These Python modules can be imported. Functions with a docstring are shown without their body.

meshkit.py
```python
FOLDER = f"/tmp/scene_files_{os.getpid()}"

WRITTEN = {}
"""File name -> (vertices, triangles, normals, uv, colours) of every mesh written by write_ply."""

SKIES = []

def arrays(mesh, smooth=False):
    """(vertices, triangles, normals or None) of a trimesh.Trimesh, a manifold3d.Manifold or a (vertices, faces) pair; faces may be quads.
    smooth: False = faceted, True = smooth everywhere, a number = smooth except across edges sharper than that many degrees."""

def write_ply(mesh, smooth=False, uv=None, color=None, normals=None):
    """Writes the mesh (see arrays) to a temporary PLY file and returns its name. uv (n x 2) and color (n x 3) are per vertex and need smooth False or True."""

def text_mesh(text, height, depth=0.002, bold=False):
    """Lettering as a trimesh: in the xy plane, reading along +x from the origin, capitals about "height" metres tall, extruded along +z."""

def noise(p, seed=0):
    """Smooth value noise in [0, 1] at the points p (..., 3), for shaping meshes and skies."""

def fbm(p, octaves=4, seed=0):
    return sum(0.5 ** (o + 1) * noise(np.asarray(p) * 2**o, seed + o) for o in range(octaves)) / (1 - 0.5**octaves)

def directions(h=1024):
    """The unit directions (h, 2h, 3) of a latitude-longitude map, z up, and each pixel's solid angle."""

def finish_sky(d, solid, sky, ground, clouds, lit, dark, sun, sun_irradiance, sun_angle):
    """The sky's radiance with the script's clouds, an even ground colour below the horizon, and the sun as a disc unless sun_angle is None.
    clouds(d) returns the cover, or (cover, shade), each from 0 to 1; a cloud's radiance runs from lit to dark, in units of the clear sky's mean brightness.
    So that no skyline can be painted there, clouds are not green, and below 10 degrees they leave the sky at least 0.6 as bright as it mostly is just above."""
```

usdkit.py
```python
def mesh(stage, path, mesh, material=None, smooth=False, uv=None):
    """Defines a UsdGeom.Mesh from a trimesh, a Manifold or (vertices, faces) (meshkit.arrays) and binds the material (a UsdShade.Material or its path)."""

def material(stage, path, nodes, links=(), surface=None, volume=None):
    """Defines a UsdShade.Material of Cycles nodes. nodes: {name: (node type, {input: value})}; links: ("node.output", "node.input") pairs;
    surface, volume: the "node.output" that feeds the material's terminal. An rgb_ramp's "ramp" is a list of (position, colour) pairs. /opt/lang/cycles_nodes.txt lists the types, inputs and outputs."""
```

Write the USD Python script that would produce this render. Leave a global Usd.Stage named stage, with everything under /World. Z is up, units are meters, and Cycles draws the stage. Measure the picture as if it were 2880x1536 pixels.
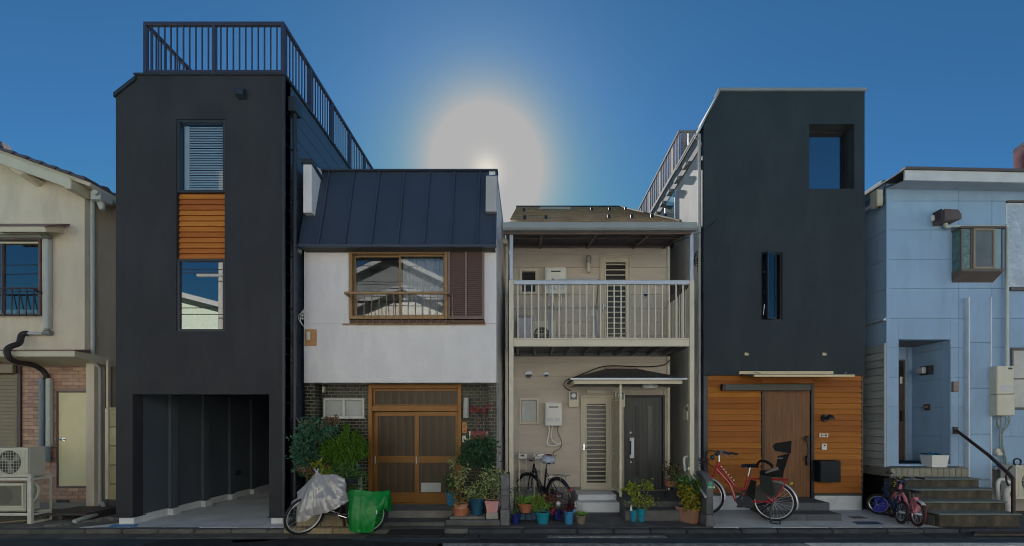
import math, random
import numpy as np, trimesh, usdkit, meshkit
from pxr import Usd, UsdGeom, UsdLux, UsdShade, Gf, Sdf
from shapely.geometry import Polygon
from trimesh.creation import extrude_polygon

stage = Usd.Stage.CreateInMemory()
UsdGeom.SetStageUpAxis(stage, 'Z')
UsdGeom.SetStageMetersPerUnit(stage, 1.0)
UsdGeom.Xform.Define(stage, '/World')
stage.SetDefaultPrim(stage.GetPrimAtPath('/World'))
UsdGeom.Scope.Define(stage, '/World/Looks')

# ------------------------------------------------------------ camera, sky, sun, exposure
FOC, CX, CY, H = 1200.0, 1487.0, 1190.0, 1.75      # lens in photo pixels, vanishing point, eye height
EXPOSURE = 1.0
SKY_STRENGTH, SUN_INTENSITY = 0.05, 1.25
SUN_X, SUN_Z = -0.098, 0.592                        # direction to the sun per metre of +y
cam = UsdGeom.Camera.Define(stage, '/World/camera')
cam.CreateHorizontalApertureAttr(36.0)
cam.CreateVerticalApertureAttr(36.0 * 1536 / 2880)
cam.CreateFocalLengthAttr(36.0 * FOC / 2880)
cam.CreateHorizontalApertureOffsetAttr((1440 - CX) / 2880 * 36.0)
cam.CreateVerticalApertureOffsetAttr((CY - 768) / 2880 * 36.0)
cam.CreateClippingRangeAttr(Gf.Vec2f(0.05, 5000))
cam.CreateExposureAttr(EXPOSURE)
cam.AddTranslateOp().Set(Gf.Vec3d(0, 0, H))
cam.AddRotateXYZOp().Set(Gf.Vec3f(90, 0, 0))

sd = np.array([SUN_X, 1.0, SUN_Z]); sd /= np.linalg.norm(sd)
SUN_EL, SUN_ROT = float(math.asin(sd[2])), float(math.atan2(sd[0], sd[1]))
CAP = 0.445 / (2 ** EXPOSURE * SKY_STRENGTH)           # the camera's sensor is full from here on: the sun's glare keeps one even tone
sky_mat = usdkit.material(stage, '/World/Looks/sky', {
    'sky': ('sky_texture', {'sky_type': 'single_scattering', 'sun_disc': False, 'sun_elevation': SUN_EL, 'sun_rotation': SUN_ROT,
                            'altitude': 0.0, 'air_density': 0.7, 'aerosol_density': 0.1, 'ozone_density': 8.0}),
    'tint': ('mix_color', {'blend_type': 'multiply', 'fac': 1.0, 'b': (.62, 1.06, 1.0)}),
    'tc': ('texture_coordinate', {}), 'dot': ('vector_math', {'math_type': 'dot_product', 'vector2': tuple(map(float, sd))}),
    'away': ('math', {'math_type': 'subtract', 'value1': 1.0}), 'core_e': ('math', {'math_type': 'multiply', 'value2': -1 / .0042}), 'core': ('math', {'math_type': 'exponent'}),
    'halo_e': ('math', {'math_type': 'multiply', 'value2': -1 / .018}), 'halo': ('math', {'math_type': 'exponent'}),
    'core_k': ('math', {'math_type': 'multiply', 'value2': 4.2, 'use_clamp': True}),
    'halo_c': ('mix_color', {'blend_type': 'mix', 'a': (0, 0, 0), 'b': (CAP * .24, CAP * .22, CAP * .18)}),
    'add1': ('mix_color', {'blend_type': 'add', 'fac': 1.0}), 'add2': ('mix_color', {'blend_type': 'mix', 'b': (CAP, CAP, CAP)}),
    'cap': ('mix_color', {'blend_type': 'darken', 'fac': 1.0, 'b': (CAP, CAP, CAP)}),
    'sun_e': ('math', {'math_type': 'multiply', 'value2': -1 / .00035}), 'sun_x': ('math', {'math_type': 'exponent'}), 'sun_c': ('mix_color', {'blend_type': 'mix', 'b': (CAP * 1.7, CAP * 1.62, CAP * 1.45), 'use_clamp': False}),
    'bg': ('background_shader', {'strength': SKY_STRENGTH})},
    [('sky.color', 'tint.a'), ('tc.generated', 'dot.vector1'), ('dot.value', 'away.value2'), ('away.value', 'core_e.value1'), ('core_e.value', 'core.value1'), ('away.value', 'halo_e.value1'), ('halo_e.value', 'halo.value1'),
     ('core.value', 'core_k.value1'), ('core_k.value', 'add2.fac'), ('halo.value', 'halo_c.fac'), ('tint.result', 'add1.a'), ('halo_c.result', 'add1.b'), ('add1.result', 'add2.a'), ('add2.result', 'cap.a'), ('away.value', 'sun_e.value1'), ('sun_e.value', 'sun_x.value1'), ('sun_x.value', 'sun_c.fac'), ('cap.result', 'sun_c.a'), ('sun_c.result', 'bg.color')], surface='bg.background')
dome = UsdLux.DomeLight.Define(stage, '/World/sky')
UsdShade.MaterialBindingAPI.Apply(dome.GetPrim()).Bind(sky_mat)
dome.GetPrim().SetCustomDataByKey('kind', 'structure')
sun = UsdLux.DistantLight.Define(stage, '/World/sun')
sun.CreateIntensityAttr(SUN_INTENSITY); sun.CreateAngleAttr(0.53); sun.CreateNormalizeAttr(True)
sun.CreateColorAttr(Gf.Vec3f(1.0, 0.95, 0.88))
zx = sd; xx = np.cross([0, 0, 1], zx); xx /= np.linalg.norm(xx); yx = np.cross(zx, xx)
sun.AddTransformOp().Set(Gf.Matrix4d(*xx, 0, *yx, 0, *zx, 0, 0, 0, 0, 1))

# ------------------------------------------------------------ measuring: photo pixel + depth -> metres
def X(px, Y): return (px - CX) / FOC * Y
def Z(py, Y): return H - (py - CY) / FOC * Y
def R(px0, py0, px1, py1, Y): return X(px0, Y), X(px1, Y), Z(py1, Y), Z(py0, Y)

# ------------------------------------------------------------ mesh building
class MB:
    def __init__(s): s.v, s.f, s.n = [], [], 0
    def add(s, v, f):
        v = np.asarray(v, float).reshape(-1, 3); f = np.asarray(f, int)
        if f.shape[1] == 4: f = np.vstack([f[:, [0, 1, 2]], f[:, [0, 2, 3]]])
        s.v.append(v); s.f.append(f + s.n); s.n += len(v); return s
    def box(s, x0, x1, y0, y1, z0, z1, b=0.0):
        x0, x1 = min(x0, x1), max(x0, x1); y0, y1 = min(y0, y1), max(y0, y1); z0, z1 = min(z0, z1), max(z0, z1)
        if b <= 0:
            v = [(x, y, z) for x in (x0, x1) for y in (y0, y1) for z in (z0, z1)]
            return s.add(v, [(0, 1, 3, 2), (4, 6, 7, 5), (0, 4, 5, 1), (2, 3, 7, 6), (0, 2, 6, 4), (1, 5, 7, 3)])
        b = min(b, (x1 - x0) * .45, (y1 - y0) * .45, (z1 - z0) * .45)
        pts = [(x0 + b * i if sx < 0 else x1 - b * i, y0 + b * j if sy < 0 else y1 - b * j, z0 + b * k if sz < 0 else z1 - b * k)
               for sx in (-1, 1) for sy in (-1, 1) for sz in (-1, 1) for (i, j, k) in ((0, 1, 1), (1, 0, 1), (1, 1, 0))]
        hull = trimesh.convex.convex_hull(np.array(pts))
        return s.add(hull.vertices, hull.faces)
    def pb(s, px0, py0, px1, py1, Y, t, b=0.0):
        x0, x1, z0, z1 = R(px0, py0, px1, py1, Y); return s.box(x0, x1, Y, Y + t, z0, z1, b)
    def wall(s, poly, holes, y0, y1):                   # (x, z) outline with holes, extruded from y0 to y1
        m = extrude_polygon(Polygon(poly, holes), y1 - y0, engine='earcut')
        v = m.vertices; return s.add(np.c_[v[:, 0], y0 + v[:, 2], v[:, 1]], m.faces)
    def side(s, poly, x0, x1, holes=()):                # (y, z) outline extruded from x0 to x1
        m = extrude_polygon(Polygon(poly, holes), x1 - x0, engine='earcut')
        v = m.vertices; return s.add(np.c_[x0 + v[:, 2], v[:, 0], v[:, 1]], m.faces)
    def flat(s, poly, z0, z1, holes=()):                # (x, y) outline extruded from z0 to z1
        m = extrude_polygon(Polygon(poly, holes), z1 - z0, engine='earcut')
        v = m.vertices; return s.add(np.c_[v[:, 0], v[:, 1], z0 + v[:, 2]], m.faces)
    def tube(s, pts, r, n=8, caps=True):
        p = np.asarray(pts, float); r = np.broadcast_to(np.asarray(r, float), (len(p),))
        t = np.gradient(p, axis=0); t /= np.linalg.norm(t, axis=1, keepdims=True) + 1e-12
        ref = np.array([0, 0, 1.0]) if abs(t[0][2]) < .9 else np.array([1.0, 0, 0])
        a = np.cross(t[0], ref); a /= np.linalg.norm(a); A = []
        for k in range(len(p)):
            a = a - t[k] * (a @ t[k]); a /= np.linalg.norm(a) + 1e-12; A.append(a)
        A = np.array(A); B = np.cross(t, A); ang = np.arange(n) * 2 * np.pi / n
        v = p[:, None] + r[:, None, None] * (np.cos(ang)[None, :, None] * A[:, None] + np.sin(ang)[None, :, None] * B[:, None])
        i, j = np.meshgrid(np.arange(len(p) - 1), np.arange(n), indexing='ij')
        q = np.stack([i * n + j, i * n + (j + 1) % n, (i + 1) * n + (j + 1) % n, (i + 1) * n + j], -1).reshape(-1, 4)
        f = np.vstack([q[:, [0, 1, 2]], q[:, [0, 2, 3]]]); v = v.reshape(-1, 3)
        if caps:
            c0, c1 = len(v), len(v) + 1; v = np.vstack([v, p[0], p[-1]]); k = np.arange(n); e = (len(p) - 1) * n
            f = np.vstack([f, np.c_[np.full(n, c0), (k + 1) % n, k], np.c_[np.full(n, c1), e + k, e + (k + 1) % n]])
        return s.add(v, f)
    def lathe(s, prof, c, n=20, sq=1.0, rot=0.0):       # profile [(radius, height)], about a vertical axis through c
        prof = np.asarray(prof, float); a = np.arange(n) * 2 * np.pi / n + rot
        v = np.stack([np.outer(prof[:, 0], np.cos(a)) + c[0], np.outer(prof[:, 0], np.sin(a)) * sq + c[1], np.repeat(prof[:, 1:2], n, 1) + c[2]], -1).reshape(-1, 3)
        i, j = np.meshgrid(np.arange(len(prof) - 1), np.arange(n), indexing='ij')
        return s.add(v, np.stack([i * n + j, i * n + (j + 1) % n, (i + 1) * n + (j + 1) % n, (i + 1) * n + j], -1).reshape(-1, 4))
    def disc(s, c, axis, r, t, n=24):                   # cylinder of length t from c along axis
        c = np.asarray(c, float); ax = np.asarray(axis, float); return s.tube([c, c + ax * t], r, n)
    def ring(s, c, axis, R_, r, n=36, m=8, flat=1.0):
        c = np.asarray(c, float); ax = np.asarray(axis, float); ax /= np.linalg.norm(ax)
        a = np.cross(ax, [0, 0, 1.0] if abs(ax[2]) < .9 else [1.0, 0, 0]); a /= np.linalg.norm(a); b = np.cross(ax, a)
        th = np.arange(n) * 2 * np.pi / n; ph = np.arange(m) * 2 * np.pi / m
        rad = np.cos(th)[:, None] * a + np.sin(th)[:, None] * b
        v = c + rad[:, None] * (R_ + r * np.cos(ph))[None, :, None] + (r * flat * np.sin(ph))[None, :, None] * ax
        i, j = np.meshgrid(np.arange(n), np.arange(m), indexing='ij')
        return s.add(v.reshape(-1, 3), np.stack([i * m + j, ((i + 1) % n) * m + j, ((i + 1) % n) * m + (j + 1) % m, i * m + (j + 1) % m], -1).reshape(-1, 4))
    def ball(s, c, r, sub=2):
        m = trimesh.creation.icosphere(sub); return s.add(m.vertices * np.asarray(r) + np.asarray(c), m.faces)
    def hull(s, pts):
        h = trimesh.convex.convex_hull(np.asarray(pts, float)); return s.add(h.vertices, h.faces)
    def grid(s, P):                                     # P (n, m, 3)
        n, m = P.shape[:2]; i, j = np.meshgrid(np.arange(n - 1), np.arange(m - 1), indexing='ij')
        return s.add(P.reshape(-1, 3), np.stack([i * m + j, (i + 1) * m + j, (i + 1) * m + j + 1, i * m + j + 1], -1).reshape(-1, 4))
    def text(s, txt, h, x, z, Y, bold=False):           # lettering facing -y
        m = meshkit.text_mesh(txt, h, 0.002, bold); v = m.vertices
        return s.add(np.c_[x + v[:, 0], Y - v[:, 2], z + v[:, 1]], m.faces)
    def arrays(s): return np.vstack(s.v), np.vstack(s.f)
def smoothpath(pts, n=24):
    from scipy.interpolate import CubicSpline
    p = np.asarray(pts, float); d = np.r_[0, np.cumsum(np.linalg.norm(np.diff(p, axis=0), axis=1))]
    return CubicSpline(d, p)(np.linspace(0, d[-1], n))

used = {}
def numbered(parent, name):
    k = used.get((parent, name), 0); used[(parent, name)] = k + 1
    return f'{parent}/{name}' if k == 0 else f'{parent}/{name}_{k:03d}'
class Node:
    def __init__(s, path, loc): s.path, s.loc = path, np.asarray(loc, float)
def tagp(prim, **kw):
    for k, v in kw.items():
        if v: prim.SetCustomDataByKey({'cat': 'category'}.get(k, k), v)
def thing(name, label, cat, loc, group=None, kind=None):
    path = numbered('/World', name); x = UsdGeom.Xform.Define(stage, path)
    x.AddTranslateOp().Set(Gf.Vec3d(*map(float, loc))); tagp(x.GetPrim(), label=label, cat=cat, group=group, kind=kind)
    return Node(path, loc)
def part(parent, name, mb, mat, smooth=False, label=None, kind=None):
    path = numbered(parent.path, name); v, f = mb.arrays()
    m = usdkit.mesh(stage, path, (v - parent.loc, f), mat, smooth)
    tagp(m.GetPrim(), label=label, kind=kind); return Node(path, parent.loc)
def single(name, mb, mat, label, cat, smooth=False, group=None):
    path = numbered('/World', name); m = usdkit.mesh(stage, path, mb.arrays(), mat, smooth)
    tagp(m.GetPrim(), label=label, cat=cat, group=group); return Node(path, (0, 0, 0))
def struct(name, mb, mat, smooth=False, kind='structure'):
    path = numbered('/World', name); m = usdkit.mesh(stage, path, mb.arrays(), mat, smooth)
    tagp(m.GetPrim(), kind=kind); return Node(path, (0, 0, 0))

# ------------------------------------------------------------ materials
MATS = {}
def mat(name, col, rough=.6, var=.12, vs=3.0, bump=.2, bs=80.0, bd=.004, spec=.4, metal=0.0, jit=0.0, coat=0.0, stain=0.0, stretch=None, hue=0.0, sheen=0.0, st_scale=(1.2, 1.2, .35), st_col=None):
    if name in MATS: return MATS[name]
    c = np.array(col, float)
    N = {'geo': ('geometry', {}), 'map': ('mapping', {'scale': stretch or (1, 1, 1)}), 'n1': ('noise_texture', {'scale': vs, 'detail': 5.0, 'roughness': .6}),
         'r1': ('rgb_ramp', {'ramp': [(.25, tuple(c * (1 - var))), (.5, tuple(c)), (.75, tuple(np.minimum(c * (1 + var), .95)))]}),
         'n2': ('noise_texture', {'scale': bs, 'detail': 3.0}), 'bump': ('bump', {'strength': bump, 'distance': bd}),
         'p': ('principled_bsdf', {'roughness': rough, 'specular_ior_level': spec, 'metallic': metal, 'coat_weight': coat, 'coat_roughness': .15, 'sheen_weight': sheen})}
    L = [('geo.position', 'map.vector'), ('map.vector', 'n1.vector'), ('n1.fac', 'r1.fac'), ('map.vector', 'n2.vector'), ('n2.fac', 'bump.height'), ('bump.normal', 'p.normal')]
    out = 'r1.color'
    if stain > 0:
        sc = st_col if st_col is not None else c * (1 - stain)
        N['sm'] = ('mapping', {'scale': st_scale}); N['sn'] = ('noise_texture', {'scale': 2.2, 'detail': 6.0, 'roughness': .65})
        N['sr'] = ('map_range', {'from_min': .46, 'from_max': .72, 'to_min': 0.0, 'to_max': 1.0, 'clamp': True})
        N['sx'] = ('mix_color', {'blend_type': 'mix', 'b': tuple(sc)})
        L += [('geo.position', 'sm.vector'), ('sm.vector', 'sn.vector'), ('sn.fac', 'sr.value'), ('sr.result', 'sx.fac'), (out, 'sx.a')]; out = 'sx.result'
    if jit > 0 or hue > 0:
        N['oi'] = ('object_info', {}); N['mr'] = ('map_range', {'from_min': 0.0, 'from_max': 1.0, 'to_min': 1 - jit, 'to_max': 1 + jit})
        N['hs'] = ('hsv', {}); L += [('oi.random', 'mr.value'), ('mr.result', 'hs.value'), (out, 'hs.color')]; out = 'hs.color'
        if hue > 0:
            N['hr'] = ('map_range', {'from_min': 0.0, 'from_max': 1.0, 'to_min': .5 - hue, 'to_max': .5 + hue}); L += [('oi.random', 'hr.value'), ('hr.result', 'hs.hue')]
    L.append((out, 'p.base_color'))
    MATS[name] = usdkit.material(stage, '/World/Looks/' + name, N, L, surface='p.BSDF'); return MATS[name]
def glass(name, f0=.12, tint=(1, 1, 1), trans=(.85, .9, .9)):      # window pane: clear, mirroring more and more towards grazing angles, the same from both sides
    if name in MATS: return MATS[name]
    N = {'lw': ('layer_weight', {'blend': .5}), 'pw': ('math', {'math_type': 'power', 'value2': 5.0}), 'f': ('math', {'math_type': 'multiply_add', 'value2': 1 - f0, 'value3': f0}),
         't': ('transparent_bsdf', {'color': trans}), 'g': ('glossy_bsdf', {'color': tint, 'roughness': 0.0}), 'm': ('mix_closure', {})}
    L = [('lw.facing', 'pw.value1'), ('pw.value', 'f.value1'), ('f.value', 'm.fac'), ('t.BSDF', 'm.closure1'), ('g.BSDF', 'm.closure2')]
    MATS[name] = usdkit.material(stage, '/World/Looks/' + name, N, L, surface='m.closure'); return MATS[name]
def leafmat(name, cols, trans=.35, rough=.45):
    if name in MATS: return MATS[name]
    stops = [(i / max(1, len(cols) - 1), c) for i, c in enumerate(cols)]
    N = {'geo': ('geometry', {}), 'n': ('noise_texture', {'scale': 34.0, 'detail': 1.0}), 'mr': ('map_range', {'from_min': .34, 'from_max': .66, 'to_min': 0.0, 'to_max': 1.0, 'clamp': True}), 'r': ('rgb_ramp', {'ramp': stops}),
         'p': ('principled_bsdf', {'roughness': rough, 'specular_ior_level': .4}), 't': ('translucent_bsdf', {}), 'm': ('mix_closure', {'fac': trans})}
    L = [('geo.position', 'n.vector'), ('n.fac', 'mr.value'), ('mr.result', 'r.fac'), ('r.color', 'p.base_color'), ('r.color', 't.color'), ('p.BSDF', 'm.closure1'), ('t.BSDF', 'm.closure2')]
    MATS[name] = usdkit.material(stage, '/World/Looks/' + name, N, L, surface='m.closure'); return MATS[name]
def film(name, col, thin=.3, trl=.5, rough=.25, gloss=.12):        # thin plastic sheet: partly see-through, partly milky, shiny
    if name in MATS: return MATS[name]
    N = {'geo': ('geometry', {}), 'n': ('noise_texture', {'scale': 22.0, 'detail': 4.0}), 'b': ('bump', {'strength': .35, 'distance': .006}),
         'd': ('diffuse_bsdf', {'color': col}), 't': ('translucent_bsdf', {'color': col}), 'dt': ('mix_closure', {'fac': trl}),
         'c': ('transparent_bsdf', {'color': tuple(np.clip(np.array(col) * 1.6, 0, 1))}), 'm1': ('mix_closure', {'fac': 1 - thin}),
         'g': ('glossy_bsdf', {'color': (.9, .9, .9), 'roughness': rough}), 'm2': ('mix_closure', {'fac': gloss})}
    L = [('geo.position', 'n.vector'), ('n.fac', 'b.height'), ('b.normal', 'g.normal'), ('b.normal', 'd.normal'), ('d.BSDF', 'dt.closure1'), ('t.BSDF', 'dt.closure2'),
         ('c.BSDF', 'm1.closure1'), ('dt.closure', 'm1.closure2'), ('m1.closure', 'm2.closure1'), ('g.BSDF', 'm2.closure2')]
    MATS[name] = usdkit.material(stage, '/World/Looks/' + name, N, L, surface='m2.closure'); return MATS[name]

asphalt = mat('asphalt', (.032, .055, .078), .85, .35, 2.0, .6, 220, .006, stain=.45, st_scale=(.5, 1.6, 1), st_col=(.075, .077, .08))
concrete = mat('concrete', (.66, .68, .69), .85, .12, 1.5, .25, 120, .004, stain=.25, st_scale=(.9, .9, .9))
concrete_old = mat('old_concrete', (.20, .19, .165), .9, .25, 3.5, .4, 90, .006, stain=.5, st_scale=(1.2, 1.2, 1.2))
concrete_dark = mat('damp_concrete', (.10, .10, .098), .8, .3, 2.5, .4, 90, .006, stain=.4, st_scale=(1, 1, 1))
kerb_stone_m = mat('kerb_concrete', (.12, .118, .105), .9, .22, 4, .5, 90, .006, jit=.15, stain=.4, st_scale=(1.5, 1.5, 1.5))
soil = mat('soil', (.06, .045, .03), .95, .4, 14, .8, 90, .01)
white_line_m = mat('road_paint', (.68, .70, .70), .7, .12, 6, .4, 150, .003, stain=.35, st_scale=(3, 3, 3))
worn_line_m = mat('worn_road_paint', (.30, .31, .31), .8, .5, 10, .5, 150, .003, stain=.8, st_scale=(5, 7, 3), st_col=(.06, .06, .065))
charcoal = mat('charcoal_stucco', (.029, .029, .033), .8, .14, 1.2, .5, 160, .005, stain=.2, st_scale=(.9, .9, .3), st_col=(.040, .040, .043))
charcoal_metal = mat('charcoal_metal', (.030, .034, .042), .45, .10, 2.0, .05, 100, .002, spec=.5)
side_panel_m = mat('slate_blue_siding', (.050, .062, .085), .4, .12, 1.0, .06, 60, .002, spec=.5, jit=.06)
garage_m = mat('garage_cladding', (.075, .092, .110), .7, .12, 1.5, .15, 120, .002)
black_metal = mat('black_metal', (.018, .018, .02), .4, .15, 8, .05, 80, .002)
rail_m = mat('rail_metal', (.045, .045, .075), .45, .1, 5, .05, 80, .002)
board_m = mat('cedar_board', (.46, .15, .025), .7, .16, 2.2, .3, 30, .003, jit=.22, hue=.008, stretch=(.8, 14, 22))
board_m2 = mat('ground_floor_cedar_board', (.33, .115, .016), .75, .16, 2.2, .3, 30, .003, jit=.18, hue=.006, stretch=(.8, 14, 22))
door_wood = mat('walnut_door_wood', (.165, .072, .026), .6, .48, 2.0, .15, 20, .002, stretch=(16, 16, .7))
white_stucco = mat('white_stucco', (.73, .71, .715), .9, .06, 1.6, .6, 120, .008, stain=.10, st_scale=(1.6, 1.6, .5))
beige_stucco = mat('beige_stucco', (.68, .59, .46), .9, .09, 1.5, .45, 140, .006, stain=.16)
roof_metal = mat('navy_roof_metal', (.040, .052, .078), .42, .12, 1.2, .05, 60, .002, spec=.5, jit=.05)
bronze = mat('bronze_aluminium', (.28, .175, .085), .38, .10, 4, .05, 80, .002, metal=.25)
bronze_door = mat('brown_door_aluminium', (.24, .11, .026), .40, .12, 4, .08, 80, .002, metal=.2)
shutter_m = mat('mauve_brown_shutter', (.19, .125, .115), .5, .1, 4, .05, 80, .002)
mortar = mat('mortar', (.26, .25, .20), .9, .15, 8, .4, 90, .004)
brick_m = mat('dark_glazed_brick', (.026, .025, .014), .35, .25, 10, .25, 50, .003, spec=.35, jit=.55, hue=.02)
pink_tile_m = mat('salmon_tile', (.43, .255, .185), .5, .12, 6, .2, 90, .003, jit=.22, hue=.01)
pink_mortar = mat('salmon_mortar', (.33, .215, .165), .9, .1, 8, .3, 90, .003)
cream_paint = mat('cream_paint', (.74, .66, .40), .5, .06, 3, .08, 60, .002)
cream_trim = mat('cream_trim', (.60, .55, .42), .55, .07, 3, .1, 60, .002)
olive_block = mat('cream_block', (.42, .38, .22), .85, .15, 5, .5, 90, .005, jit=.1)
pipe_m = mat('grey_pvc_pipe', (.45, .48, .46), .4, .06, 3, .03, 60, .002)
alu = mat('silver_aluminium', (.46, .50, .56), .4, .05, 4, .03, 80, .002, metal=.35)
alu_cream = mat('cream_aluminium', (.58, .53, .42), .45, .05, 4, .03, 80, .002)
white_plastic = mat('white_plastic', (.70, .70, .66), .45, .05, 4, .05, 60, .002)
ivory_plastic = mat('ivory_plastic', (.58, .56, .46), .5, .07, 4, .05, 60, .002)
blue_siding = mat('pale_blue_siding', (.28, .415, .575), .75, .07, 1.6, .25, 120, .004, jit=.035, stain=.14)
grey_board = mat('weathered_grey_board', (.36, .38, .37), .85, .2, 4, .5, 60, .004, jit=.1, stretch=(6, .8, 14))
tan_siding = mat('tan_siding', (.53, .47, .40), .8, .06, 2.0, .3, 60, .003, jit=.03, stretch=(1, 1, 8))
grey_wall_m = mat('grey_render', (.60, .59, .56), .9, .1, 1.5, .35, 120, .004, stain=.2)
slate_m = mat('roof_slate', (.20, .135, .075), .45, .25, 9, .5, 60, .004, jit=.25, spec=.6)
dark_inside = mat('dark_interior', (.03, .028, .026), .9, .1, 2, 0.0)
rubber = mat('black_rubber', (.02, .02, .022), .75, .2, 8, .2, 90, .002)
chrome = mat('chrome', (.65, .66, .68), .2, .03, 4, .02, 60, .001, metal=1.0)
stone_m = mat('grey_stone_block', (.13, .13, .135), .85, .25, 6, .5, 70, .006, jit=.15, stain=.4)
stone_tan = mat('tan_stone_block', (.30, .24, .15), .9, .22, 5, .5, 70, .006, jit=.15, stain=.4)
window_glass = glass('window_glass', .17, trans=(.72, .76, .78))
clear_glass = glass('clear_glass', .05, trans=(.95, .98, .99))
frost = mat('frosted_glass', (.30, .32, .31), .25, .15, 4, .5, 60, .004, spec=.7)
terracotta = mat('terracotta', (.40, .145, .075), .8, .15, 8, .2, 90, .003)
# ------------------------------------------------------------ the setting: ground, road, kerb
ROAD_Z, KERB_Y = -0.06, 7.05
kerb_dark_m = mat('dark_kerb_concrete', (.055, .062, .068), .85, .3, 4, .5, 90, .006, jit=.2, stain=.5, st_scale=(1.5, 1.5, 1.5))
struct('ground', MB().box(-300, 300, -300, 400, -1.2, -0.30), concrete_dark)
struct('road', MB().box(-120, 120, -1.4, 6.70, -0.29, ROAD_Z - .004), asphalt)
struct('far_pavement', MB().box(-120, 120, -40, -1.404, -0.28, 0.0), concrete)
gut = struct('gutter', MB().box(-60, 60, 6.704, 7.0, -0.28, ROAD_Z - .03), concrete_dark)
rng = random.Random(7)
x = -11.0
while x < 11.5:
    w = .60; tilt = rng.uniform(-.006, .006)
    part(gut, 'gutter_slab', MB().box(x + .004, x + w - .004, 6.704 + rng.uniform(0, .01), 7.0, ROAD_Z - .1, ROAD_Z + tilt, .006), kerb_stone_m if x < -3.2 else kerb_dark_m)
    x += w
kerb = struct('kerb', MB().box(-60, 60, 7.055, 7.16, -0.28, -.05), concrete_dark)
x = -11.2
while x < 11.5:
    w = rng.choice([.6, .6, .9]); low = -4.3 < x < -3.6
    zt = -.035 if low else rng.uniform(-.006, .004)
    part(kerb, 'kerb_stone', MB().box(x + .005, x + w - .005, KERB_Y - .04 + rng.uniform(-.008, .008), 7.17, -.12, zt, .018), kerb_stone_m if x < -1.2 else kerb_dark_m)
    x += w
struct('white_line', MB().box(X(2262, 6.44), 40, 6.30, 6.445, ROAD_Z - .02, ROAD_Z + .001), white_line_m)
struct('worn_white_line', MB().box(X(1235, 6.4), X(2258, 6.44), 6.27, 6.42, ROAD_Z - .02, ROAD_Z), worn_line_m)
struct('worn_white_line', MB().box(X(1540, 6.85), X(1870, 6.85), 6.73, 6.84, ROAD_Z - .02, ROAD_Z + .006), worn_line_m)
def road_patch(pts, mt):
    struct('road_patch', MB().flat(pts, ROAD_Z - .02, ROAD_Z), mt)
fresh = mat('fresh_asphalt', (.022, .023, .027), .8, .3, 3, .6, 240, .006)
grey_as = mat('greyed_asphalt', (.085, .085, .085), .85, .3, 4, .6, 220, .006)
road_patch([(X(440, 6.5), 6.55), (X(520, 6.6), 6.69), (X(1010, 6.6), 6.69), (X(960, 6.5), 6.6), (X(1240, 6.3), 6.42), (X(1260, 6.0), 5.6), (X(300, 6), 5.6)], fresh)
road_patch([(X(640, 6.5), 6.58), (X(700, 6.5), 6.64), (X(760, 6.5), 6.63), (X(730, 6.5), 6.52), (X(660, 6.5), 6.46)], grey_as)
road_patch([(X(1290, 6.5), 6.50), (X(1330, 6.5), 6.66), (X(1470, 6.5), 6.66), (X(1600, 6.4), 6.47), (X(1500, 6.4), 6.44)], fresh)
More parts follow.
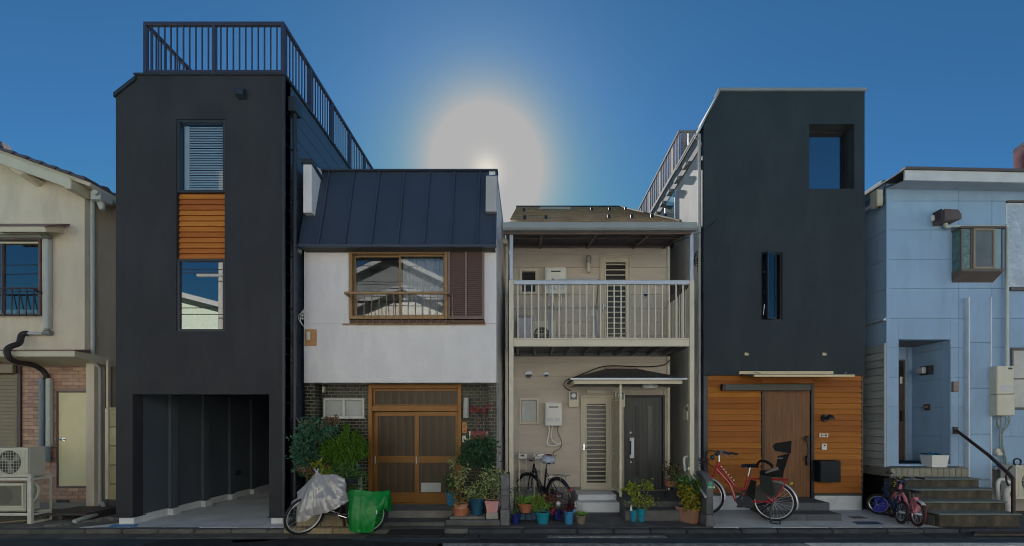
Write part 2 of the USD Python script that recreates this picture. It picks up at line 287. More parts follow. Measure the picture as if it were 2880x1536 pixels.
# forecourts
struct('garage_floor', MB().flat([(-7.55, 7.17), (-4.12, 7.17), (-4.24, 7.40), (-4.24, 12.2), (-7.16, 12.2), (-7.16, 7.44)], -.2, 0.0), concrete)
struct('left_forecourt', MB().flat([(-30, 7.17), (-7.56, 7.17), (-7.17, 7.44), (-7.17, 12), (-30, 12)], -.2, -.004), concrete_old)
struct('entrance_floor', MB().flat([(-4.11, 7.17), (-.42, 7.17), (-.42, 12), (-4.23, 12), (-4.23, 7.41)], -.2, -.006), concrete_dark)
struct('tiled_forecourt', MB().flat([(-.415, 7.17), (3.10, 7.17), (3.10, 9.3), (-.415, 9.3)], -.2, -.003), mat('dark_wet_concrete', (.085, .088, .095), .7, .3, 2.2, .4, 90, .005, stain=.4, st_scale=(1, 1, 1), st_col=(.15, .15, .15)))
struct('concrete_forecourt', MB().flat([(3.105, 7.17), (6.95, 7.17), (6.80, 7.5), (6.95, 12), (3.105, 12)], -.2, 0.0), mat('pale_concrete', (.55, .59, .59), .85, .10, 1.5, .25, 120, .004, stain=.25, st_scale=(.9, .9, .9)))
struct('stair_forecourt', MB().flat([(6.96, 7.17), (30, 7.17), (30, 12), (6.96, 12)], -.2, -.005), concrete_dark)
struct('iron_plate', MB().flat([(X(2700, 7.0), 6.78), (X(2790, 6.9), 7.12), (11, 7.14), (11, 6.78)], -.04, -.015), mat('rust_plate', (.07, .055, .05), .7, .3, 5, .3, 60, .004))
m = MB().flat([(X(299, 7.16), 7.19), (X(375, 7.16), 7.19), (X(383, 7.3), 7.35), (X(310, 7.3), 7.35)], -.02, .005)
single('manhole_cover', m, mat('bright_blue_paint', (.01, .20, .52), .5, .15, 10, .2, 60, .003), 'bright blue square cover set in the concrete before the open garage', 'manhole cover')
single('manhole_cover', MB().flat([(X(2404, 7.5), 7.57), (X(2474, 7.5), 7.57), (X(2494, 7.3), 7.36), (X(2420, 7.3), 7.36)], -.02, .005),
       mat('slate_blue_cover', (.045, .085, .16), .5, .15, 10, .2, 60, .003), 'dull blue square cover set in the concrete before the children\'s bicycles', 'manhole cover')
single('drain_grate', MB().flat([(X(2393, 7.9), 7.98), (X(2428, 7.9), 7.98), (X(2446, 7.8), 7.83), (X(2405, 7.8), 7.83)], -.02, .005), black_metal,
       'small dark drain cover in pale concrete behind the dull blue cover', 'drain cover')
single('drain_grate', MB().box(X(2462, 7.0), X(2570, 7.0), 6.985, 7.035, -.04, ROAD_Z + .018), black_metal, 'long dark slot grate in the gutter before the children\'s bicycles', 'drain cover')

# ------------------------------------------------------------ small shared builders
def window_frame(x0, x1, z0, z1, y0, y1, w, b=.004):
    return MB().box(x0, x0 + w, y0, y1, z0, z1, b).box(x1 - w, x1, y0, y1, z0, z1, b).box(x0 + w, x1 - w, y0, y1, z0, z0 + w, b).box(x0 + w, x1 - w, y0, y1, z1 - w, z1, b)
def pane(parent, x0, x1, z0, z1, y, mt=None, t=.006):
    return part(parent, 'pane', MB().box(x0, x1, y, y + t, z0, z1), mt or window_glass)
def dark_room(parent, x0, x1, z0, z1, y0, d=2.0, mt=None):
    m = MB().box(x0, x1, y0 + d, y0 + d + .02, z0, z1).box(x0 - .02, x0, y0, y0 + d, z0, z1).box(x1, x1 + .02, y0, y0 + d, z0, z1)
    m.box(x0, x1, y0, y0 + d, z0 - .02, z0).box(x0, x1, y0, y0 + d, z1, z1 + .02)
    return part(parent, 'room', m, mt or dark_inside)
def rect(px0, py0, px1, py1, Y):
    x0, x1, z0, z1 = R(px0, py0, px1, py1, Y); return [(x0, z0), (x1, z0), (x1, z1), (x0, z1)]
def tiles(parent, name, rows, mt, limit=300, stuffname=None):
    """rows: boxes (x0, x1, y0, y1, z0, z1); the first LIMIT are parts, the rest one part."""
    rest = MB()
    for i, (x0, x1, y0, y1, z0, z1) in enumerate(rows):
        v = [(x0, y1, z0), (x1, y1, z0), (x1, y1, z1), (x0, y1, z1)]; e = .004
        v += [(x0 + e, y0, z0 + e), (x1 - e, y0, z0 + e), (x1 - e, y0, z1 - e), (x0 + e, y0, z1 - e)]
        f = [(4, 5, 6, 7), (0, 1, 5, 4), (1, 2, 6, 5), (2, 3, 7, 6), (3, 0, 4, 7)]
        if i < limit: part(parent, name, MB().add(v, f), mt)
        else: rest.add(v, f)
    if len(rows) > limit: part(parent, stuffname or name + '_field', rest, mt, kind='stuff')
def courses(x0, x1, z0, z1, y, bw, bh, gap, d, holes=(), seed=0, order=None):
    r = random.Random(seed); out = []; k = 0; z = z1 - bh
    while z > z0 - bh * .5:
        x = x0 - (bw * .5 if k % 2 else 0)
        while x < x1:
            a, b, zb, zt = max(x + gap / 2, x0), min(x + bw - gap / 2, x1), max(z + gap / 2, z0), z + bh - gap / 2
            segs = [(a, b)]
            for (hx0, hx1, hz0, hz1) in holes:
                if min(zt, hz1) - max(zb, hz0) > .3 * (zt - zb):
                    segs = [q for s_ in segs for q in ((s_[0], min(s_[1], hx0)), (max(s_[0], hx1), s_[1])) if q[1] - q[0] > .012]
            for (a, b) in segs:
                if b - a > .012 and zt - zb > .012: out.append((a, b, y - d - r.uniform(0, .003), y, zb, zt))
            x += bw
        z -= bh; k += 1
    if order: out.sort(key=order)
    return out

# ================================================================ HOUSE 1: tall charcoal house with the open garage
Y1 = 7.4
xl, xr = X(326, Y1), X(799, Y1); zt = Z(213, Y1)
h1 = thing('charcoal_garage_house', 'tall narrow charcoal house with open ground floor garage and railed roof terrace', 'house', ((xl + xr) / 2, Y1, 0))
gx0, gx1, gz1, zb = X(373, Y1), X(757, Y1), Z(1109, Y1), Z(1453, Y1)
poly = [(xl, zb), (gx0, zb), (gx0, gz1), (gx1, gz1), (gx1, zb), (xr, zb), (xr, zt), (X(380, Y1), zt), (X(380, Y1), Z(228, Y1)), (xl, Z(270, Y1))]
hole = rect(496, 335, 632, 932, Y1)
part(h1, 'front_wall', MB().wall(poly, [hole], Y1, Y1 + .2), charcoal)
kn = Z(270, Y1)
sidew = MB().box(xl, xl + .14, Y1 + .2, 16, zb, kn).box(xr - .14, xr - .012, Y1 + .2, 16, zb, zt).box(xl, xr - .012, 15.9, 16, zb, zt)
part(h1, 'side_wall', sidew, charcoal)
z = zb
while z < zt - .03:
    part(h1, 'siding_panel', MB().box(xr - .011, xr, Y1 + .03, 16, z + .004, min(z + .283, zt) - .004, .003), side_panel_m); z += .283
part(h1, 'corner_trim', MB().box(xr - .03, xr + .012, Y1 - .008, Y1 + .025, zb, zt, .004), charcoal_metal)
part(h1, 'roof_deck', MB().box(X(380, Y1), xr - .14, Y1 + .2, 15.9, zt - .25, zt - .12), charcoal)
part(h1, 'sloped_roof', MB().hull([(xl - .02, y, kn + dz) for y in (Y1 - .03, 16) for dz in (-.03, .04)] + [(X(384, Y1), y, Z(222, Y1) + dz) for y in (Y1 - .03, 16) for dz in (-.03, .04)]), charcoal_metal)
part(h1, 'parapet_cap', MB().box(X(378, Y1), xr + .03, Y1 - .03, Y1 + .25, zt, zt + .035, .006).box(xr - .17, xr + .03, Y1 + .253, 16, zt, zt + .035, .006), charcoal_metal)
for a, b in ((xl - .02, gx0 + .02), (gx1 - .02, xr + .02)): part(h1, 'drip_edge', MB().box(a, b, Y1 - .02, Y1 + .24, zb - .02, zb, .004), charcoal_metal)
for a, b, c in ((xl + .03, gx0, xl + .30), (gx1 + .02, xr - .03, xr - .03)):
    part(h1, 'plinth', MB().box(a, b, Y1 + .02, Y1 + .21, 0, zb - .022, .006), concrete); part(h1, 'garage_kerb', MB().box(a, c, Y1 + .212, 12, 0, .13), concrete)
wi = MB().box(xl + .15, gx0 + .0, Y1 + .203, 12, .133, gz1 + .1).box(gx1, xr - .15, Y1 + .203, 12, .133, gz1 + .1).box(gx0, gx1, 11.9, 12, 0, gz1 + .1)
part(h1, 'garage_wall', wi, garage_m)
for yy in (8.12, 8.94, 9.74, 10.5):
    part(h1, 'pilaster', MB().box(gx0, gx0 + .06, yy, yy + .17, .12, gz1 + .09, .004), garage_m)
    part(h1, 'pilaster_foot', MB().box(gx0, gx0 + .11, yy - .01, yy + .18, 0, .118), concrete)
part(h1, 'garage_ceiling', MB().box(xl + .15, xr - .15, Y1 + .203, 12, gz1 + .1, gz1 + .16), charcoal)
part(h1, 'garage_outlet', MB().box(gx0 + .001, gx0 + .05, 10.0, 10.12, .52, .64, .01), black_metal)
wt = [('upper', 335, 540), ('lower', 727, 932)]
for nm, a, b in wt:
    x0, x1, z0, z1 = R(496, a, 632, b, Y1)
    fr = part(h1, 'window', window_frame(x0 + .001, x1 - .001, z0 + .001, z1 - .001, Y1 + .012, Y1 + .09, .042), charcoal_metal)
    pane(fr, x0 + .04, x1 - .04, z0 + .04, z1 - .04, Y1 + .04, clear_glass if nm == 'upper' else glass('sky_window_glass', .22, trans=(.6, .66, .68)))
    if nm == 'upper':
        n = 27; bx0 = X(519, Y1)
        for k in range(n):
            zz = z0 + .05 + (z1 - z0 - .10) * k / n
            v = [(bx0, Y1 + .10, zz), (x1 - .045, Y1 + .10, zz), (x1 - .045, Y1 + .122, zz + .040), (bx0, Y1 + .122, zz + .040)]
            part(fr, 'blind_slat', MB().add(v, [(0, 1, 2, 3)]), mat('white_blind', (.42, .50, .57), .5, .04, 4, .02))
        part(fr, 'curtain_side', MB().box(x0 + .045, bx0 - .01, Y1 + .12, Y1 + .125, z0 + .045, z1 - .045), mat('white_blind', (0, 0, 0)))
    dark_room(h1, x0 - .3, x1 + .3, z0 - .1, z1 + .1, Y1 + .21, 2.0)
x0, x1, z0, z1 = R(496.5, 541, 632, 726, Y1)
part(h1, 'board_backing', MB().box(x0, x1, Y1 + .10, Y1 + .2, z0, z1), charcoal)
bh = (z1 - z0) / 12
for k in range(12):
    v = [(Y1 + .04, z0 + k * bh + .006), (Y1 + .10, z0 + k * bh + .006), (Y1 + .10, z0 + (k + 1) * bh), (Y1 + .066, z0 + (k + 1) * bh)]
    part(h1, 'cedar_board', MB().side(v, x0 + .004, x1 - .004), board_m)
vh = MB(); x0, x1, z0, z1 = R(661, 243, 683, 267, Y1 - .1)
vh.side([(Y1 - .10, z0 + .02), (Y1, z0 - .01), (Y1, z1), (Y1 - .06, z1), (Y1 - .10, z1 - .04)], x0, x1)
part(h1, 'vent_hood', vh, charcoal_metal)
part(h1, 'rainwater_head', MB().box(X(809, 7.5), X(830, 7.5), 7.5, 7.72, Z(310, 7.5), Z(269, 7.5), .008), charcoal_metal)
dp = MB().tube([(-4.165, 7.6, Z(309, 7.5)), (-4.165, 7.6, .05)], .036, 10)
for k in range(7): dp.box(-4.235, -4.12, 7.58, 7.62, .9 + k * .95, .93 + k * .95)
part(h1, 'downpipe', dp, charcoal_metal, 40)
# roof railing
rz1, rz0 = Z(55, Y1), zt + .035; rx0, rx1 = X(399, Y1) + .02, xr - .05; ry = Y1 + .06
rr = thing('roof_railing', 'dark metal railing of thin uprights round the roof terrace of the tall charcoal house', 'railing', ((rx0 + rx1) / 2, ry, rz0))
part(rr, 'top_rail', MB().box(rx0 - .03, rx1 + .03, ry - .03, ry + .03, rz1 - .06, rz1, .006).box(rx1 - .03, rx1 + .03, ry + .033, 15.5, rz1 - .06, rz1, .006).box(rx0 - .03, rx0 + .03, ry + .033, 15.5, rz1 - .06, rz1, .006), rail_m)
part(rr, 'bottom_rail', MB().box(rx0 + .03, rx1 - .03, ry - .018, ry + .018, rz0 + .06, rz0 + .1).box(rx1 - .018, rx1 + .018, ry + .03, 15.5, rz0 + .06, rz0 + .1).box(rx0 - .018, rx0 + .018, ry + .03, 15.5, rz0 + .06, rz0 + .1), rail_m)
def baluster(x, y): part(rr, 'baluster', MB().box(x - .009, x + .009, y - .009, y + .009, rz0 + .101, rz1 - .061), rail_m)
def rpost(x, y): part(rr, 'post', MB().box(x - .028, x + .028, y - .028, y + .028, rz0, rz1 - .062), rail_m)
mid = (rx0 + rx1) / 2
for xx in (rx0, mid, rx1): rpost(xx, ry)
for a, b in ((rx0, mid), (mid, rx1)):
    for k in range(1, 11): baluster(a + (b - a) * k / 11, ry)
for k in range(1, 9):
    y = ry + .92 * k; rpost(rx1, y); rpost(rx0, y)
    for q in range(1, 9): baluster(rx1, y - .92 + .92 * q / 9); baluster(rx0, y - .92 + .92 * q / 9)

# ================================================================ HOUSE 2: white upper storey, navy metal roof, brick entrance
Y2 = 7.9
xl, xr = X(855, Y2), X(1396, Y2); zs = Z(1077, Y2); ze = Z(690, Y2)
h2 = thing('white_stucco_house', 'white stucco house with steep navy metal roof over a dark brick entrance', 'house', ((xl + xr) / 2, Y2, 0))
YE, YR = 7.65, 8.08; zE, zR = Z(688, YE), Z(484, YR)
win = rect(983, 697, 1361, 909, Y2)
zj = Z(910, Y2)
part(h2, 'front_wall', MB().wall([(xl, zj + .004), (xr, zj + .004), (xr, ze + .12), (xl, ze + .12)], [[(a, max(b, zj + .008)) for a, b in win]], Y2, Y2 + .16), white_stucco)
part(h2, 'lower_front_wall', MB().box(xl, xr, Y2 - .012, Y2 + .16, zs, zj, .008), white_stucco)
part(h2, 'side_wall', MB().box(xr - .15, xr, Y2 + .162, 15, 0, zR).box(xl, xl + .15, Y2 + .162, 15, 0, zR).box(xl, xr, 15.002, 15.1, 0, zR), white_stucco)
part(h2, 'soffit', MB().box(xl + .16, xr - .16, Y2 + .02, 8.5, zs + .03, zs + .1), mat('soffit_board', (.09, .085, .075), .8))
part(h2, 'roof_deck', MB().hull([(X(838, YE), YE + .02, zE - .03), (X(1394, YE), YE + .02, zE - .03), (X(838, YE), YR, zR - .03), (X(1394, YE), YR, zR - .03), (X(838, YE), YR + .1, zR - .03), (X(1394, YE), YR + .1, zR - .03), (X(838, YE), YE + .1, zE - .03), (X(1394, YE), YE + .1, zE - .03)]), roof_metal)
part(h2, 'flat_roof', MB().box(xl, xr, YR + .1, 15.1, zR - .1, zR), roof_metal)
ex0, ex1 = X(838, YE), X(1394, YE); seams = [X(896.5, YE) + k * (X(970.8, YE) - X(896.5, YE)) for k in range(7)]
edges = [ex0] + seams + [ex1]
nrm = np.array([0, -(zR - zE), YR - YE]); nrm /= np.linalg.norm(nrm)
for a, b in zip(edges[:-1], edges[1:]):
    p = np.array([(a + .004, YE, zE), (b - .004, YE, zE), (b - .004, YR, zR), (a + .004, YR, zR)])
    part(h2, 'roof_panel', MB().add(np.vstack([p, p + nrm * -.012]), [(0, 1, 2, 3), (4, 5, 6, 7), (0, 1, 5, 4), (1, 2, 6, 5), (2, 3, 7, 6), (3, 0, 4, 7)]), roof_metal)
for a in seams + [ex1 - .02]:
    p = np.array([(a - .015, YE, zE), (a + .015, YE, zE), (a + .015, YR, zR), (a - .015, YR, zR)])
    part(h2, 'roof_seam', MB().add(np.vstack([p, p + nrm * .03]), [(0, 1, 2, 3), (4, 5, 6, 7), (0, 1, 5, 4), (1, 2, 6, 5), (2, 3, 7, 6), (3, 0, 4, 7)]), roof_metal)
part(h2, 'ridge_cap', MB().box(ex0 + .1, ex1 + .01, YR - .06, YR + .12, zR + .001, zR + .03, .008), roof_metal)
part(h2, 'eave_trim', MB().box(ex0 - .01, ex1 + .01, YE - .02, YE + .03, zE - .05, zE + .005, .006), roof_metal)
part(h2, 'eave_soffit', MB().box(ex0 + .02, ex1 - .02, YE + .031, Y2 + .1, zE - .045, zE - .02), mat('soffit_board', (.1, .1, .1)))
x0, x1, z0, z1 = R(853, 462, 877, 598, 7.7)
fin = part(h2, 'fire_wall', MB().side([(7.7, z0), (7.82, z0), (8.1, zR + .05), (8.1, z1 - .1), (7.7, z1)], x0, x1), white_stucco)
part(fin, 'cap', MB().side([(7.67, z1), (8.13, z1 - .12), (8.13, z1 - .04), (7.67, z1 + .085)], x0 - .03, x1 + .02), charcoal_metal)
x0, x1, z0, z1 = R(1366, 491, 1396.5, 595, 7.7)
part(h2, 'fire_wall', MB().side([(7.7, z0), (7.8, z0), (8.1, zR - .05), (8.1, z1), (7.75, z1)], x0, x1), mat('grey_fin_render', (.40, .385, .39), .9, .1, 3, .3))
# upper window
x0, x1, z0, z1 = R(983, 697, 1260, 899, Y2)
w = part(h2, 'window', window_frame(x0, x1, z0, z1, Y2 - .04, Y2 + .10, .06).box(x0, x1, Y2 - .03, Y2 + .06, z1 - .12, z1 - .06), bronze)
xm = X(1124, Y2)
for a, b, y in ((x0 + .06, xm + .02, Y2 + .055), (xm - .02, x1 - .055, Y2 + .015)):
    f = part(w, 'sash', window_frame(a, b, z0 + .06, z1 - .12, y, y + .03, .035), bronze)
qg = glass('quiet_window_glass', .085, trans=(.85, .88, .9)); pane(w, x0 + .09, xm - .01, z0 + .09, z1 - .15, Y2 + .065, qg); pane(w, xm + .01, x1 - .085, z0 + .09, z1 - .15, Y2 + .025, qg)
cu = MB(); n = 60; xs = np.linspace(xm + .0, x1 - .06, n); ys = Y2 + .22 + .025 * np.sin(np.arange(n) * 1.15)
cu.grid(np.stack([np.stack([xs, ys, np.full(n, zz)], -1) for zz in (z0 + .05, z1 - .1)], 0))
part(h2, 'lace_curtain', cu, film('lace_fabric', (.80, .80, .82), .15, .2, .6, .02), True)
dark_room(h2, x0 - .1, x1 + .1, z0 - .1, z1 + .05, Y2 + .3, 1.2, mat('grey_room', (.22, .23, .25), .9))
# louvred shutters
sx0, sx1, sz0, sz1 = R(1261, 697, 1362, 899, Y2)
sb = part(h2, 'shutter_frame', MB().box(sx0, sx0 + .04, Y2 - .05, Y2 + .02, sz0, sz1, .004).box(sx1 - .04, sx1, Y2 - .05, Y2 + .02, sz0, sz1, .004).box(sx0 + .04, sx1 - .04, Y2 - .05, Y2 + .02, sz1 - .05, sz1).box(sx0 + .04, sx1 - .04, Y2 - .05, Y2 + .02, sz0, sz0 + .05)
          .box((sx0 + sx1) / 2 - .02, (sx0 + sx1) / 2 + .02, Y2 - .05, Y2 + .02, sz0 + .05, sz1 - .05).box(sx0 + .04, sx1 - .04, Y2 + .0, Y2 + .02, sz0 + .05, sz1 - .05), shutter_m)
n = 33
for a, b in ((sx0 + .041, (sx0 + sx1) / 2 - .021), ((sx0 + sx1) / 2 + .021, sx1 - .041)):
    for k in range(n):
        zz = sz0 + .055 + (sz1 - sz0 - .11) * k / n; d = (sz1 - sz0 - .11) / n
        part(sb, 'slat', MB().side([(Y2 - .042, zz), (Y2 - .036, zz - .002), (Y2 - .008, zz + d * .95), (Y2 - .014, zz + d * .97)], a, b), shutter_m)
part(h2, 'window_sill', MB().pb(983, 900, 1363, 909, Y2 - .07, .1, .006), mat('dark_sill', (.10, .055, .035), .5))
part(h2, 'window_sill', MB().pb(962, 910, 1366, 914, Y2 - .035, .05, .005), mat('ochre_sill', (.36, .24, .14), .6))
# window guard rail
gY = Y2 - .22
g0, g1, gt, gb = X(984, gY), X(1257, gY), Z(824, gY), Z(905, gY)
gr = part(h2, 'window_guard', MB().box(X(968, gY), X(1260, gY), gY - .02, gY + .03, gt - .025, gt + .02, .01).box(X(968, gY), X(968, gY) + .03, gY, Y2, gt - .02, gt + .01).box(X(1257, gY), X(1257, gY) + .03, gY, Y2, gt - .02, gt + .01).box(g0, g1, Y2 - .06, Y2 - .04, gb - .01, gb + .01), bronze)
for k in range(14):
    xx = X(1003, gY) + k * .1325
    part(gr, 'baluster', MB().tube(smoothpath([(xx, gY, gt - .02), (xx, gY, gb + .16), (xx, gY + .02, gb + .07), (xx, gY + .09, gb + .0), (xx, Y2 - .045, gb - .0)], 12), .008, 6), bronze, 40)
# plate with a bracket on the wall, lamp and insulators at the corner
pp = part(h2, 'tan_wall_plate', MB().pb(857, 926, 889, 972, Y2 - .035, .022, .003), mat('tan_board', (.50, .25, .10), .7))
part(pp, 'fuse_holder', MB().pb(861, 932, 871, 957, Y2 - .09, .054, .01).tube([(X(863, Y2), Y2 - .05, Z(957, Y2)), (X(859, Y2), Y2 - .05, Z(966, Y2))], .006), ivory_plastic)
cw = MB()
for dx in (0, .06): cw.tube([(xl - .03 - dx, Y2 - .02, ze - .06), (xl - .06 - dx, Y2 - .06, ze - .16)], [.015, .045], 10)
part(h2, 'corner_floodlight', cw, pipe_m, 40)
wr = MB(); r_ = random.Random(3)
for k in range(4):
    pts = [(xl + .02, Y2 - .03, Z(870 + 4 * k, Y2)), (xl - .03 - r_.random() * .04, Y2 - .06, Z(885 + r_.random() * 20, Y2)), (xl + .015, Y2 - .03, Z(920, Y2))]
    wr.tube(smoothpath(pts, 10), .004, 5)
for k in range(3): wr.ball((xl + .0, Y2 - .05, Z(880 + 9 * k, Y2)), .02, 1)
part(h2, 'wiring', wr, white_plastic)
# --- brick ground floor
YB = 8.24; YP = 7.93
px_l = X(856, YP), X(884.5, YP); px_r = X(1373, YP), X(1397, YP)
door = (X(1038, YB), X(1299, YB), .198, Z(1079, YB))
wnd = R(912.5, 1121, 1026, 1175, YB)
bw_ = part(h2, 'brick_wall', MB().wall([(px_l[0], 0), (px_r[1], 0), (px_r[1], zs + .02), (px_l[0], zs + .02)], [[(door[0], .01), (door[1], .01), (door[1], zs), (door[0], zs)], [(wnd[0], wnd[2]), (wnd[1], wnd[2]), (wnd[1], wnd[3]), (wnd[0], wnd[3])]], YB, YB + .15)
           .box(px_l[0] + .008, px_l[1] - .008, YP + .008, YB, 0, zs - .001).box(px_r[0] + .008, px_r[1] - .012, YP + .008, YB, 0, zs - .001), mortar)
BW, BH = .118, .0645
rows = []
key = lambda t: -(t[4])
rows += courses(px_l[1], door[0], 0, zs, YB, BW, BH, .009, .008, [wnd], 1)
rows += courses(door[1], px_r[0], 0, zs, YB, BW, BH, .009, .008, [], 2)
rows += courses(px_l[0], px_l[1], 0, zs, YP + .008, BW, BH, .009, .008, [], 3)
rows += courses(px_r[0], px_r[1], 0, zs, YP + .008, BW, BH, .009, .008, [], 4)
rows.sort(key=key)
tiles(bw_, 'brick', rows, brick_m, 300, 'low_bricks')
ret = MB(); k = 0; z = zs - BH                                  # returns of the left pier
while z > 0:
    for a, b in (((YP + .01, YP + .19), (YP + .2, YB - .01)) if k % 2 else ((YP + .01, YP + .11), (YP + .12, YB - .01))): ret.box(px_l[1] - .008, px_l[1], a, b, z + .0045, z + BH - .0045)
    z -= BH; k += 1
part(bw_, 'pier_return_bricks', ret, brick_m, kind='stuff')
x0, x1, z0, z1 = wnd
w = part(h2, 'bathroom_window', window_frame(x0, x1, z0, z1, YB - .05, YB + .06, .03).box(x0 - .03, x1 + .03, YB - .07, YB - .02, z0 - .02, z0).box((x0 + x1) / 2 - .02, (x0 + x1) / 2 + .02, YB - .045, YB + .02, z0 + .03, z1 - .03), mat('white_window_frame', (.62, .62, .56), .5))
for a, b in ((x0 + .03, (x0 + x1) / 2 - .02), ((x0 + x1) / 2 + .02, x1 - .03)): pane(w, a, b, z0 + .03, z1 - .03, YB + .0, frost)
part(h2, 'wall_light', MB().pb(905, 1087, 911, 1104, YB - .08, .06, .006), ivory_plastic)
# sliding entrance door
def D(px, py): return X(px, YB), Z(py, YB)
zth = .2
ed = thing('sliding_entrance_door', 'bronze latticed double sliding door with transom in the brick entrance', 'door', (X(1168, YB), YB, zth))
x0, x1 = door[0], door[1]; zt_ = Z(1081, YB)
part(ed, 'frame', MB().box(x0, X(1049, YB), YB - .06, YB + .12, zth, zt_, .006).box(X(1288, YB), x1, YB - .06, YB + .12, zth, zt_, .006).box(X(1049, YB), X(1288, YB), YB - .06, YB + .12, Z(1094, YB), zt_, .006).box(X(1049, YB), X(1288, YB), YB - .05, YB + .12, Z(1157, YB), Z(1141, YB), .006).box(X(1049, YB), X(1288, YB), YB - .055, YB + .12, zth - .03, zth + .012), bronze_door)
def lattice(parent, px0, py0, px1, py1, y, name='lattice'):
    a, b, c, d = R(px0, py0, px1, py1, YB); n = int((b - a) / .022); m = MB()
    for k in range(n):
        xx = a + (b - a) * (k + .5) / n; m.box(xx - .0042, xx + .0042, y - .012, y, c, d)
    part(parent, name, m, mat('lattice_bronze', (.13, .085, .040), .5, .12, 4, .08), kind='stuff')
    part(parent, 'pane', MB().box(a, b, y + .003, y + .008, c, d), mat('reeded_glass', (.035, .031, .025), .35, .2, 6, .3, 40, .003, spec=.7))
tr = part(ed, 'transom', MB().wall(rect(1049.5, 1094.5, 1287.5, 1140.5, YB), [rect(1055, 1099.5, 1286, 1138, YB)], YB + .0, YB + .04), bronze_door)
lattice(tr, 1055, 1099.5, 1286, 1138, YB + .02)
for nm, pa, pb_, ga, gb_, y in (('l', 1049.5, 1172, 1060, 1164, YB + .05), ('r', 1168, 1288, 1178, 1281, YB + .0)):
    lf = part(ed, 'leaf', MB().wall(rect(pa, 1158, pb_, 1416, YB), [rect(ga, 1170, gb_, 1283, YB), rect(ga, 1302, gb_, 1386, YB)], y, y + .04), bronze_door)
    lattice(lf, ga, 1170, gb_, 1283, y + .02); lattice(lf, ga, 1302, gb_, 1386, y + .02)
    hx = X(1052, YB) if nm == 'l' else X(1170, YB)
    part(lf, 'handle', MB().box(hx - .003, hx + .022, y - .012, y - .001, Z(1305, YB), Z(1283, YB), .005), alu)
    rb = MB(); a, b, c, d = R(ga, 1285, gb_, 1301, YB); n = 36
    for k in range(n): xx = a + (b - a) * (k + .5) / n; rb.box(xx - .009, xx + .009, y - .006, y - .0005, c, d)
    part(lf, 'ribbed_rail', rb, bronze_door, kind='stuff')
part(ed, 'pet_door', MB().pb(1184, 1358, 1240, 1384, YB + .006, .003), mat('pale_panel', (.4, .42, .40), .4))
# porch lamp, name plate, intercom, letter slot strip
single('wall_lamp', MB().lathe([(.0, .0), (.06, .0), (.055, .2)], (X(1311, 8.15), 8.15, Z(1175, 8.15)), 18).lathe([(.056, .201), (.05, .38), (0, .385)], (X(1311, 8.15), 8.15, Z(1175, 8.15)), 18), mat('grey_lamp_glass', (.40, .40, .40), .35, .2, 12), 'grey tube lamp on the brick wall right of the latticed sliding door', 'wall lamp', 40)
np_ = thing('name_plate', 'small orange name plate with dark brush characters beside the sliding door', 'name plate', (X(1306, 8.2), 8.2, Z(1218, 8.2)))
part(np_, 'plate', MB().pb(1300, 1188, 1312.7, 1218.6, 8.20, .02, .003), mat('amber_wood', (.50, .25, .08), .4))
ch = MB(); cx, cz, q = X(1306.3, 8.2), Z(1194, 8.2), .021
def stroke(m, x0, z0, x1, z1, w=.004):
    d = np.array([x1 - x0, z1 - z0]); n = np.array([-d[1], d[0]]) / (np.linalg.norm(d) + 1e-9) * w / 2
    m.hull([(x0 + s * n[0], y, z0 + s * n[1]) for s in (-1, 1) for y in (8.194, 8.199)] + [(x1 + s * n[0], y, z1 + s * n[1]) for s in (-1, 1) for y in (8.194, 8.199)])
stroke(ch, cx - q, cz + .006, cx + q, cz + .006); stroke(ch, cx, cz + .022, cx - .004, cz); stroke(ch, cx - .004, cz, cx - q, cz - .02); stroke(ch, cx + .002, cz, cx + q, cz - .02)
cz = Z(1202, 8.2)
stroke(ch, cx - .02, cz - .012, cx - .02, cz + .012); stroke(ch, cx - .013, cz + .012, cx - .013, cz - .012); stroke(ch, cx - .02, cz - .012, cx - .008, cz - .012)
stroke(ch, cx - .004, cz + .012, cx + .02, cz + .012); stroke(ch, cx + .008, cz + .02, cx + .008, cz + .004); stroke(ch, cx - .004, cz, cx + .02, cz); stroke(ch, cx + .012, cz, cx + .012, cz - .018)
part(np_, 'characters', ch, black_metal)
part(np_, 'seal', MB().pb(1304, 1210, 1310, 1214, 8.195, .004), mat('seal_red', (.4, .03, .02), .6))
ic = thing('intercom', 'white doorbell with yellow sticker below the orange name plate', 'intercom', (X(1306, 8.2), 8.2, Z(1244, 8.2)))
part(ic, 'body', MB().pb(1300, 1226, 1312, 1244, 8.20, .025, .006), white_plastic)
part(ic, 'button', MB().pb(1304, 1236, 1309, 1240, 8.193, .006, .002), black_metal)
part(ic, 'yellow_sticker', MB().pb(1313.5, 1228, 1317, 1243, 8.215, .012), mat('sticker_yellow', (.65, .5, .02), .5))
mb_ = thing('letter_box', 'white framed letter box with red panel half hidden behind the bush on the brick wall', 'letter box', (X(1345, 8.1), 8.1, Z(1246, 8.1)))
part(mb_, 'frame', MB().pb(1319, 1213, 1323, 1246, 8.1, .1, .004).pb(1368, 1213, 1371, 1230, 8.1, .1, .004), white_plastic)
part(mb_, 'box', MB().pb(1323, 1212, 1368, 1246, 8.115, .1, .006), mat('dull_red_paint', (.26, .05, .05), .5))
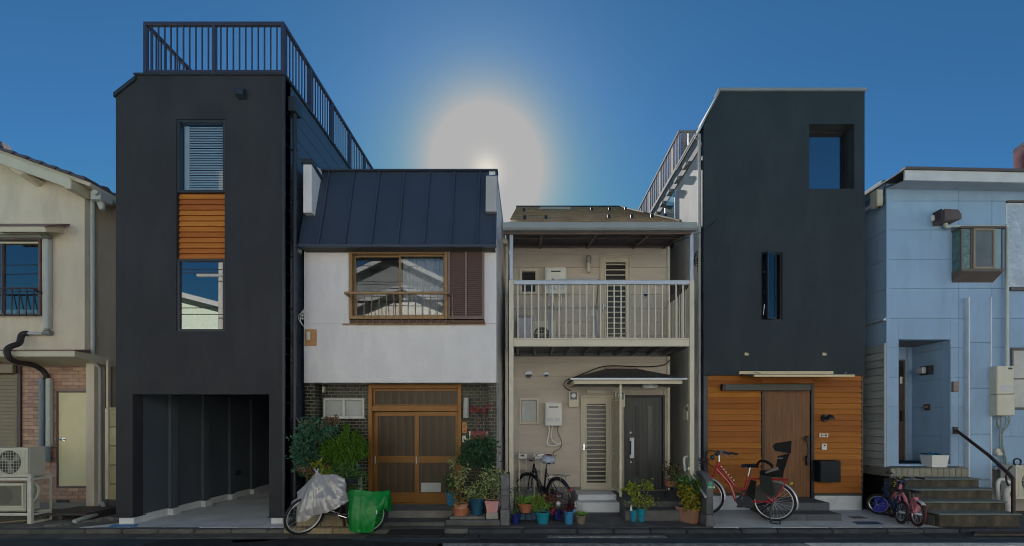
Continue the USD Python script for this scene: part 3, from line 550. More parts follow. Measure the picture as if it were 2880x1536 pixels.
# steps, planter, slab
st = thing('entrance_step', 'worn grey concrete double step before the latticed sliding door', 'step', (X(1180, 7.5), 7.5, 0))
part(st, 'upper_step', MB().box(X(1030, 7.56), X(1330, 7.56), 7.56, YB + .1, 0, .195, .012), concrete_old)
part(st, 'lower_step', MB().box(X(1060, 7.2), X(1250, 7.2), 7.19, 7.555, 0, .075, .012), concrete_dark)
rp = thing('kerb_ramp', 'dark ribbed rubber kerb ramp lying in the gutter before the entrance steps', 'ramp', (X(1170, 6.9), 6.9, ROAD_Z))
v = MB().side([(6.80, ROAD_Z + .003), (7.005, ROAD_Z + .003), (7.005, .012), (6.98, .012), (6.80, ROAD_Z + .02)], X(1092, 6.9), X(1247, 6.9))
part(rp, 'ramp_body', v, rubber); rb = MB()
for k in range(26):
    xx = X(1098, 6.9) + k * .032; rb.hull([(xx, 6.84, -.028), (xx + .014, 6.84, -.028), (xx, 6.95, .006), (xx + .014, 6.95, .006), (xx, 6.84, -.034), (xx + .014, 6.95, 0)])
part(rp, 'grip_ribs', rb, rubber, kind='stuff')
pw = thing('planter_wall', 'low planter of tan stone blocks behind the covered bicycle', 'planter', (X(915, 7.15), 7.15, 0))
for a, b in ((826, 893), (896, 958), (966, 1012)): part(pw, 'stone_block', MB().box(X(a, 7.1), X(b, 7.1), 7.175, 7.32, 0, .194, .014), stone_tan)
for a, b in ((800, 862), (864, 936), (938, 1004)): part(pw, 'stone_block', MB().box(X(a, 7.03), X(b, 7.03), 7.0, 7.172, -.09, .02, .014), stone_tan)
part(pw, 'soil', MB().box(X(828, 7.3), X(1010, 7.3), 7.322, YP, 0, .16), soil)
sl = thing('pot_shelf', 'low mossy stone slab on a plinth carrying pots right of the sliding door', 'slab', (X(1320, 7.3), 7.3, 0))
part(sl, 'plinth', MB().box(X(1252, 7.25), X(1406, 7.25), 7.25, 7.9, 0, .1, .012), concrete_dark)
part(sl, 'slab', MB().box(X(1264, 7.3), X(1364, 7.3), 7.30, 7.8, .1, .15, .01), concrete_old)
gp = thing('stone_gate_post', 'dark stone gate post with a scooped shoulder between white stucco house and balcony house', 'gate post', (X(1420, 7.3), 7.35, 0))
a, b = X(1409, 7.3), X(1431, 7.3)
part(gp, 'base', MB().box(a - .01, b + .012, 7.27, 7.75, 0, .27, .012), stone_m)
part(gp, 'middle', MB().box(a, b, 7.29, 7.75, .272, .52, .012), stone_m)
part(gp, 'head', MB().side([(7.30, .522), (7.74, .522), (7.74, .86), (7.44, .86), (7.40, .84), (7.38, .78), (7.37, .68), (7.33, .62), (7.30, .60)], a, b), stone_m)
# ================================================================ HOUSE 3: tan house with balcony
Y3, YQ = 9.25, 7.9
xl, xr = -.40, X(1882, Y3)
h3 = thing('balcony_house', 'tan sided house with slate roof behind a railed balcony on posts', 'house', ((xl + xr) / 2, Y3, 0))
GW = [rect(1462, 1121, 1514, 1192, Y3), rect(1634, 1114, 1718, 1377, Y3), rect(1757, 1112, 1868, 1377, Y3), rect(1462, 758, 1512, 828, Y3), rect(1688, 723, 1773, 962, Y3)]
ztrim = Z(1365, Y3); ztop = 6.15
part(h3, 'front_wall', MB().wall([(xl, .0), (xr, .0), (xr, ztop), (xl, ztop)], GW, Y3 + .022, Y3 + .18), tan_siding)
z = ztrim; ch_ = .295; k = 0
while z < ztop - .01:
    zt2 = min(z + ch_, ztop); segs = [(xl, xr)]
    for hh in GW:
        hx0, hz0 = hh[0]; hx1, hz1 = hh[2]
        if min(zt2, hz1) - max(z, hz0) > .03: segs = [q for s_ in segs for q in ((s_[0], min(s_[1], hx0)), (max(s_[0], hx1), s_[1])) if q[1] - q[0] > .02]
    for a, b in segs: part(h3, 'siding_course', MB().side([(Y3 + .002, z + .003), (Y3 + .021, z + .003), (Y3 + .021, zt2 - .003), (Y3 + .004, zt2 - .003)], a, b), tan_siding)
    z += ch_
part(h3, 'base_trim', MB().box(xl, X(1634, Y3) - .01, Y3 - .02, Y3 + .02, ztrim - .03, ztrim, .004), cream_trim)
part(h3, 'foundation', MB().box(xl + .02, X(1634, Y3) - .01, Y3 + .0, Y3 + .021, 0, ztrim - .032), mat('foundation_render', (.20, .195, .18), .9, .15))
part(h3, 'corner_post', MB().box(xr - .05, xr + .012, Y3 - .03, Y3 + .1, .3, 5.55, .005), cream_trim)
part(h3, 'side_wall', MB().box(xl, xl + .14, Y3 + .182, 20, 0, ztop).box(xr - .14, xr, Y3 + .182, 20, 0, ztop).box(xl, xr, 20.002, 20.1, 0, ztop), tan_siding)
# roof of slates
ry0, rz0 = 8.9, Z(625, 8.9); ry1 = 15.0; rz1 = Z(583, ry1); rx0, rx1 = xl - .02, 3.14
part(h3, 'roof_deck', MB().hull([(rx0, ry0, rz0 - .02), (rx1, ry0, rz0 - .02), (rx1, ry0, rz0 - .1), (rx0, ry0, rz0 - .1), (rx0, ry1, rz1 - .02), (rx1, ry1, rz1 - .02), (rx0, 21, rz0 - .02), (rx1, 21, rz0 - .02)]), mat('roof_felt', (.08, .07, .06), .8))
rs = random.Random(11); nrow = 26; sl_ = np.array([0, ry1 - ry0, rz1 - rz0]); nr = np.array([0, -(rz1 - rz0), ry1 - ry0]); nr /= np.linalg.norm(nr)
roof = part(h3, 'roof_underlay', MB().add([(rx0, ry0, rz0 - .015), (rx1, ry0, rz0 - .015), (rx1, ry1, rz1 - .015), (rx0, ry1, rz1 - .015)], [(0, 1, 2, 3)]), mat('roof_felt', (0, 0, 0)))
cnt = 0; far = MB()
for r in range(nrow):
    xx = rx0 - (.15 if r % 2 else 0)
    while xx < rx1:
        a, b = max(xx + .004, rx0), min(xx + .30 - .004, rx1)
        if b - a > .03:
            p0 = np.array([0, ry0, rz0]) + sl_ * (r / nrow); p1 = np.array([0, ry0, rz0]) + sl_ * ((r + 1.12) / nrow); t = .018 + rs.uniform(0, .006)
            q = [p0 + nr * t + [a, 0, 0], p0 + nr * t + [b, 0, 0], p1 + nr * .004 + [b, 0, 0], p1 + nr * .004 + [a, 0, 0], p0 + [a, 0, 0], p0 + [b, 0, 0]]
            fs = [(0, 1, 2, 3), (4, 5, 1, 0)]
            if cnt < 296: part(roof, 'slate', MB().add(q, fs), slate_m)
            else: far.add(q, fs)
            cnt += 1
        xx += .30
if far.v: part(roof, 'slate_field', far, slate_m, kind='stuff')
part(h3, 'ridge_cap', MB().hull([(rx0 - .02, ry1 - .15, rz1 - .05), (rx1 + .02, ry1 - .15, rz1 - .05), (rx0 - .02, ry1, rz1 + .06), (rx1 + .02, ry1, rz1 + .06), (rx0 - .02, ry1 + .15, rz1 - .05), (rx1 + .02, ry1 + .15, rz1 - .05)]), mat('ridge_metal', (.09, .085, .075), .85, spec=.08))
part(h3, 'gable_trim', MB().add([p + d for p in (np.array([rx1, ry0, rz0]), np.array([rx1 + .05, ry0, rz0]), np.array([rx1 + .05, ry1, rz1]), np.array([rx1, ry1, rz1])) for d in (np.array([0, 0, -.08]), np.array([0, 0, .05]))], [(0, 2, 3, 1), (2, 4, 5, 3), (4, 6, 7, 5), (6, 0, 1, 7), (1, 3, 5, 7), (0, 6, 4, 2)]), mat('ridge_metal', (0, 0, 0)))
def on_roof(px, py):                                      # point on the slope seen at a photo pixel
    u = np.array([(px - CX) / FOC, 1, (CY - py) / FOC]); c = (rz1 - rz0) / (ry1 - ry0)
    t = (rz0 - H - c * ry0) / (u[2] - c); return np.array([0, 0, H]) + u * t
for (px, py) in ((1474, 596), (1665, 593), (1715, 593), (1759, 592), (1476, 619), (1535, 619), (1712, 616), (1777, 616), (1834, 614)):
    p = on_roof(px, py); w = .035
    part(h3, 'snow_guard', MB().box(p[0] - w, p[0] + w, p[1] - .02, p[1] + .02, p[2] - .02, p[2] + .10, .004).hull([(p[0] - .02, p[1], p[2]), (p[0] + .02, p[1], p[2]), (p[0], p[1] + .2, p[2] + .1), (p[0], p[1] + .2, p[2] + .13)]), black_metal)
p = on_roof(1518, 590); q = on_roof(1604, 590)
ysk = p[1] - .1; zsk = Z(580.5, ysk)
sk = part(h3, 'skylight', MB().box(p[0], q[0], ysk, ysk + .5, p[2] - .3, zsk, .02), mat('skylight_curb', (.40, .36, .28), .45, spec=.6))
part(sk, 'skylight_glass', MB().box(p[0] + .08, q[0] - .08, ysk - .02, ysk - .002, p[2] - .1, zsk - .1), black_metal)
part(h3, 'left_gutter', MB().tube([(xl - .06, 8.3, 5.30), (xl - .06, 9.3, 5.52)], .05, 10).tube([(xl - .05, 8.7, 5.4), (xl - .05, 8.7, .3)], .035, 10), alu_cream, 40)
# openings of the wall
x0, x1, z0, z1 = R(1462, 1121, 1514, 1192, Y3)
w = part(h3, 'window', window_frame(x0 - .01, x1 + .01, z0 - .01, z1 + .01, Y3 - .03, Y3 + .08, .045), alu_cream); pane(w, x0 + .04, x1 - .04, z0 + .04, z1 - .04, Y3 + .02, frost)
x0, x1, z0, z1 = R(1462, 758, 1512, 828, Y3)
w = part(h3, 'window', window_frame(x0 - .01, x1 + .01, z0 - .01, z1 + .01, Y3 - .03, Y3 + .08, .06).box(x0, x1, Y3 - .02, Y3 + .03, (z0 + z1) / 2 - .02, (z0 + z1) / 2 + .02), alu_cream); pane(w, x0 + .05, x1 - .05, z0 + .05, z1 - .05, Y3 + .04, mat('plum_glass', (.035, .028, .034), .2, .15, 4, .1, spec=.5))
part(h3, 'room', MB().box(xl + .2, 1.78, Y3 + 1.5, Y3 + 1.52, .3, 5.5).box(xl + .2, 1.8, Y3 + .19, Y3 + 1.5, 2.9, 2.95).box(1.78, 1.8, Y3 + .19, Y3 + 1.5, .3, 5.5), dark_inside)
def louvre_door(px0, py0, px1, py1, lx0, ly0, lx1, ly1, nb, hy, label):
    x0, x1, z0, z1 = R(px0, py0, px1, py1, Y3); a, b, c, d = R(lx0, ly0, lx1, ly1, Y3)
    t = part(h3, 'louvred_door', MB().wall([(x0 + .002, z0 + .002), (x1 - .002, z0 + .002), (x1 - .002, z1 - .002), (x0 + .002, z1 - .002)], [[(a, c), (b, c), (b, d), (a, d)]], Y3 - .005, Y3 + .05), alu_cream, label=label)
    part(t, 'door_frame', window_frame(x0 - .004, x1 + .004, z0, z1 + .004, Y3 - .04, Y3 - .006, .035).wall([(a - .03, c - .03), (b + .03, c - .03), (b + .03, d + .03), (a - .03, d + .03)], [[(a, c), (b, c), (b, d), (a, d)]], Y3 - .022, Y3 - .0055), alu_cream)
    part(t, 'pane', MB().box(a, b, Y3 + .03, Y3 + .036, c, d), mat('dark_screen', (.022, .022, .024), .3, .1, 3, .05, spec=.6))
    for k in range(nb):
        zz = c + (d - c) * (k + .6) / nb
        part(t, 'louvre', MB().box(a, b, Y3 - .012, Y3 + .02, zz - .012, zz + .012, .004), alu_cream)
    hx = x0 + .06; hz = Z(hy, Y3)
    part(t, 'handle', MB().box(hx - .02, hx + .02, Y3 - .047, Y3 - .0055, hz - .05, hz + .09, .006).tube([(hx, Y3 - .06, hz), (hx + .13, Y3 - .065, hz)], .011, 8).tube([(hx, Y3 - .045, hz), (hx, Y3 - .07, hz)], .012, 8), chrome)
louvre_door(1634, 1114, 1718, 1377, 1650, 1136, 1704, 1358, 18, 1260, 'ground floor door with silver louvre bars')
louvre_door(1688, 723, 1773, 962, 1704, 738, 1759, 948, 14, 868, 'balcony door with silver louvre bars')
x0, x1, z0, z1 = R(1757, 1112, 1868, 1377, Y3)
dd = part(h3, 'front_door', MB().box(x0 + .03, x1 - .03, Y3 + .02, Y3 + .06, z0, z1 - .04), mat('dark_grey_door', (.045, .05, .048), .45, .1, 2, .05), label='dark grey front door with long silver handle')
part(dd, 'frame', window_frame(x0 - .005, x1 + .005, z0, z1 + .005, Y3 - .04, Y3 + .019, .04), mat('door_frame_dark', (.035, .036, .036), .45))
def strip(px0, px1, py0, py1, m, nm): part(dd, nm, MB().pb(px0, py0, px1, py1, Y3 + .012, .008, .002), m)
strip(1787, 1799, 1142, 1340, black_metal, 'glass_strip'); strip(1822, 1835, 1142, 1350, mat('dark_screen', (0, 0, 0)), 'glass_strip')
for px in (1778, 1806, 1815, 1842, 1852): part(dd, 'groove_bead', MB().pb(px, 1120, px + 1.5, 1372, Y3 + .016, .003), black_metal)
part(dd, 'handle', MB().pb(1775, 1231, 1784, 1289, Y3 - .05, .03, .006).pb(1771, 1231, 1784, 1241, Y3 - .045, .064, .004).pb(1771, 1279, 1784, 1289, Y3 - .045, .064, .004), alu)
part(dd, 'lock', MB().disc((X(1773.5, Y3), Y3 + .02, Z(1217, Y3)), (0, -1, 0), .022, .02, 14).disc((X(1775, Y3), Y3 + .02, Z(1300, Y3)), (0, -1, 0), .02, .02, 14), alu)
def round_vent(px, py, r):
    c = np.array([X(px, Y3), Y3, Z(py, Y3)])
    t = part(h3, 'round_vent', MB().ring(c + [0, -.01, 0], (0, 1, 0), r, .014, 28, 8), alu, 40)
    m = MB(); a = np.linspace(np.pi, 2 * np.pi, 14); m.hull([(c[0] + r * math.cos(q), y, c[2] + r * math.sin(q)) for q in a for y in (c[1] - .004, c[1] - .001)]); part(t, 'dark_slot', m, black_metal)
    m = MB(); a = np.linspace(0, np.pi, 14); m.hull([(c[0] + r * math.cos(q), y, c[2] + r * math.sin(q)) for q in a for y in (c[1] - .03, c[1] - .001)]); part(t, 'hood', m, alu)
round_vent(1487, 1053.5, .082); round_vent(1536, 1053.5, .058); round_vent(1815, 828, .06)
part(h3, 'sign_plate', MB().pb(1650, 1097.5, 1704, 1107, Y3 - .03, .03, .004), ivory_plastic)
def heater(px0, py0, px1, py1, name, label, pipes):
    x0, x1, z0, z1 = R(px0, py0, px1, py1, Y3 - .2)
    t = thing(name, label, 'water heater', ((x0 + x1) / 2, Y3 - .1, z0))
    part(t, 'casing', MB().box(x0, x1, Y3 - .2, Y3 - .002, z0, z1, .014), white_plastic)
    part(t, 'front_cover', MB().box(x0 + .03, x1 - .03, Y3 - .212, Y3 - .2, z0 + .08, z1 - .03, .008), white_plastic)
    part(t, 'flue_slot', MB().box((x0 + x1) / 2 - .1, (x0 + x1) / 2 + .1, Y3 - .218, Y3 - .211, z1 - .11, z1 - .085), black_metal)
    part(t, 'rating_label', MB().box(x0 + .05, (x0 + x1) / 2 - .01, Y3 - .216, Y3 - .211, z0 + .1, z0 + .17).box((x0 + x1) / 2 + .03, x1 - .05, Y3 - .216, Y3 - .211, z0 + .1, z0 + .17), mat('label_paper', (.55, .56, .56), .6, .1))
    part(t, 'bracket', MB().box((x0 + x1) / 2 - .08, (x0 + x1) / 2 + .08, Y3 - .03, Y3 - .001, z1, z1 + .03), alu)
    m = MB()
    for pts in pipes: m.tube(smoothpath([(X(a, Y3 - .1), Y3 - .1 + o, Z(b, Y3 - .1)) for a, b, o in pts], 16), .016, 8)
    part(t, 'pipes', m, white_plastic, 40)
heater(1533, 1132, 1581, 1198, 'water_heater', 'white wall water heater between small window and louvred ground floor door', [[(1541, 1198, 0), (1541, 1230, 0), (1542, 1252, 0), (1560, 1253, 0), (1578, 1250, .05)], [(1553, 1198, 0), (1551, 1215, 0), (1554, 1240, .02), (1570, 1248, .05), (1578, 1246, .09)]])
heater(1533, 751, 1593, 826, 'water_heater', 'white water heater high on the wall behind the balcony railing', [[(1545, 826, 0), (1543, 850, 0), (1543, 885, .05)], [(1557, 826, 0), (1556, 845, 0), (1565, 868, .05)], [(1577, 826, 0), (1578, 848, 0), (1572, 870, .06)]])
def cable(name, label, pts, r, m=None, n=40): single(name, MB().tube(smoothpath(pts, n), r, 6), m or black_metal, label, 'cable', 40)
cable('heater_wire', 'thin dark wire looping below the ground floor water heater', [(X(a, Y3 - .05), Y3 - .05, Z(b, Y3)) for a, b in ((1570, 1200), (1573, 1225), (1580, 1245), (1570, 1265), (1557, 1272), (1556, 1281), (1565, 1279))], .007)
cable('power_cable', 'black cable sagging across the tan wall to the meter above the canopy', [(X(a, 9.2), 9.18, Z(b, 9.2)) for a, b in ((1884, 1012), (1868, 1026), (1840, 1031), (1770, 1031), (1700, 1031), (1660, 1043), (1610, 1063), (1588, 1075), (1585, 1085), (1595, 1094), (1607, 1101))], .011)
def meter(px0, py0, px1, py1, label, yy=9.25):
    x0, x1, z0, z1 = R(px0, py0, px1, py1, yy - .12)
    t = thing('electric_meter', label, 'electricity meter', ((x0 + x1) / 2, yy - .06, z0))
    part(t, 'box', MB().wall([(x0, z0), (x1, z0), (x1, z1), (x0, z1)], [[(x0 + .03, z0 + (z1 - z0) * .48), (x1 - .03, z0 + (z1 - z0) * .48), (x1 - .03, z1 - .02), (x0 + .03, z1 - .02)]], yy - .12, yy - .1).box(x0, x1, yy - .099, yy - .002, z0, z1, .01), ivory_plastic)
    part(t, 'meter_window', MB().box(x0 + .03, x1 - .03, yy - .112, yy - .1, z0 + (z1 - z0) * .48, z1 - .02), mat('dark_screen', (0, 0, 0)))
    part(t, 'dial', MB().disc(((x0 + x1) / 2, yy - .112, z0 + (z1 - z0) * .74), (0, -1, 0), .045, .012, 16), alu)
meter(1600, 1101, 1627, 1145, 'grey electricity meter box left of the louvred ground floor door')
meter(1730, 1101, 1758, 1145, 'electricity meter box behind the lattice screen post beside the dark front door')
# balcony (part of the house): posts, deck, rails, patio roof
zb0, zb1 = Z(974, YQ), Z(951, YQ); bx0, bx1 = X(1438, YQ), X(1946, YQ)
bal = thing('balcony', 'silver aluminium balcony on two tall posts before the tan house', 'balcony', ((bx0 + bx1) / 2, YQ, 0))
hw = X(1444.5, YQ) - bx0
zrail0, zrail1 = Z(800, YQ), Z(787.6, YQ); zroof = Z(640, YQ)
for xx in (bx0, bx1):
    part(bal, 'post', MB().box(xx - hw, xx + hw, YQ - .01, YQ + .08, 0, zrail1, .006), alu_cream)
    part(bal, 'upper_post', MB().box(xx - hw + .01, xx + hw - .01, YQ, YQ + .07, zrail1 + .002, zroof, .006), alu)
part(bal, 'front_beam', MB().box(bx0 + hw, bx1 - hw, YQ + .01, YQ + .06, zb0, zb1, .005).box(bx0 + hw, bx1 - hw, YQ - .004, YQ + .0095, zb1 - .03, zb1, .003), alu_cream)
part(bal, 'top_rail', MB().box(bx0 + hw, bx1 - hw, YQ, YQ + .06, zrail0, zrail1, .008), alu)
n = 26
for k in range(n):
    xx = X(1456.7, YQ) + k * .1277
    if xx < bx1 - hw - .02: part(bal, 'baluster', MB().box(xx - .0115, xx + .0115, YQ + .02, YQ + .04, zb1, zrail0), alu_cream)
for xx in (bx0, bx1):
    part(bal, 'side_rail', MB().box(xx - .02, xx + .02, YQ + .082, Y3 - .05, zrail0 + .0, zrail1 - .002), mat('brown_rail', (.16, .12, .10), .5) if xx > 1 else alu_cream)
    for k in range(1, 11): part(bal, 'baluster', MB().box(xx - .01, xx + .01, YQ + .08 + k * .112, YQ + .10 + k * .112, zb1 - .05, zrail0), alu_cream)
part(bal, 'side_beam', MB().box(bx0 - .02, bx0 + .03, YQ + .082, Y3 - .03, zb0 + .02, zb1 - .01).box(bx1 - .03, bx1 + .02, YQ + .082, Y3 - .03, zb0 + .02, zb1 - .01), mat('joist_metal', (.16, .165, .17), .5))
nd = 9
for k in range(nd):
    a = YQ + .065 + k * (Y3 - .03 - YQ - .065) / nd; part(bal, 'deck_board', MB().box(bx0 + .031, bx1 - .031, a + .003, a + (Y3 - .03 - YQ - .065) / nd - .003, zb1 - .035, zb1 - .012), mat('deck_resin', (.22, .22, .215), .6, jit=.05))
for k in range(10):
    xx = bx0 + .10 + k * (bx1 - bx0 - .2) / 9
    part(bal, 'joist', MB().box(xx - .025, xx + .025, YQ + .062, Y3 - .03, zb0 + .03, zb1 - .037), mat('joist_metal', (0, 0, 0)))
part(bal, 'ledger', MB().box(bx0 + .05, bx1 - .05, Y3 - .03, Y3 - .003, zb0 + .02, zb1 - .01), mat('joist_metal', (0, 0, 0)))
# patio roof
YG = 7.74; zg0, zg1 = Z(645, YG), Z(625, YG); qx0, qx1 = X(1414, YG), X(1961, YG); zback = Z(700, Y3) + .06
pr = thing('balcony_roof', 'lean-to roof of smoky corrugated sheet over the balcony with silver front gutter', 'canopy', ((qx0 + qx1) / 2, YG, zg0))
part(pr, 'gutter', MB().side([(YG, zg0 + .03), (YG + .03, zg0), (YG + .11, zg0), (YG + .12, zg0 + .04), (YG + .12, zg1), (YG + .1, zg1), (YG + .1, zg0 + .04), (YG + .03, zg0 + .02), (YG + .015, zg0 + .04), (YG + .015, zg1), (YG, zg1)], qx0, qx1), mat('grey_gutter', (.30, .32, .31), .4, .05, metal=.2))
part(pr, 'front_beam', MB().box(qx0 + .03, qx1 - .05, YG + .122, YG + .17, zg0 - .03, zg0 + .05, .004), mat('bronze_beam', (.12, .09, .08), .5))
def zr(y): return zg0 + .05 + (zback - zg0 - .05) * (y - YG - .15) / (Y3 - YG - .15)
for k, xx in enumerate((qx0 + .06, .245, 1.266, 2.26, 2.93)):
    part(pr, 'rafter', MB().side([(YG + .171, zr(YG + .171) - .06), (Y3, zback - .06), (Y3, zback - .004), (YG + .171, zr(YG + .171) - .004)], xx - .022, xx + .022), mat('bronze_beam', (0, 0, 0)))
for yy in (8.28, 9.1): part(pr, 'purlin', MB().box(qx0 + .085, 2.9, yy, yy + .035, zr(yy) - .05, zr(yy) - .012), mat('bronze_beam', (0, 0, 0)))
n = 90; xs = np.linspace(qx0 + .03, qx1 - .05, n); off = .008 * np.sin(np.arange(n) * 1.6)
smoky = film('smoky_polycarbonate', (.11, .085, .085), .04, .3, .3, .05)
part(pr, 'corrugated_sheet', MB().grid(np.stack([np.stack([xs, np.full(n, y), zr(y) + .01 + off], -1) for y in (YG + .12, 8.4, Y3 - .0)], 0)), smoky, True)
# things on the balcony
al = thing('balcony_lamp', 'grey tube wall lamp left of the balcony door', 'wall lamp', (X(1655, 9.15), 9.15, Z(766, 9.15)))
part(al, 'cap', MB().lathe([(0, .2), (.055, .2), (.06, .33), (.03, .36), (0, .36)], (X(1655, 9.15), 9.15, Z(766, 9.15)), 16), mat('grey_cap', (.30, .28, .25), .4))
part(al, 'glass_tube', MB().lathe([(0, 0), (.04, 0), (.042, .198)], (X(1655, 9.15), 9.15, Z(766, 9.15)), 16), mat('milky_tube', (.55, .52, .46), .3))
deck = zb1 - .012
bxm = thing('storage_box', 'pale lidded storage box on the balcony behind the left railing', 'box', (X(1478, 8.9), 8.9, deck))
a, b = X(1458, 8.9), X(1497, 8.9)
part(bxm, 'box', MB().box(a, b, 8.85, 9.15, deck, Z(894, 8.9), .012), mat('lilac_plastic', (.44, .44, .52), .5)); part(bxm, 'lid', MB().box(a - .012, b + .012, 8.84, 9.16, Z(894, 8.9) + .002, Z(889, 8.9), .008).box((a + b) / 2 - .03, (a + b) / 2 + .03, 8.825, 8.84, Z(894, 8.9) - .02, Z(885, 8.9)), mat('grey_cap', (0, 0, 0)))
def ac_unit(name, label, x0, x1, y0, y1, z0, z1, fan_x, fan_r, fanless=False):
    t = thing(name, label, 'air conditioner', ((x0 + x1) / 2, (y0 + y1) / 2, z0)); zc = (z0 + z1) / 2
    hole = [(fan_x + fan_r * math.cos(q), zc + fan_r * math.sin(q)) for q in np.linspace(0, 2 * np.pi, 40, endpoint=False)]
    part(t, 'casing', MB().wall([(x0, z0), (x1, z0), (x1, z1), (x0, z1)], [hole], y0, y0 + .02).box(x0, x1, y0 + .0205, y1, z0, z1, .012), ivory_plastic)
    f = part(t, 'fan_well', MB().disc((fan_x, y0 + .019, zc), (0, 1, 0), fan_r + .005, .001, 40), mat('fan_dark', (.05, .05, .05), .6))
    bl = MB(); bl.disc((fan_x, y0 + .010, zc), (0, 1, 0), fan_r * .22, .008, 20)
    for k in range(3):
        q = k * 2.094 + .4; c, s_ = math.cos(q), math.sin(q)
        pts = [(fan_x + fan_r * (r * math.cos(q + w)), y0 + .012 + .004 * w, zc + fan_r * r * math.sin(q + w)) for r, w in ((.2, -.3), (.85, -.1), (.9, .55), (.25, .35))]
        bl.add(pts, [(0, 1, 2, 3)])
    part(f, 'fan_blades', bl, mat('fan_grey', (.25, .25, .23), .5))
    g = MB(); nv = int((x1 - x0) / .045)
    for k in range(1, nv):
        xx = x0 + (x1 - x0) * k / nv
        if x0 + .02 < xx < fan_x + fan_r * 1.55: g.box(xx - .002, xx + .002, y0 - .012, y0 - .009, z0 + .04, z1 - .04)
    for k in range(1, 9):
        zz = z0 + .03 + (z1 - z0 - .06) * k / 9; g.box(x0 + .03, min(x1 - .02, fan_x + fan_r * 1.5), y0 - .014, y0 - .011, zz - .002, zz + .002)
    for q in (x0 + .03, min(x1 - .03, fan_x + fan_r * 1.45)): g.box(q - .006, q + .006, y0 - .011, y0, z0 + .04, z0 + .06).box(q - .006, q + .006, y0 - .011, y0, z1 - .06, z1 - .04)
    part(t, 'guard_grille', g, ivory_plastic); return t
a, b = X(1498, 8.95), X(1563, 8.95)
ac_unit('balcony_air_conditioner', 'air conditioner unit on the balcony below the white water heater', a, b, 8.95, 9.2, deck, Z(903, 8.95), a + .19, .17)
cr = thing('laundry_rack', 'folding metal laundry rack standing on the balcony before the door', 'laundry rack', (X(1610, 8.6), 8.6, deck))
def bp(px, py, y): return (X(px, y), y, Z(py, y))
part(cr, 'leg', MB().tube([bp(1546, 871, 8.5), (X(1546, 8.5), 8.5, deck)], .022, 8), mat('steel_blue_pole', (.25, .30, .40), .4)); part(cr, 'leg', MB().tube([bp(1672, 871, 8.5), (X(1681, 8.5), 8.5, deck)], .022, 8), mat('steel_blue_pole', (0, 0, 0)))
part(cr, 'upright', MB().tube([bp(1544, 800, 8.52), bp(1544, 871, 8.52)], .012, 8), alu); part(cr, 'upright', MB().tube([bp(1683, 785, 8.52), bp(1677, 871, 8.52)], .014, 8), bronze)
part(cr, 'bar', MB().tube([bp(1551, 788, 8.5), bp(1683, 783, 8.5)], .012, 8), alu); part(cr, 'bar', MB().tube([bp(1551, 863, 8.5), bp(1672, 863, 8.5)], .012, 8), alu)
for px, py, r_ in ((1546, 864, .035), (1677, 864, .045), (1555, 787, .03)): part(cr, 'joint', MB().ball(bp(px, py, 8.5), r_, 1), mat('grey_cap', (0, 0, 0)))
single('power_strip', MB().box(X(1663, 8.6), X(1670, 8.6), 8.6, 8.63, Z(889, 8.6), Z(871, 8.6), .004), white_plastic, 'white socket strip hanging on the laundry rack beside the balcony door', 'power strip')
# porch canopy with hip roof
YC = 8.35; cx0, cx1 = X(1609, YC), X(1925, YC); cz0, cz1 = Z(1080, YC), Z(1068, YC)
pc = thing('porch_canopy', 'small dark hipped canopy with cream fascia over the two ground floor doors', 'canopy', ((cx0 + cx1) / 2, YC, cz0))
part(pc, 'fascia', MB().box(cx0 + .03, cx1 - .04, YC, YC + .03, cz0, cz1, .004).box(cx0 + .03, cx0 + .06, YC + .031, Y3 - .03, cz0, cz1).box(cx1 - .07, cx1 - .04, YC + .031, Y3 - .03, cz0, cz1), cream_trim)
part(pc, 'soffit', MB().box(cx0 + .061, cx1 - .071, YC + .031, Y3 - .03, cz0 + .02, cz0 + .04), mat('soffit_grey', (.25, .23, .21), .8))
zr_ = Z(1038, Y3); t0, t1 = X(1708, Y3), X(1784, Y3)
part(pc, 'roof', MB().hull([(cx0 - .03, YC - .05, cz1), (cx1 + .03, YC - .05, cz1), (cx0 - .03, Y3 - .03, cz1), (cx1 + .03, Y3 - .03, cz1), (cx0 - .03, YC - .05, cz1 + .025), (cx1 + .03, YC - .05, cz1 + .025), (t0, Y3 - .03, zr_), (t1, Y3 - .03, zr_), (t0, Y3 - .10, zr_), (t1, Y3 - .10, zr_)]), mat('canopy_felt', (.075, .08, .075), .6, .2, 6, .3))
part(pc, 'front_trim', MB().box(cx0 - .04, cx1 + .04, YC - .065, YC - .051, cz1 - .01, cz1 + .03, .004), alu)
part(pc, 'ridge_flashing', MB().box(t0 - .05, t1 + .05, Y3 - .12, Y3 - .01, zr_ - .01, zr_ + .025, .005), mat('pinkish_flashing', (.33, .24, .21), .6))
part(pc, 'ceiling_lamp', MB().lathe([(0, -.09), (.15, -.085), (.165, -.04), (.16, -.001), (0, 0)], (X(1827, 8.7), 8.7, cz0 + .018), 28), mat('lamp_cover', (.50, .52, .50), .35))
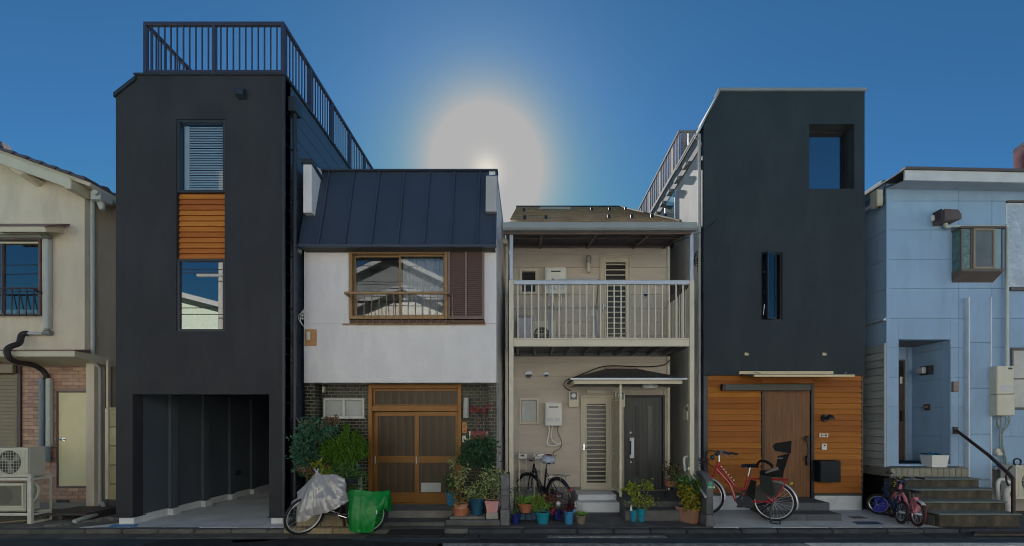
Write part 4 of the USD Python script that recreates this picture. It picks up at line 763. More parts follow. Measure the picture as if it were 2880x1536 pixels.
# lattice screen between the doors
sx = 1.81
ls = thing('lattice_screen', 'cream metal screen of stacked slats standing out from the wall between the two doors', 'screen', (sx, 8.8, .3))
part(ls, 'post', MB().box(sx - .022, sx + .022, 8.40, 8.44, .30, cz0, .004), cream_trim); part(ls, 'post', MB().box(sx - .02, sx + .02, Y3 - .05, Y3 - .006, .30, 2.36, .004), cream_trim)
part(ls, 'backing', MB().box(sx + .004, sx + .008, 8.441, Y3 - .051, .35, 2.3), mat('milky_sheet', (.40, .38, .33), .5))
n = 44
for k in range(n):
    zz = .36 + k * 1.93 / n; part(ls, 'slat', MB().side([(8.441, zz), (Y3 - .051, zz), (Y3 - .051, zz + .03), (8.441, zz + .03)], sx - .012, sx + .003), cream_trim)
wd = thing('porch_step_block', 'pale concrete steps below the louvred ground floor door', 'step', (X(1680, 8.6), 8.6, 0))
part(wd, 'upper_step', MB().box(X(1625, 8.64), 1.78, 8.64, Y3 - .001, 0, .30, .015), concrete)
part(wd, 'lower_step', MB().flat([(X(1617, 8.37), 8.45), (X(1640, 8.37), 8.37), (1.78, 8.37), (1.78, 8.635), (X(1620, 8.64), 8.635)], 0, .19), concrete)
wd = thing('porch_step_block', 'wide dark concrete steps below the dark grey front door', 'step', (X(1840, 8), 8, 0))
part(wd, 'upper_step', MB().box(1.785, 3.12, 7.95, Y3 - .001, 0, .29, .015), concrete_dark)
part(wd, 'lower_step', MB().box(X(1758, 7.6), 3.10, 7.60, 7.945, 0, .19, .015), concrete_dark)
# gas meters on pipes
for i, px in enumerate((1469.5, 1512)):
    yy = 9.05; c = X(px, yy)
    t = thing('gas_meter', ('left' if i == 0 else 'right') + ' one of two white gas meters on pipes behind the black bicycle', 'gas meter', (c, yy, 0), group='gas meters by the left balcony post')
    part(t, 'body', MB().box(c - .095, c + .095, yy - .09, yy + .05, Z(1291, yy), Z(1276, yy), .02), white_plastic)
    part(t, 'counter', MB().box(c - .04, c + .04, yy - .098, yy - .089, Z(1283, yy), Z(1278, yy)), mat('dark_screen', (0, 0, 0)))
    for s_ in (-1, 1):
        part(t, 'riser', MB().tube([(c + s_ * .07, yy, Z(1291, yy)), (c + s_ * .07, yy, .05 if s_ < 0 or i else .6)], .017, 8).tube([(c + s_ * .07, yy, Z(1277, yy)), (c + s_ * .07, yy, Z(1266, yy))], .014, 8).lathe([(.026, 0), (.026, .06)], (c + s_ * .07, yy, .62), 10).lathe([(.03, 0), (.03, .05)], (c + s_ * .07, yy, .45), 10), ivory_plastic, 40)
    part(t, 'bracket', MB().box(c - .1, c + .1, yy + .0, yy + .02, .70, .74).box(c - .1, c + .1, yy + .02, Y3 - .0, .71, .73), mat('grey_cap', (0, 0, 0)))
# low stone wall with address plate between houses 3 and 4
gw = thing('stone_gate_wall', 'low dark stone block wall with sloped coping between the balcony house and the cedar fronted house', 'wall', (3.06, 7.4, 0))
a, b = 3.0, 3.117
part(gw, 'base_block', MB().box(a - .01, b + .012, 7.18, 7.66, 0, .20, .012), stone_m)
part(gw, 'stone_block', MB().box(a, b, 7.20, 7.64, .203, .50, .012), stone_m)
part(gw, 'stone_block', MB().side([(7.20, .503), (7.64, .503), (7.64, .90), (7.45, .88), (7.20, .775)], a, b), stone_m)
part(gw, 'coping', MB().hull([(x_, y, z_) for x_ in (a - .035, a - .001) for (y, z_) in ((7.2, .49), (7.2, .52), (7.64, .70), (7.64, .73))]), mat('pale_coping', (.40, .40, .42), .8))
ap = thing('address_plate', 'green enamel address plate reading 28-8 on the low stone wall', 'address plate', (3.06, 7.195, .6))
pm = mat('green_enamel', (.005, .22, .12), .35, .06, 4, .03, spec=.6)
part(ap, 'upper_plate', MB().box(X(1992.5, 7.19), X(2003, 7.19), 7.186, 7.198, Z(1365.5, 7.19), Z(1355.5, 7.19), .002), mat('teal_enamel', (.03, .30, .20), .35, spec=.6))
part(ap, 'lower_plate', MB().box(X(1989, 7.19), X(2009, 7.19), 7.184, 7.198, Z(1375, 7.19), Z(1366, 7.19), .002), pm)
part(ap, 'number', MB().text('28-8', .033, X(1991.5, 7.18), Z(1373, 7.18), 7.1835, True), white_plastic)
# cable between house 3 and 4
cable('overhead_wire', 'thin black wire running from the balcony post to the charcoal wall', [(X(1879, 8.6), 8.95, Z(700, 8.95)), (X(1936, 8.2), 8.2, Z(668, 8.2)), (X(1985, 8.45), 8.45, Z(645, 8.45)), (X(2020, 8.565), 8.565, Z(612, 8.565))], .006)
cl = MB()
for k in range(3): cl.ring((3.50, 8.85 + .02 * k, Z(720 + 6 * k, 8.85)), (1, .2, .1 * k), .10, .008, 24, 6)
for px, py in ((1958, 728), (1968, 733)): cl.ball((3.47, 8.75, Z(py, 8.75)), .03, 1)
cl.tube([(3.45, 8.7, Z(735, 8.7)), (3.45, 8.7, Z(765, 8.7))], .008)
single('wire_coil', cl, black_metal, 'coil of black wire with insulators on the grey side wall behind the balcony post', 'wire coil')

# ================================================================ HOUSE 4: charcoal house with cedar ground floor
Y4 = 8.57; YW = 8.62
xl, xr = X(1979, Y4), X(2432, Y4); zt = Z(256, Y4); zm = Z(1055.6, Y4); zk = Z(353, Y4)
h4 = thing('cedar_fronted_house', 'charcoal house with slanted left roof edge and cedar boarded ground floor', 'house', ((xl + xr) / 2, Y4, 0))
big = rect(2276, 349, 2402.6, 531, Y4); nar = rect(2141, 710, 2201, 901, Y4)
part(h4, 'front_wall', MB().wall([(xl, zm), (xr, zm), (xr, zt), (X(2024, Y4), zt), (xl, zk)], [big, nar], Y4, Y4 + .22), mat('blue_charcoal_stucco', (.023, .033, .039), .8, .14, 1.2, .5, 160, .005, stain=.2, st_scale=(.9, .9, .3), st_col=(.033, .044, .050)))
part(h4, 'left_wall', MB().box(xl + .002, xl + .15, Y4 + .222, 18, 0, zk - .02), grey_wall_m)
part(h4, 'right_wall', MB().box(xr - .15, xr - .002, Y4 + .222, 18, 0, zt).box(xl, xr, 18, 18.1, 0, zk), charcoal)
part(h4, 'slanted_roof', MB().hull([(xl - .06, y, zk - .06 + d) for y in (Y4 - .01, 10.0) for d in (0, .06)] + [(X(2024, Y4), y, zt - .03 + d) for y in (Y4 - .01, 10.0) for d in (0, .06)]), mat('pale_flashing', (.26, .27, .28), .85, spec=.1))
part(h4, 'parapet_cap', MB().box(X(2020, Y4), xr + .03, Y4 - .03, Y4 + .2, zt - .01, zt + .05, .006).box(xr - .15, xr + .03, Y4 + .205, 18, zt, zt + .05), mat('pale_flashing', (0, 0, 0)))
part(h4, 'roof_deck', MB().box(X(2020, Y4), xr - .15, Y4 + .23, 18, zt - .3, zt - .2).box(xl + .1, X(2030, Y4), 10.0, 18, zk - .1, zk), charcoal)
part(h4, 'eave_fascia', MB().box(xl - .03, xl + .001, Y4 + .23, 17.5, zk - .38, zk - .03).box(xl - .06, xl - .0, Y4 + .3, 17.5, zk - .03, zk + .06, .004), mat('pale_flashing', (0, 0, 0)))
for k in range(14):
    y = 9.3 + k * .55; part(h4, 'gutter_bracket', MB().box(xl - .09, xl - .031, y, y + .22, zk - .34, zk - .26, .008), mat('dull_white_clip', (.36, .35, .32), .85, spec=.1))
wl = part(h4, 'terrace_balustrade', MB().box(xl, xl + .06, 10.0, 17, Z(365, 10.) - .05, Z(365, 10.), .006).box(xl + .061, X(2030, 10.), 10.0, 10.06, Z(365, 10.) - .05, Z(365, 10.), .006), mat('pinkish_white_metal', (.34, .29, .29), .85, spec=.1))
for k in range(34):
    y = 10.02 + k * .2; wd_ = .14 if k % 5 == 2 else .035
    part(wl, 'upright', MB().box(xl + .01, xl + .05, y, y + wd_, zk + .061, Z(365, 10.) - .051), mat('pinkish_white_metal', (0, 0, 0)))
for k in range(6): part(wl, 'panel', MB().box(xl + .07 + k * .16, xl + .22 + k * .16, 10.02, 10.04, zk - .1, Z(365, 10.) - .051), mat('pinkish_panel', (.36, .28, .28), .5))
sp = MB().tube([(xl - .035, Y4 + .12, zk - .1), (xl - .035, Y4 + .12, .1)], .03, 10).tube(smoothpath([(xl - .03, Y4 + .3, zk - .06), (xl - .08, Y4 + .16, zk - .15), (xl - .03, Y4 + .1, zk - .25), (xl - .04, Y4 + .1, zk - .4)], 14), .012)
part(h4, 'downpipe', sp, mat('matt_white_pipe', (.42, .42, .41), .85, spec=.1), 40)
x0 = xl; a, b = Z(615, 10.9), Z(540, 10.9)
w = part(h4, 'side_window', MB().box(xl - .02, xl + .03, 10.2, 11.0, a - 1.0, b + .15, .01), alu); part(w, 'pane', MB().box(xl - .028, xl - .021, 10.25, 10.95, a - .95, b + .1), window_glass)
x0, x1, z0, z1 = R(2276, 349, 2402.6, 531, Y4); Yg = Y4 + .19
w = part(h4, 'window', window_frame(x0, x1, z0, z1, Yg, Yg + .025, .03), black_metal); pane(w, x0 + .02, x1 - .02, z0 + .02, z1 - .02, Yg + .01, glass('mirror_glass', .35, trans=(.5, .55, .6)))
dark_room(h4, x0 - .2, x1 + .15, z0 - .1, z1 + .1, Y4 + .225, 1.5)
x0, x1, z0, z1 = R(2141, 710, 2201, 901, Y4)
w = part(h4, 'narrow_window', window_frame(x0, x1, z0, z1, Y4 + .03, Y4 + .14, .03), black_metal)
hx = X(2187, Y4); cas = MB(); c0 = np.array([hx, Y4 + .05]); d = np.array([-.245, -.12]); nn = np.array([d[1], -d[0]]) / np.linalg.norm(d) * .012
def slab(mb, p, q, z0, z1, n): return mb.hull([(*(p + s * n), z) for s in (-1, 1) for z in (z0, z1)] + [(*(q + s * n), z) for s in (-1, 1) for z in (z0, z1)])
zz0, zz1 = z0 + .02, z1 - .0
e1, e2 = c0 + d * .14, c0 + d * .86
for p_, q_, u0, u1 in ((c0, e1, zz0, zz1), (e2, c0 + d, zz0, zz1), (e1, e2, zz0, zz0 + .05), (e1, e2, zz1 - .05, zz1)): slab(cas, p_, q_, u0, u1, nn)
cz = part(w, 'open_casement', cas, mat('navy_casement', (.012, .03, .05), .35, spec=.6))
part(w, 'casement_pane', slab(MB(), e1, e2, zz0 + .05, zz1 - .05, nn * .3), glass('casement_glass', .12, trans=(.2, .25, .3)))
part(w, 'window_stay', MB().tube([(x0 + .08, Y4 + .06, zz0 + .1), (x0 + .06, Y4 + .0, zz0 + .3)], .008).ball((x0 + .07, Y4 + .0, zz0 + .95), .014, 1).ball((x0 + .07, Y4 + .0, zz0 + .55), .012, 1), chrome)
part(w, 'inner_screen', MB().box(x0 + .031, x1 - .031, Y4 + .16, Y4 + .165, z0, z1), mat('dark_screen', (0, 0, 0)))
for px in (2101, 2320):
    t = part(h4, 'wall_bracket', MB().pb(px - 5.5, 992, px + 5.5, 999.5, Y4 - .03, .03, .006), cream_paint)
    part(t, 'hook', MB().tube(smoothpath([(X(px - 2, Y4), Y4 - .03, Z(996, Y4)), (X(px - 1, Y4), Y4 - .06, Z(994, Y4)), (X(px + 3, Y4), Y4 - .06, Z(995, Y4)), (X(px + 2, Y4), Y4 - .03, Z(998, Y4))], 8), .006, 5), mat('ridge_metal', (0, 0, 0)))
# ground floor
gl0, gl1, gr0, gr1 = X(1990, YW), X(2141, YW), X(2288, YW), X(2422, YW); zw0 = Z(1387, YW); d0, d1 = X(2149, YW), X(2278.5, YW)
part(h4, 'ground_floor_backing', MB().box(xl + .01, gl1, YW + .03, YW + .14, .0, zm - .002).box(gr0, xr - .01, YW + .03, YW + .14, 0, zm - .002).box(gl1, gr0, YW + .03, YW + .14, Z(1099, YW), zm - .002), charcoal)
part(h4, 'corner_trim', MB().box(xl + .012, gl0 - .002, YW - .02, YW + .03, .0, zm - .002, .004).box(gr1 + .002, xr - .005, YW - .02, YW + .03, 0, zm - .002, .004), charcoal_metal)
nb = 21; bh = (zm - zw0) / nb
for a, b in ((gl0, gl1 - .005), (gr0 + .005, gr1)):
    for k in range(nb):
        z = zw0 + k * bh
        part(h4, 'cedar_board', MB().side([(YW - .024, z + .006), (YW + .028, z + .006), (YW + .028, z + bh + .010), (YW + .012, z + bh + .010), (YW + .004, z + bh)], a, b), board_m2)
part(h4, 'board_over_door', MB().box(gl1 - .004, gr0 + .004, YW - .01, YW + .028, Z(1079, YW), zm - .003, .004), board_m2)
for a, b in ((gl0, gl1 - .02), (gr0 + .02, gr1)):
    part(h4, 'drip_trim', MB().box(a, b, YW - .025, YW + .028, zw0 - .05, zw0, .004), mat('ridge_metal', (0, 0, 0))); part(h4, 'plinth', MB().box(a, b, YW - .01, YW + .028, 0, zw0 - .052), concrete)
sd_ = thing('wooden_sliding_door', 'tall walnut sliding door with curved black handle between cedar boards', 'door', ((d0 + d1) / 2, YW, .25))
part(sd_, 'leaf', MB().box(d0, d1, YW + .0, YW + .045, .255, Z(1099, YW), .004), door_wood)
part(sd_, 'frame', MB().box(gl1 + .0, d0 - .004, YW - .03, YW + .05, .25, Z(1099, YW), .004).box(d1 + .004, gr0 - .0, YW - .03, YW + .05, .25, Z(1080, YW), .004).box(d0, d1, YW - .02, YW + .05, .245, .254), mat('black_door_frame', (.014, .013, .014), .4))
part(sd_, 'handle', MB().pb(2271, 1226, 2277, 1240, YW - .06, .06, .006).pb(2270, 1283, 2277.5, 1310, YW - .06, .06, .006).tube(smoothpath([(X(2272, 8.5), YW - .055, Z(1229, 8.55)), (X(2277, 8.5), YW - .07, Z(1250, 8.55)), (X(2278, 8.5), YW - .07, Z(1275, 8.55)), (X(2274, 8.5), YW - .055, Z(1295, 8.55))], 14), .018, 8), black_metal)
hd = part(sd_, 'rail_cover', MB().pb(2039, 1080, 2281, 1098.5, YW - .13, .12, .005), mat('olive_charcoal', (.055, .06, .052), .5)); part(hd, 'end_cap', MB().pb(2033, 1080, 2039, 1098.5, YW - .12, .115), mat('black_door_frame', (0, 0, 0)))
# unfinished awning
aw = thing('awning_frame', 'two cream timbers of an unfinished awning over the walnut sliding door', 'awning', (X(2240, 8.3), 8.3, Z(1060, 8.0)))
A0, A1 = X(2078, 8.56), X(2342, 8.56); B0, B1 = X(2122, 8.0), X(2405, 8.0)
part(aw, 'wall_timber', MB().box(A0, A1, 8.535, 8.567, Z(1054, 8.54), Z(1044, 8.54), .006), mat('cream_timber', (.66, .56, .36), .6, .1, 3, .15, 40, .002, stretch=(.6, 8, 8)))
part(aw, 'front_timber', MB().box(B0, B1, 8.0, 8.045, Z(1060, 8.0), Z(1053.5, 8.0), .005), mat('cream_timber', (0, 0, 0)))
part(aw, 'sheet', MB().hull([(x_, y, z_ + d) for d in (0, .014) for x_, y, z_ in ((A0 + .02, 8.53, Z(1054, 8.54) - .0), (A1, 8.53, Z(1054, 8.54)), (B0 + .01, 8.047, Z(1059, 8.0)), (B1 - .01, 8.047, Z(1059, 8.0)))]), charcoal_metal)
part(aw, 'wire_tie', MB().tube(smoothpath([(X(2136, 8.3), 8.5, Z(1047, 8.5)), (X(2139, 8.3), 8.3, Z(1051, 8.3)), (X(2142, 8.1), 8.1, Z(1056, 8.1))], 8), .007, 5).tube(smoothpath([(X(2370, 8.3), 8.2, Z(1047, 8.2)), (X(2374, 8.1), 8.1, Z(1052, 8.1)), (X(2378, 8.0), 8.0, Z(1049, 8.0))], 8), .006, 5), alu)
# fittings
bl_ = thing('bracket_lamp', 'small black wall lamp with half dome shade on cedar boards right of the walnut door', 'wall lamp', (X(2326, 8.5), 8.5, Z(1178, 8.5)))
part(bl_, 'base', MB().disc((X(2319, 8.6), YW - .017, Z(1176, 8.6)), (0, -1, 0), .075, .05, 24), black_metal, 40)
part(bl_, 'arm', MB().tube([(X(2319, 8.6), 8.56, Z(1176, 8.6)), (X(2334, 8.45), 8.46, Z(1172, 8.45))], .018, 8), black_metal)
th = np.linspace(0, np.pi / 2, 9); c = (X(2335, 8.44), 8.44, Z(1181, 8.44))
part(bl_, 'shade', MB().lathe([(.075 * math.cos(t), .105 * math.sin(t)) for t in th], c, 24), black_metal, True)
t = thing('door_sign', 'brushed metal name sign above the doorbell on cedar boards', 'name plate', (X(2316, 8.58), 8.58, Z(1230, 8.58)))
part(t, 'plate', MB().pb(2304, 1219, 2330, 1230, 8.575, .025, .003), mat('brushed_plate', (.50, .44, .36), .4, metal=.3)); part(t, 'characters', MB().pb(2309, 1221.5, 2313, 1227.5, 8.571, .003).pb(2321, 1221.5, 2326, 1227.5, 8.571, .003).pb(2315, 1224, 2319, 1226, 8.571, .003), mat('sign_brown', (.12, .07, .05), .5))
t = thing('doorbell', 'white doorbell with round lens below the metal name sign', 'doorbell', (X(2319, 8.58), 8.58, Z(1266, 8.58)))
part(t, 'body', MB().pb(2312, 1248, 2326, 1265.5, 8.575, .028, .005), white_plastic); part(t, 'lens', MB().disc((X(2319, 8.575), 8.575, Z(1253, 8.575)), (0, -1, 0), .018, .008, 16), black_metal); part(t, 'button', MB().pb(2316, 1257, 2322, 1262, 8.571, .006, .002), alu)
t = thing('mailbox', 'square charcoal mailbox on cedar boards right of the walnut door', 'mailbox', (X(2336, 8.42), 8.42, Z(1357, 8.42)))
part(t, 'box', MB().box(X(2307, 8.42), X(2364.5, 8.42), 8.425, YW - .018, Z(1357, 8.42), Z(1296, 8.42), .006), mat('mailbox_steel', (.010, .015, .019), .6, spec=.25)); part(t, 'door', MB().box(X(2308, 8.42), X(2364, 8.42), 8.41, 8.4245, Z(1356.5, 8.42), Z(1299, 8.42), .003), mat('mailbox_steel', (.010, .015, .019), .6, spec=.25))
# steps
st = thing('tiled_step', 'two broad grey tiled steps before the walnut sliding door', 'step', (X(2250, 7.9), 7.9, 0))
tile_step = mat('grey_step_tile', (.085, .095, .108), .7, .1, 4, .2, 90, .003, jit=.05)
S0, S1, S2 = 4.45, 5.63, 5.594 + .04
for (a, b, y0, y1, z0, z1, ny) in ((S0 - .12, 5.60, 7.636, 7.98, 0, .121, 2), (S0, 5.63, 7.985, YW - .03, 0, .26, 2)):
    part(st, 'core', MB().box(a + .004, b - .004, y0 + .004, y1, z0, z1 - .006), concrete_dark)
    n = 4; w_ = (b - a) / n
    for k in range(n):
        part(st, 'riser_tile', MB().box(a + k * w_ + .002, a + (k + 1) * w_ - .002, y0 - .004, y0 + .006, z0 + .003, z1 - .013, .002), tile_step)
        for q in range(ny):
            part(st, 'tread_tile', MB().box(a + k * w_ + .002, a + (k + 1) * w_ - .002, y0 - .008 + q * (y1 - y0) / ny, y0 - .011 + (q + 1) * (y1 - y0) / ny, z1 - .012, z1, .002), tile_step)
# ================================================================ HOUSE 5: pale blue house with stairs
Y5 = 8.5
xl, xr = X(2494, Y5), 13.5; zs = Z(529, Y5); z0w = .86
h5 = thing('pale_blue_house', 'pale blue panelled house with raised porch and concrete stairs', 'house', (9.5, Y5, 0))
por = rect(2528, 955, 2673, 1312, Y5); por = [(a, max(b, .93)) for a, b in por]
bay = rect(2706, 645, 2818, 757, Y5); fro = rect(2829, 572, 3000, 808, Y5); rwin = rect(2842, 979, 3000, 1152, Y5)
HO = [por, bay, fro, rwin]
part(h5, 'front_wall', MB().wall([(xl + .022, .9), (xr, .9), (xr, zs + .1), (xl + .022, zs + .1)], HO, Y5 + .022, Y5 + .16), blue_siding)
zj = [Z(p, Y5) for p in (1312, 1228, 1144, 1062, 978, 895, 811.5, 729, 647, 565.5, 529)]
xsplit = [xl, X(2695, Y5), X(2790, Y5), X(2790, Y5) + 1.82, xr]
for k in range(len(zj) - 1):
    za, zb_ = zj[k], zj[k + 1]; segs0 = [(a, b) for a, b in zip(xsplit[:-1], xsplit[1:])]
    segs = segs0
    for hh in HO:
        hx0, hz0 = hh[0]; hx1, hz1 = hh[2]
        if min(zb_, hz1) - max(za, hz0) > .02:
            full = hz0 <= za + .01 and hz1 >= zb_ - .01
            new = []
            for a, b in segs:
                lo, hi = (a, min(b, hx0)), (max(a, hx1), b)
                new += [q for q in (lo, hi) if q[1] - q[0] > .02]
                m0, m1 = max(a, hx0), min(b, hx1)
                if m1 - m0 > .02 and not full:
                    if hz1 < zb_ - .02: part(h5, 'siding_panel', MB().box(m0, m1, Y5, Y5 + .021, max(hz1, za) + .003, zb_ - .003, .002), blue_siding)
                    if hz0 > za + .02: part(h5, 'siding_panel', MB().box(m0, m1, Y5, Y5 + .021, za + .003, min(hz0, zb_) - .003, .002), blue_siding)
            segs = new
    for a, b in segs: part(h5, 'siding_panel', MB().box(a + .0025, b - .0025, Y5, Y5 + .021, za + .003, zb_ - .003, .002), blue_siding)
# left wall panels, roof
part(h5, 'left_wall', MB().box(xl + .022, xl + .16, Y5 + .162, 16, .9, zs + .25).box(xr - .2, xr, Y5 + .162, 16, 0, zs).box(xl + .17, xr - .21, 15.8, 16, 0, zs), blue_siding)
for k in range(4, len(zj) - 1): part(h5, 'siding_panel', MB().box(xl, xl + .02, Y5 + .0225, 15, zj[k] + .003, zj[k + 1] - .003, .002), blue_siding)
part(h5, 'siding_panel', MB().side([(Y5 + .0225, zs + .003), (15, zs + .003), (15, zs + .28), (Y5 + .2, zs + .2), (Y5 + .0225, zs + .1)], xl, xl + .02), blue_siding)
zg = Z(1312, Y5)
part(h5, 'corner_post', MB().box(xl - .012, xl + .05, Y5 - .008, Y5 + .02, zj[0], zs, .003), blue_siding)
zgb0, zgb1 = Z(1314, Y5 + .02), Z(968, Y5 + .02)
nb = 16; bh = (zgb1 - zgb0) / nb
for k in range(nb):
    z = zgb0 + k * bh
    part(h5, 'grey_board', MB().hull([(x_, y, z_) for y in (Y5 + .03, 12) for x_, z_ in ((xl - .055, z + .006), (xl - .001, z + .006), (xl - .001, z + bh), (xl - .028, z + bh - .002))]), grey_board)
part(h5, 'grey_board_edge', MB().box(xl - .05, xl - .013, Y5 - .004, Y5 + .029, zgb0, zgb1 + .02, .004), grey_board)
part(h5, 'boards_flashing', MB().hull([(xl - .07, y, z_) for y, z_ in ((Y5, zgb1 + .47), (Y5, zgb1 + .5), (12, zgb1 + .5), (12, zgb1 + .47))] + [(xl - .001, y, z_) for y, z_ in ((Y5, zgb1 + .47), (Y5, zgb1 + .53), (12, zgb1 + .53), (12, zgb1 + .47))]), alu)
YO = 8.1; f0 = X(2541, YO); so = Z(509, YO)
slp = -.020
def tilt(x): return slp * (x - f0)
part(h5, 'eave_soffit', MB().add([(f0, YO, so), (xr, YO, so + tilt(xr)), (xr, Y5 + .1, zs + tilt(xr) + .0), (xl - .04, Y5 + .1, zs)], [(0, 1, 2, 3)]), mat('soffit_white', (.50, .54, .58), .8))
part(h5, 'fascia', MB().hull([(x_, y, z_ + tilt(x_)) for x_ in (f0, xr) for y in (YO - .03, YO) for z_ in (so, Z(481, YO))]), mat('fascia_white', (.56, .57, .58), .6))
part(h5, 'eave_edge', MB().hull([(x_, y, z_ + tilt(x_)) for x_ in (f0 - .02, xr) for y in (YO - .07, YO + .05) for z_ in (Z(481, YO) + .003, Z(474, YO))]), mat('dark_eave', (.10, .085, .085), .5))
part(h5, 'roof', MB().hull([(f0 - .02, YO + .06, Z(478, YO)), (xr, YO + .06, Z(478, YO) + tilt(xr)), (xl - .06, 15, Z(478, YO) + .3), (xr, 15, Z(478, YO) + .3), (f0 - .02, YO + .06, Z(481, YO)), (xl - .06, 15, zs + .25), (xr, 15, zs + .1), (xr, YO + .06, zs)]), mat('dark_eave', (0, 0, 0)))
part(h5, 'foundation', MB().box(xl + .03, X(2503, Y5), Y5 + .03, Y5 + .15, .72, zg - .003).box(xl - .02, xl + .029, Y5 + .03, 12, .70, zgb0 - .003).box(xl - .02, xl + .029, Y5 + .75, 12, 0, .698).box(X(2700, Y5), xr, Y5 + .01, Y5 + .15, 0, zg - .003), mat('beige_foundation', (.40, .37, .32), .9, .12, 2, .3, stain=.3))
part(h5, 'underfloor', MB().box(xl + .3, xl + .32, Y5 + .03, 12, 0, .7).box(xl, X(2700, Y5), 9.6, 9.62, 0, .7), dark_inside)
# column panel
c0, c1 = X(2725, 8.42), X(2787, 8.42); zz = [Z(p, 8.42) for p in (1372, 1350, 1221, 1092, 964, 838)]
for a, b in zip(zz[:-1], zz[1:]): part(h5, 'column_panel', MB().box(c0, c1, 8.42, Y5 - .001, a + .003, b - .003, .004), blue_siding)
for x_ in (c0, c1): part(h5, 'column_trim', MB().box(x_ - .014, x_ + .014, 8.41, Y5 - .001, zz[0], zz[-1] + .01, .003), mat('pale_trim', (.58, .64, .70), .6))
# porch
x0, x1 = por[0][0], por[1][0]; z0, z1 = por[0][1], por[2][1]; YBk = 9.34
pz = [z for z in zj if z0 < z < z1]; lv = [z0] + [z for z in zj[1:] if z < z1 - .05] + [z1]
for a, b in zip(lv[:-1], lv[1:]):
    part(h5, 'porch_panel', MB().box(x1, x1 + .02, Y5 + .163, YBk, a + .003, b - .003, .002), blue_siding)
    part(h5, 'porch_panel', MB().box(X(2552, YBk), x1 - .002, YBk, YBk + .02, a + .003, b - .003, .002), blue_siding)
part(h5, 'porch_wall', MB().box(x1 + .021, x1 + .04, Y5 + .163, YBk, z0, z1).box(x0 - .2, x1, YBk + .06, YBk + .1, z0, z1).box(x0 - .04, x0 - .0, Y5 + .163, YBk, z0, z1).box(X(2550, YBk), x1, YBk + .021, YBk + .055, z0, z1).box(x0, X(2550, YBk), YBk, YBk + .05, Z(1012, YBk), z1), blue_siding)
part(h5, 'porch_ceiling', MB().box(x0, x1, Y5 + .163, YBk, z1, z1 + .03), mat('porch_ceiling_grey', (.22, .23, .23), .8))
pd = part(h5, 'porch_door', MB().box(x0 - .15, X(2544, YBk), YBk + .02, YBk + .05, z0, Z(1014, YBk)), mat('dark_oak_door', (.085, .05, .04), .5, .3, 4, .2, 30, .003, stretch=(10, 10, 1)))
part(pd, 'frame', MB().box(X(2545, YBk), X(2550, YBk), YBk - .01, YBk + .05, z0, Z(1012, YBk)), mat('green_grey_frame', (.30, .36, .36), .5)); part(pd, 'glass_grille', MB().box(x0 - .05, X(2542, YBk), YBk + .01, YBk + .019, Z(1058, YBk), Z(1016, YBk)), black_metal)
part(pd, 'sticker', MB().box(X(2533, YBk), X(2539, YBk), YBk + .012, YBk + .019, Z(1079, YBk), Z(1060, YBk)), white_plastic); part(pd, 'handle', MB().box(X(2534, YBk), X(2539, YBk), YBk - .03, YBk + .019, Z(1185, YBk), Z(1155, YBk), .01), black_metal)
part(h5, 'porch_floor', MB().box(X(2507, 8.3), X(2722, 8.3), 8.30, YBk, .70, .872), concrete_old)
ptm = mat('ochre_step_tile', (.22, .215, .165), .4, .12, 6, .15, 60, .003, jit=.1, spec=.6)
ft = part(h5, 'porch_edge', MB().box(X(2507, 8.25), X(2721, 8.25), 8.262, 8.299, .50, .868), mortar)
x_ = X(2520, 8.25); tw = .1155
for k in range(12): part(ft, 'edge_tile', MB().box(x_ + k * tw + .005, x_ + (k + 1) * tw - .005, 8.25, 8.262, .755, .862, .003), ptm); part(ft, 'edge_tile', MB().box(x_ + k * tw + .005, x_ + (k + 1) * tw - .005, 8.25, 8.262, .64, .747, .003), ptm)
for k in range(12): part(ft, 'edge_tile', MB().box(x_ + k * tw + .003, x_ + (k + 1) * tw - .003, 8.245, 8.36, .8725, .882, .003), ptm)
single('porch_mat', MB().box(X(2530, 8.9), X(2640, 8.8), 8.56, 9.3, .8725, .888), mat('green_turf_mat', (.02, .10, .05), .95, .3, 40, .8, 200, .01), 'green artificial turf mat on the porch floor of the pale blue house', 'mat')
t = thing('porch_lamp', 'wall lamp with clear box and dark holder on the right inner wall of the porch', 'wall lamp', (x1 - .1, 8.92, Z(1053, 8.92)))
part(t, 'holder', MB().box(x1 - .04, x1 - .001, 8.85, 9.12, Z(1053, 8.9), Z(1028, 8.9), .006).box(x1 - .10, x1 - .041, 8.85, 8.92, Z(1052, 8.9), Z(1029, 8.9), .006), black_metal); part(t, 'glass_box', MB().box(x1 - .16, x1 - .041, 8.925, 9.10, Z(1050, 8.9), Z(1032, 8.9), .012), mat('clear_lamp_box', (.42, .45, .46), .15, spec=.8))
t = thing('porch_doorbell', 'small brown doorbell with pale button on the inner porch wall', 'doorbell', (x1 - .02, 8.95, Z(1155, 8.95)))
part(t, 'case', MB().box(x1 - .035, x1 - .001, 8.92, 9.03, Z(1154, 8.95), Z(1137, 8.95), .005), mat('brown_case', (.05, .03, .03), .4)); part(t, 'button', MB().box(x1 - .04, x1 - .0355, 8.94, 9.01, Z(1147, 8.95), Z(1141, 8.95)), mat('button_tan', (.4, .28, .15), .5))
t = thing('porch_name_plate', 'brown plaque on pale blue panel right of the porch opening', 'name plate', (X(2690, Y5), Y5, Z(1103, Y5)))
part(t, 'plaque', MB().pb(2682, 1073, 2698, 1102, Y5 - .05, .048, .004), mat('plaque_brown', (.22, .17, .14), .5, .2, 20))
bn = thing('white_bin', 'white plastic bin with blue sheet on the porch edge of the pale blue house', 'bin', (X(2645, 8.4), 8.4, .88))
a, b = X(2620, 8.36), X(2669, 8.36)
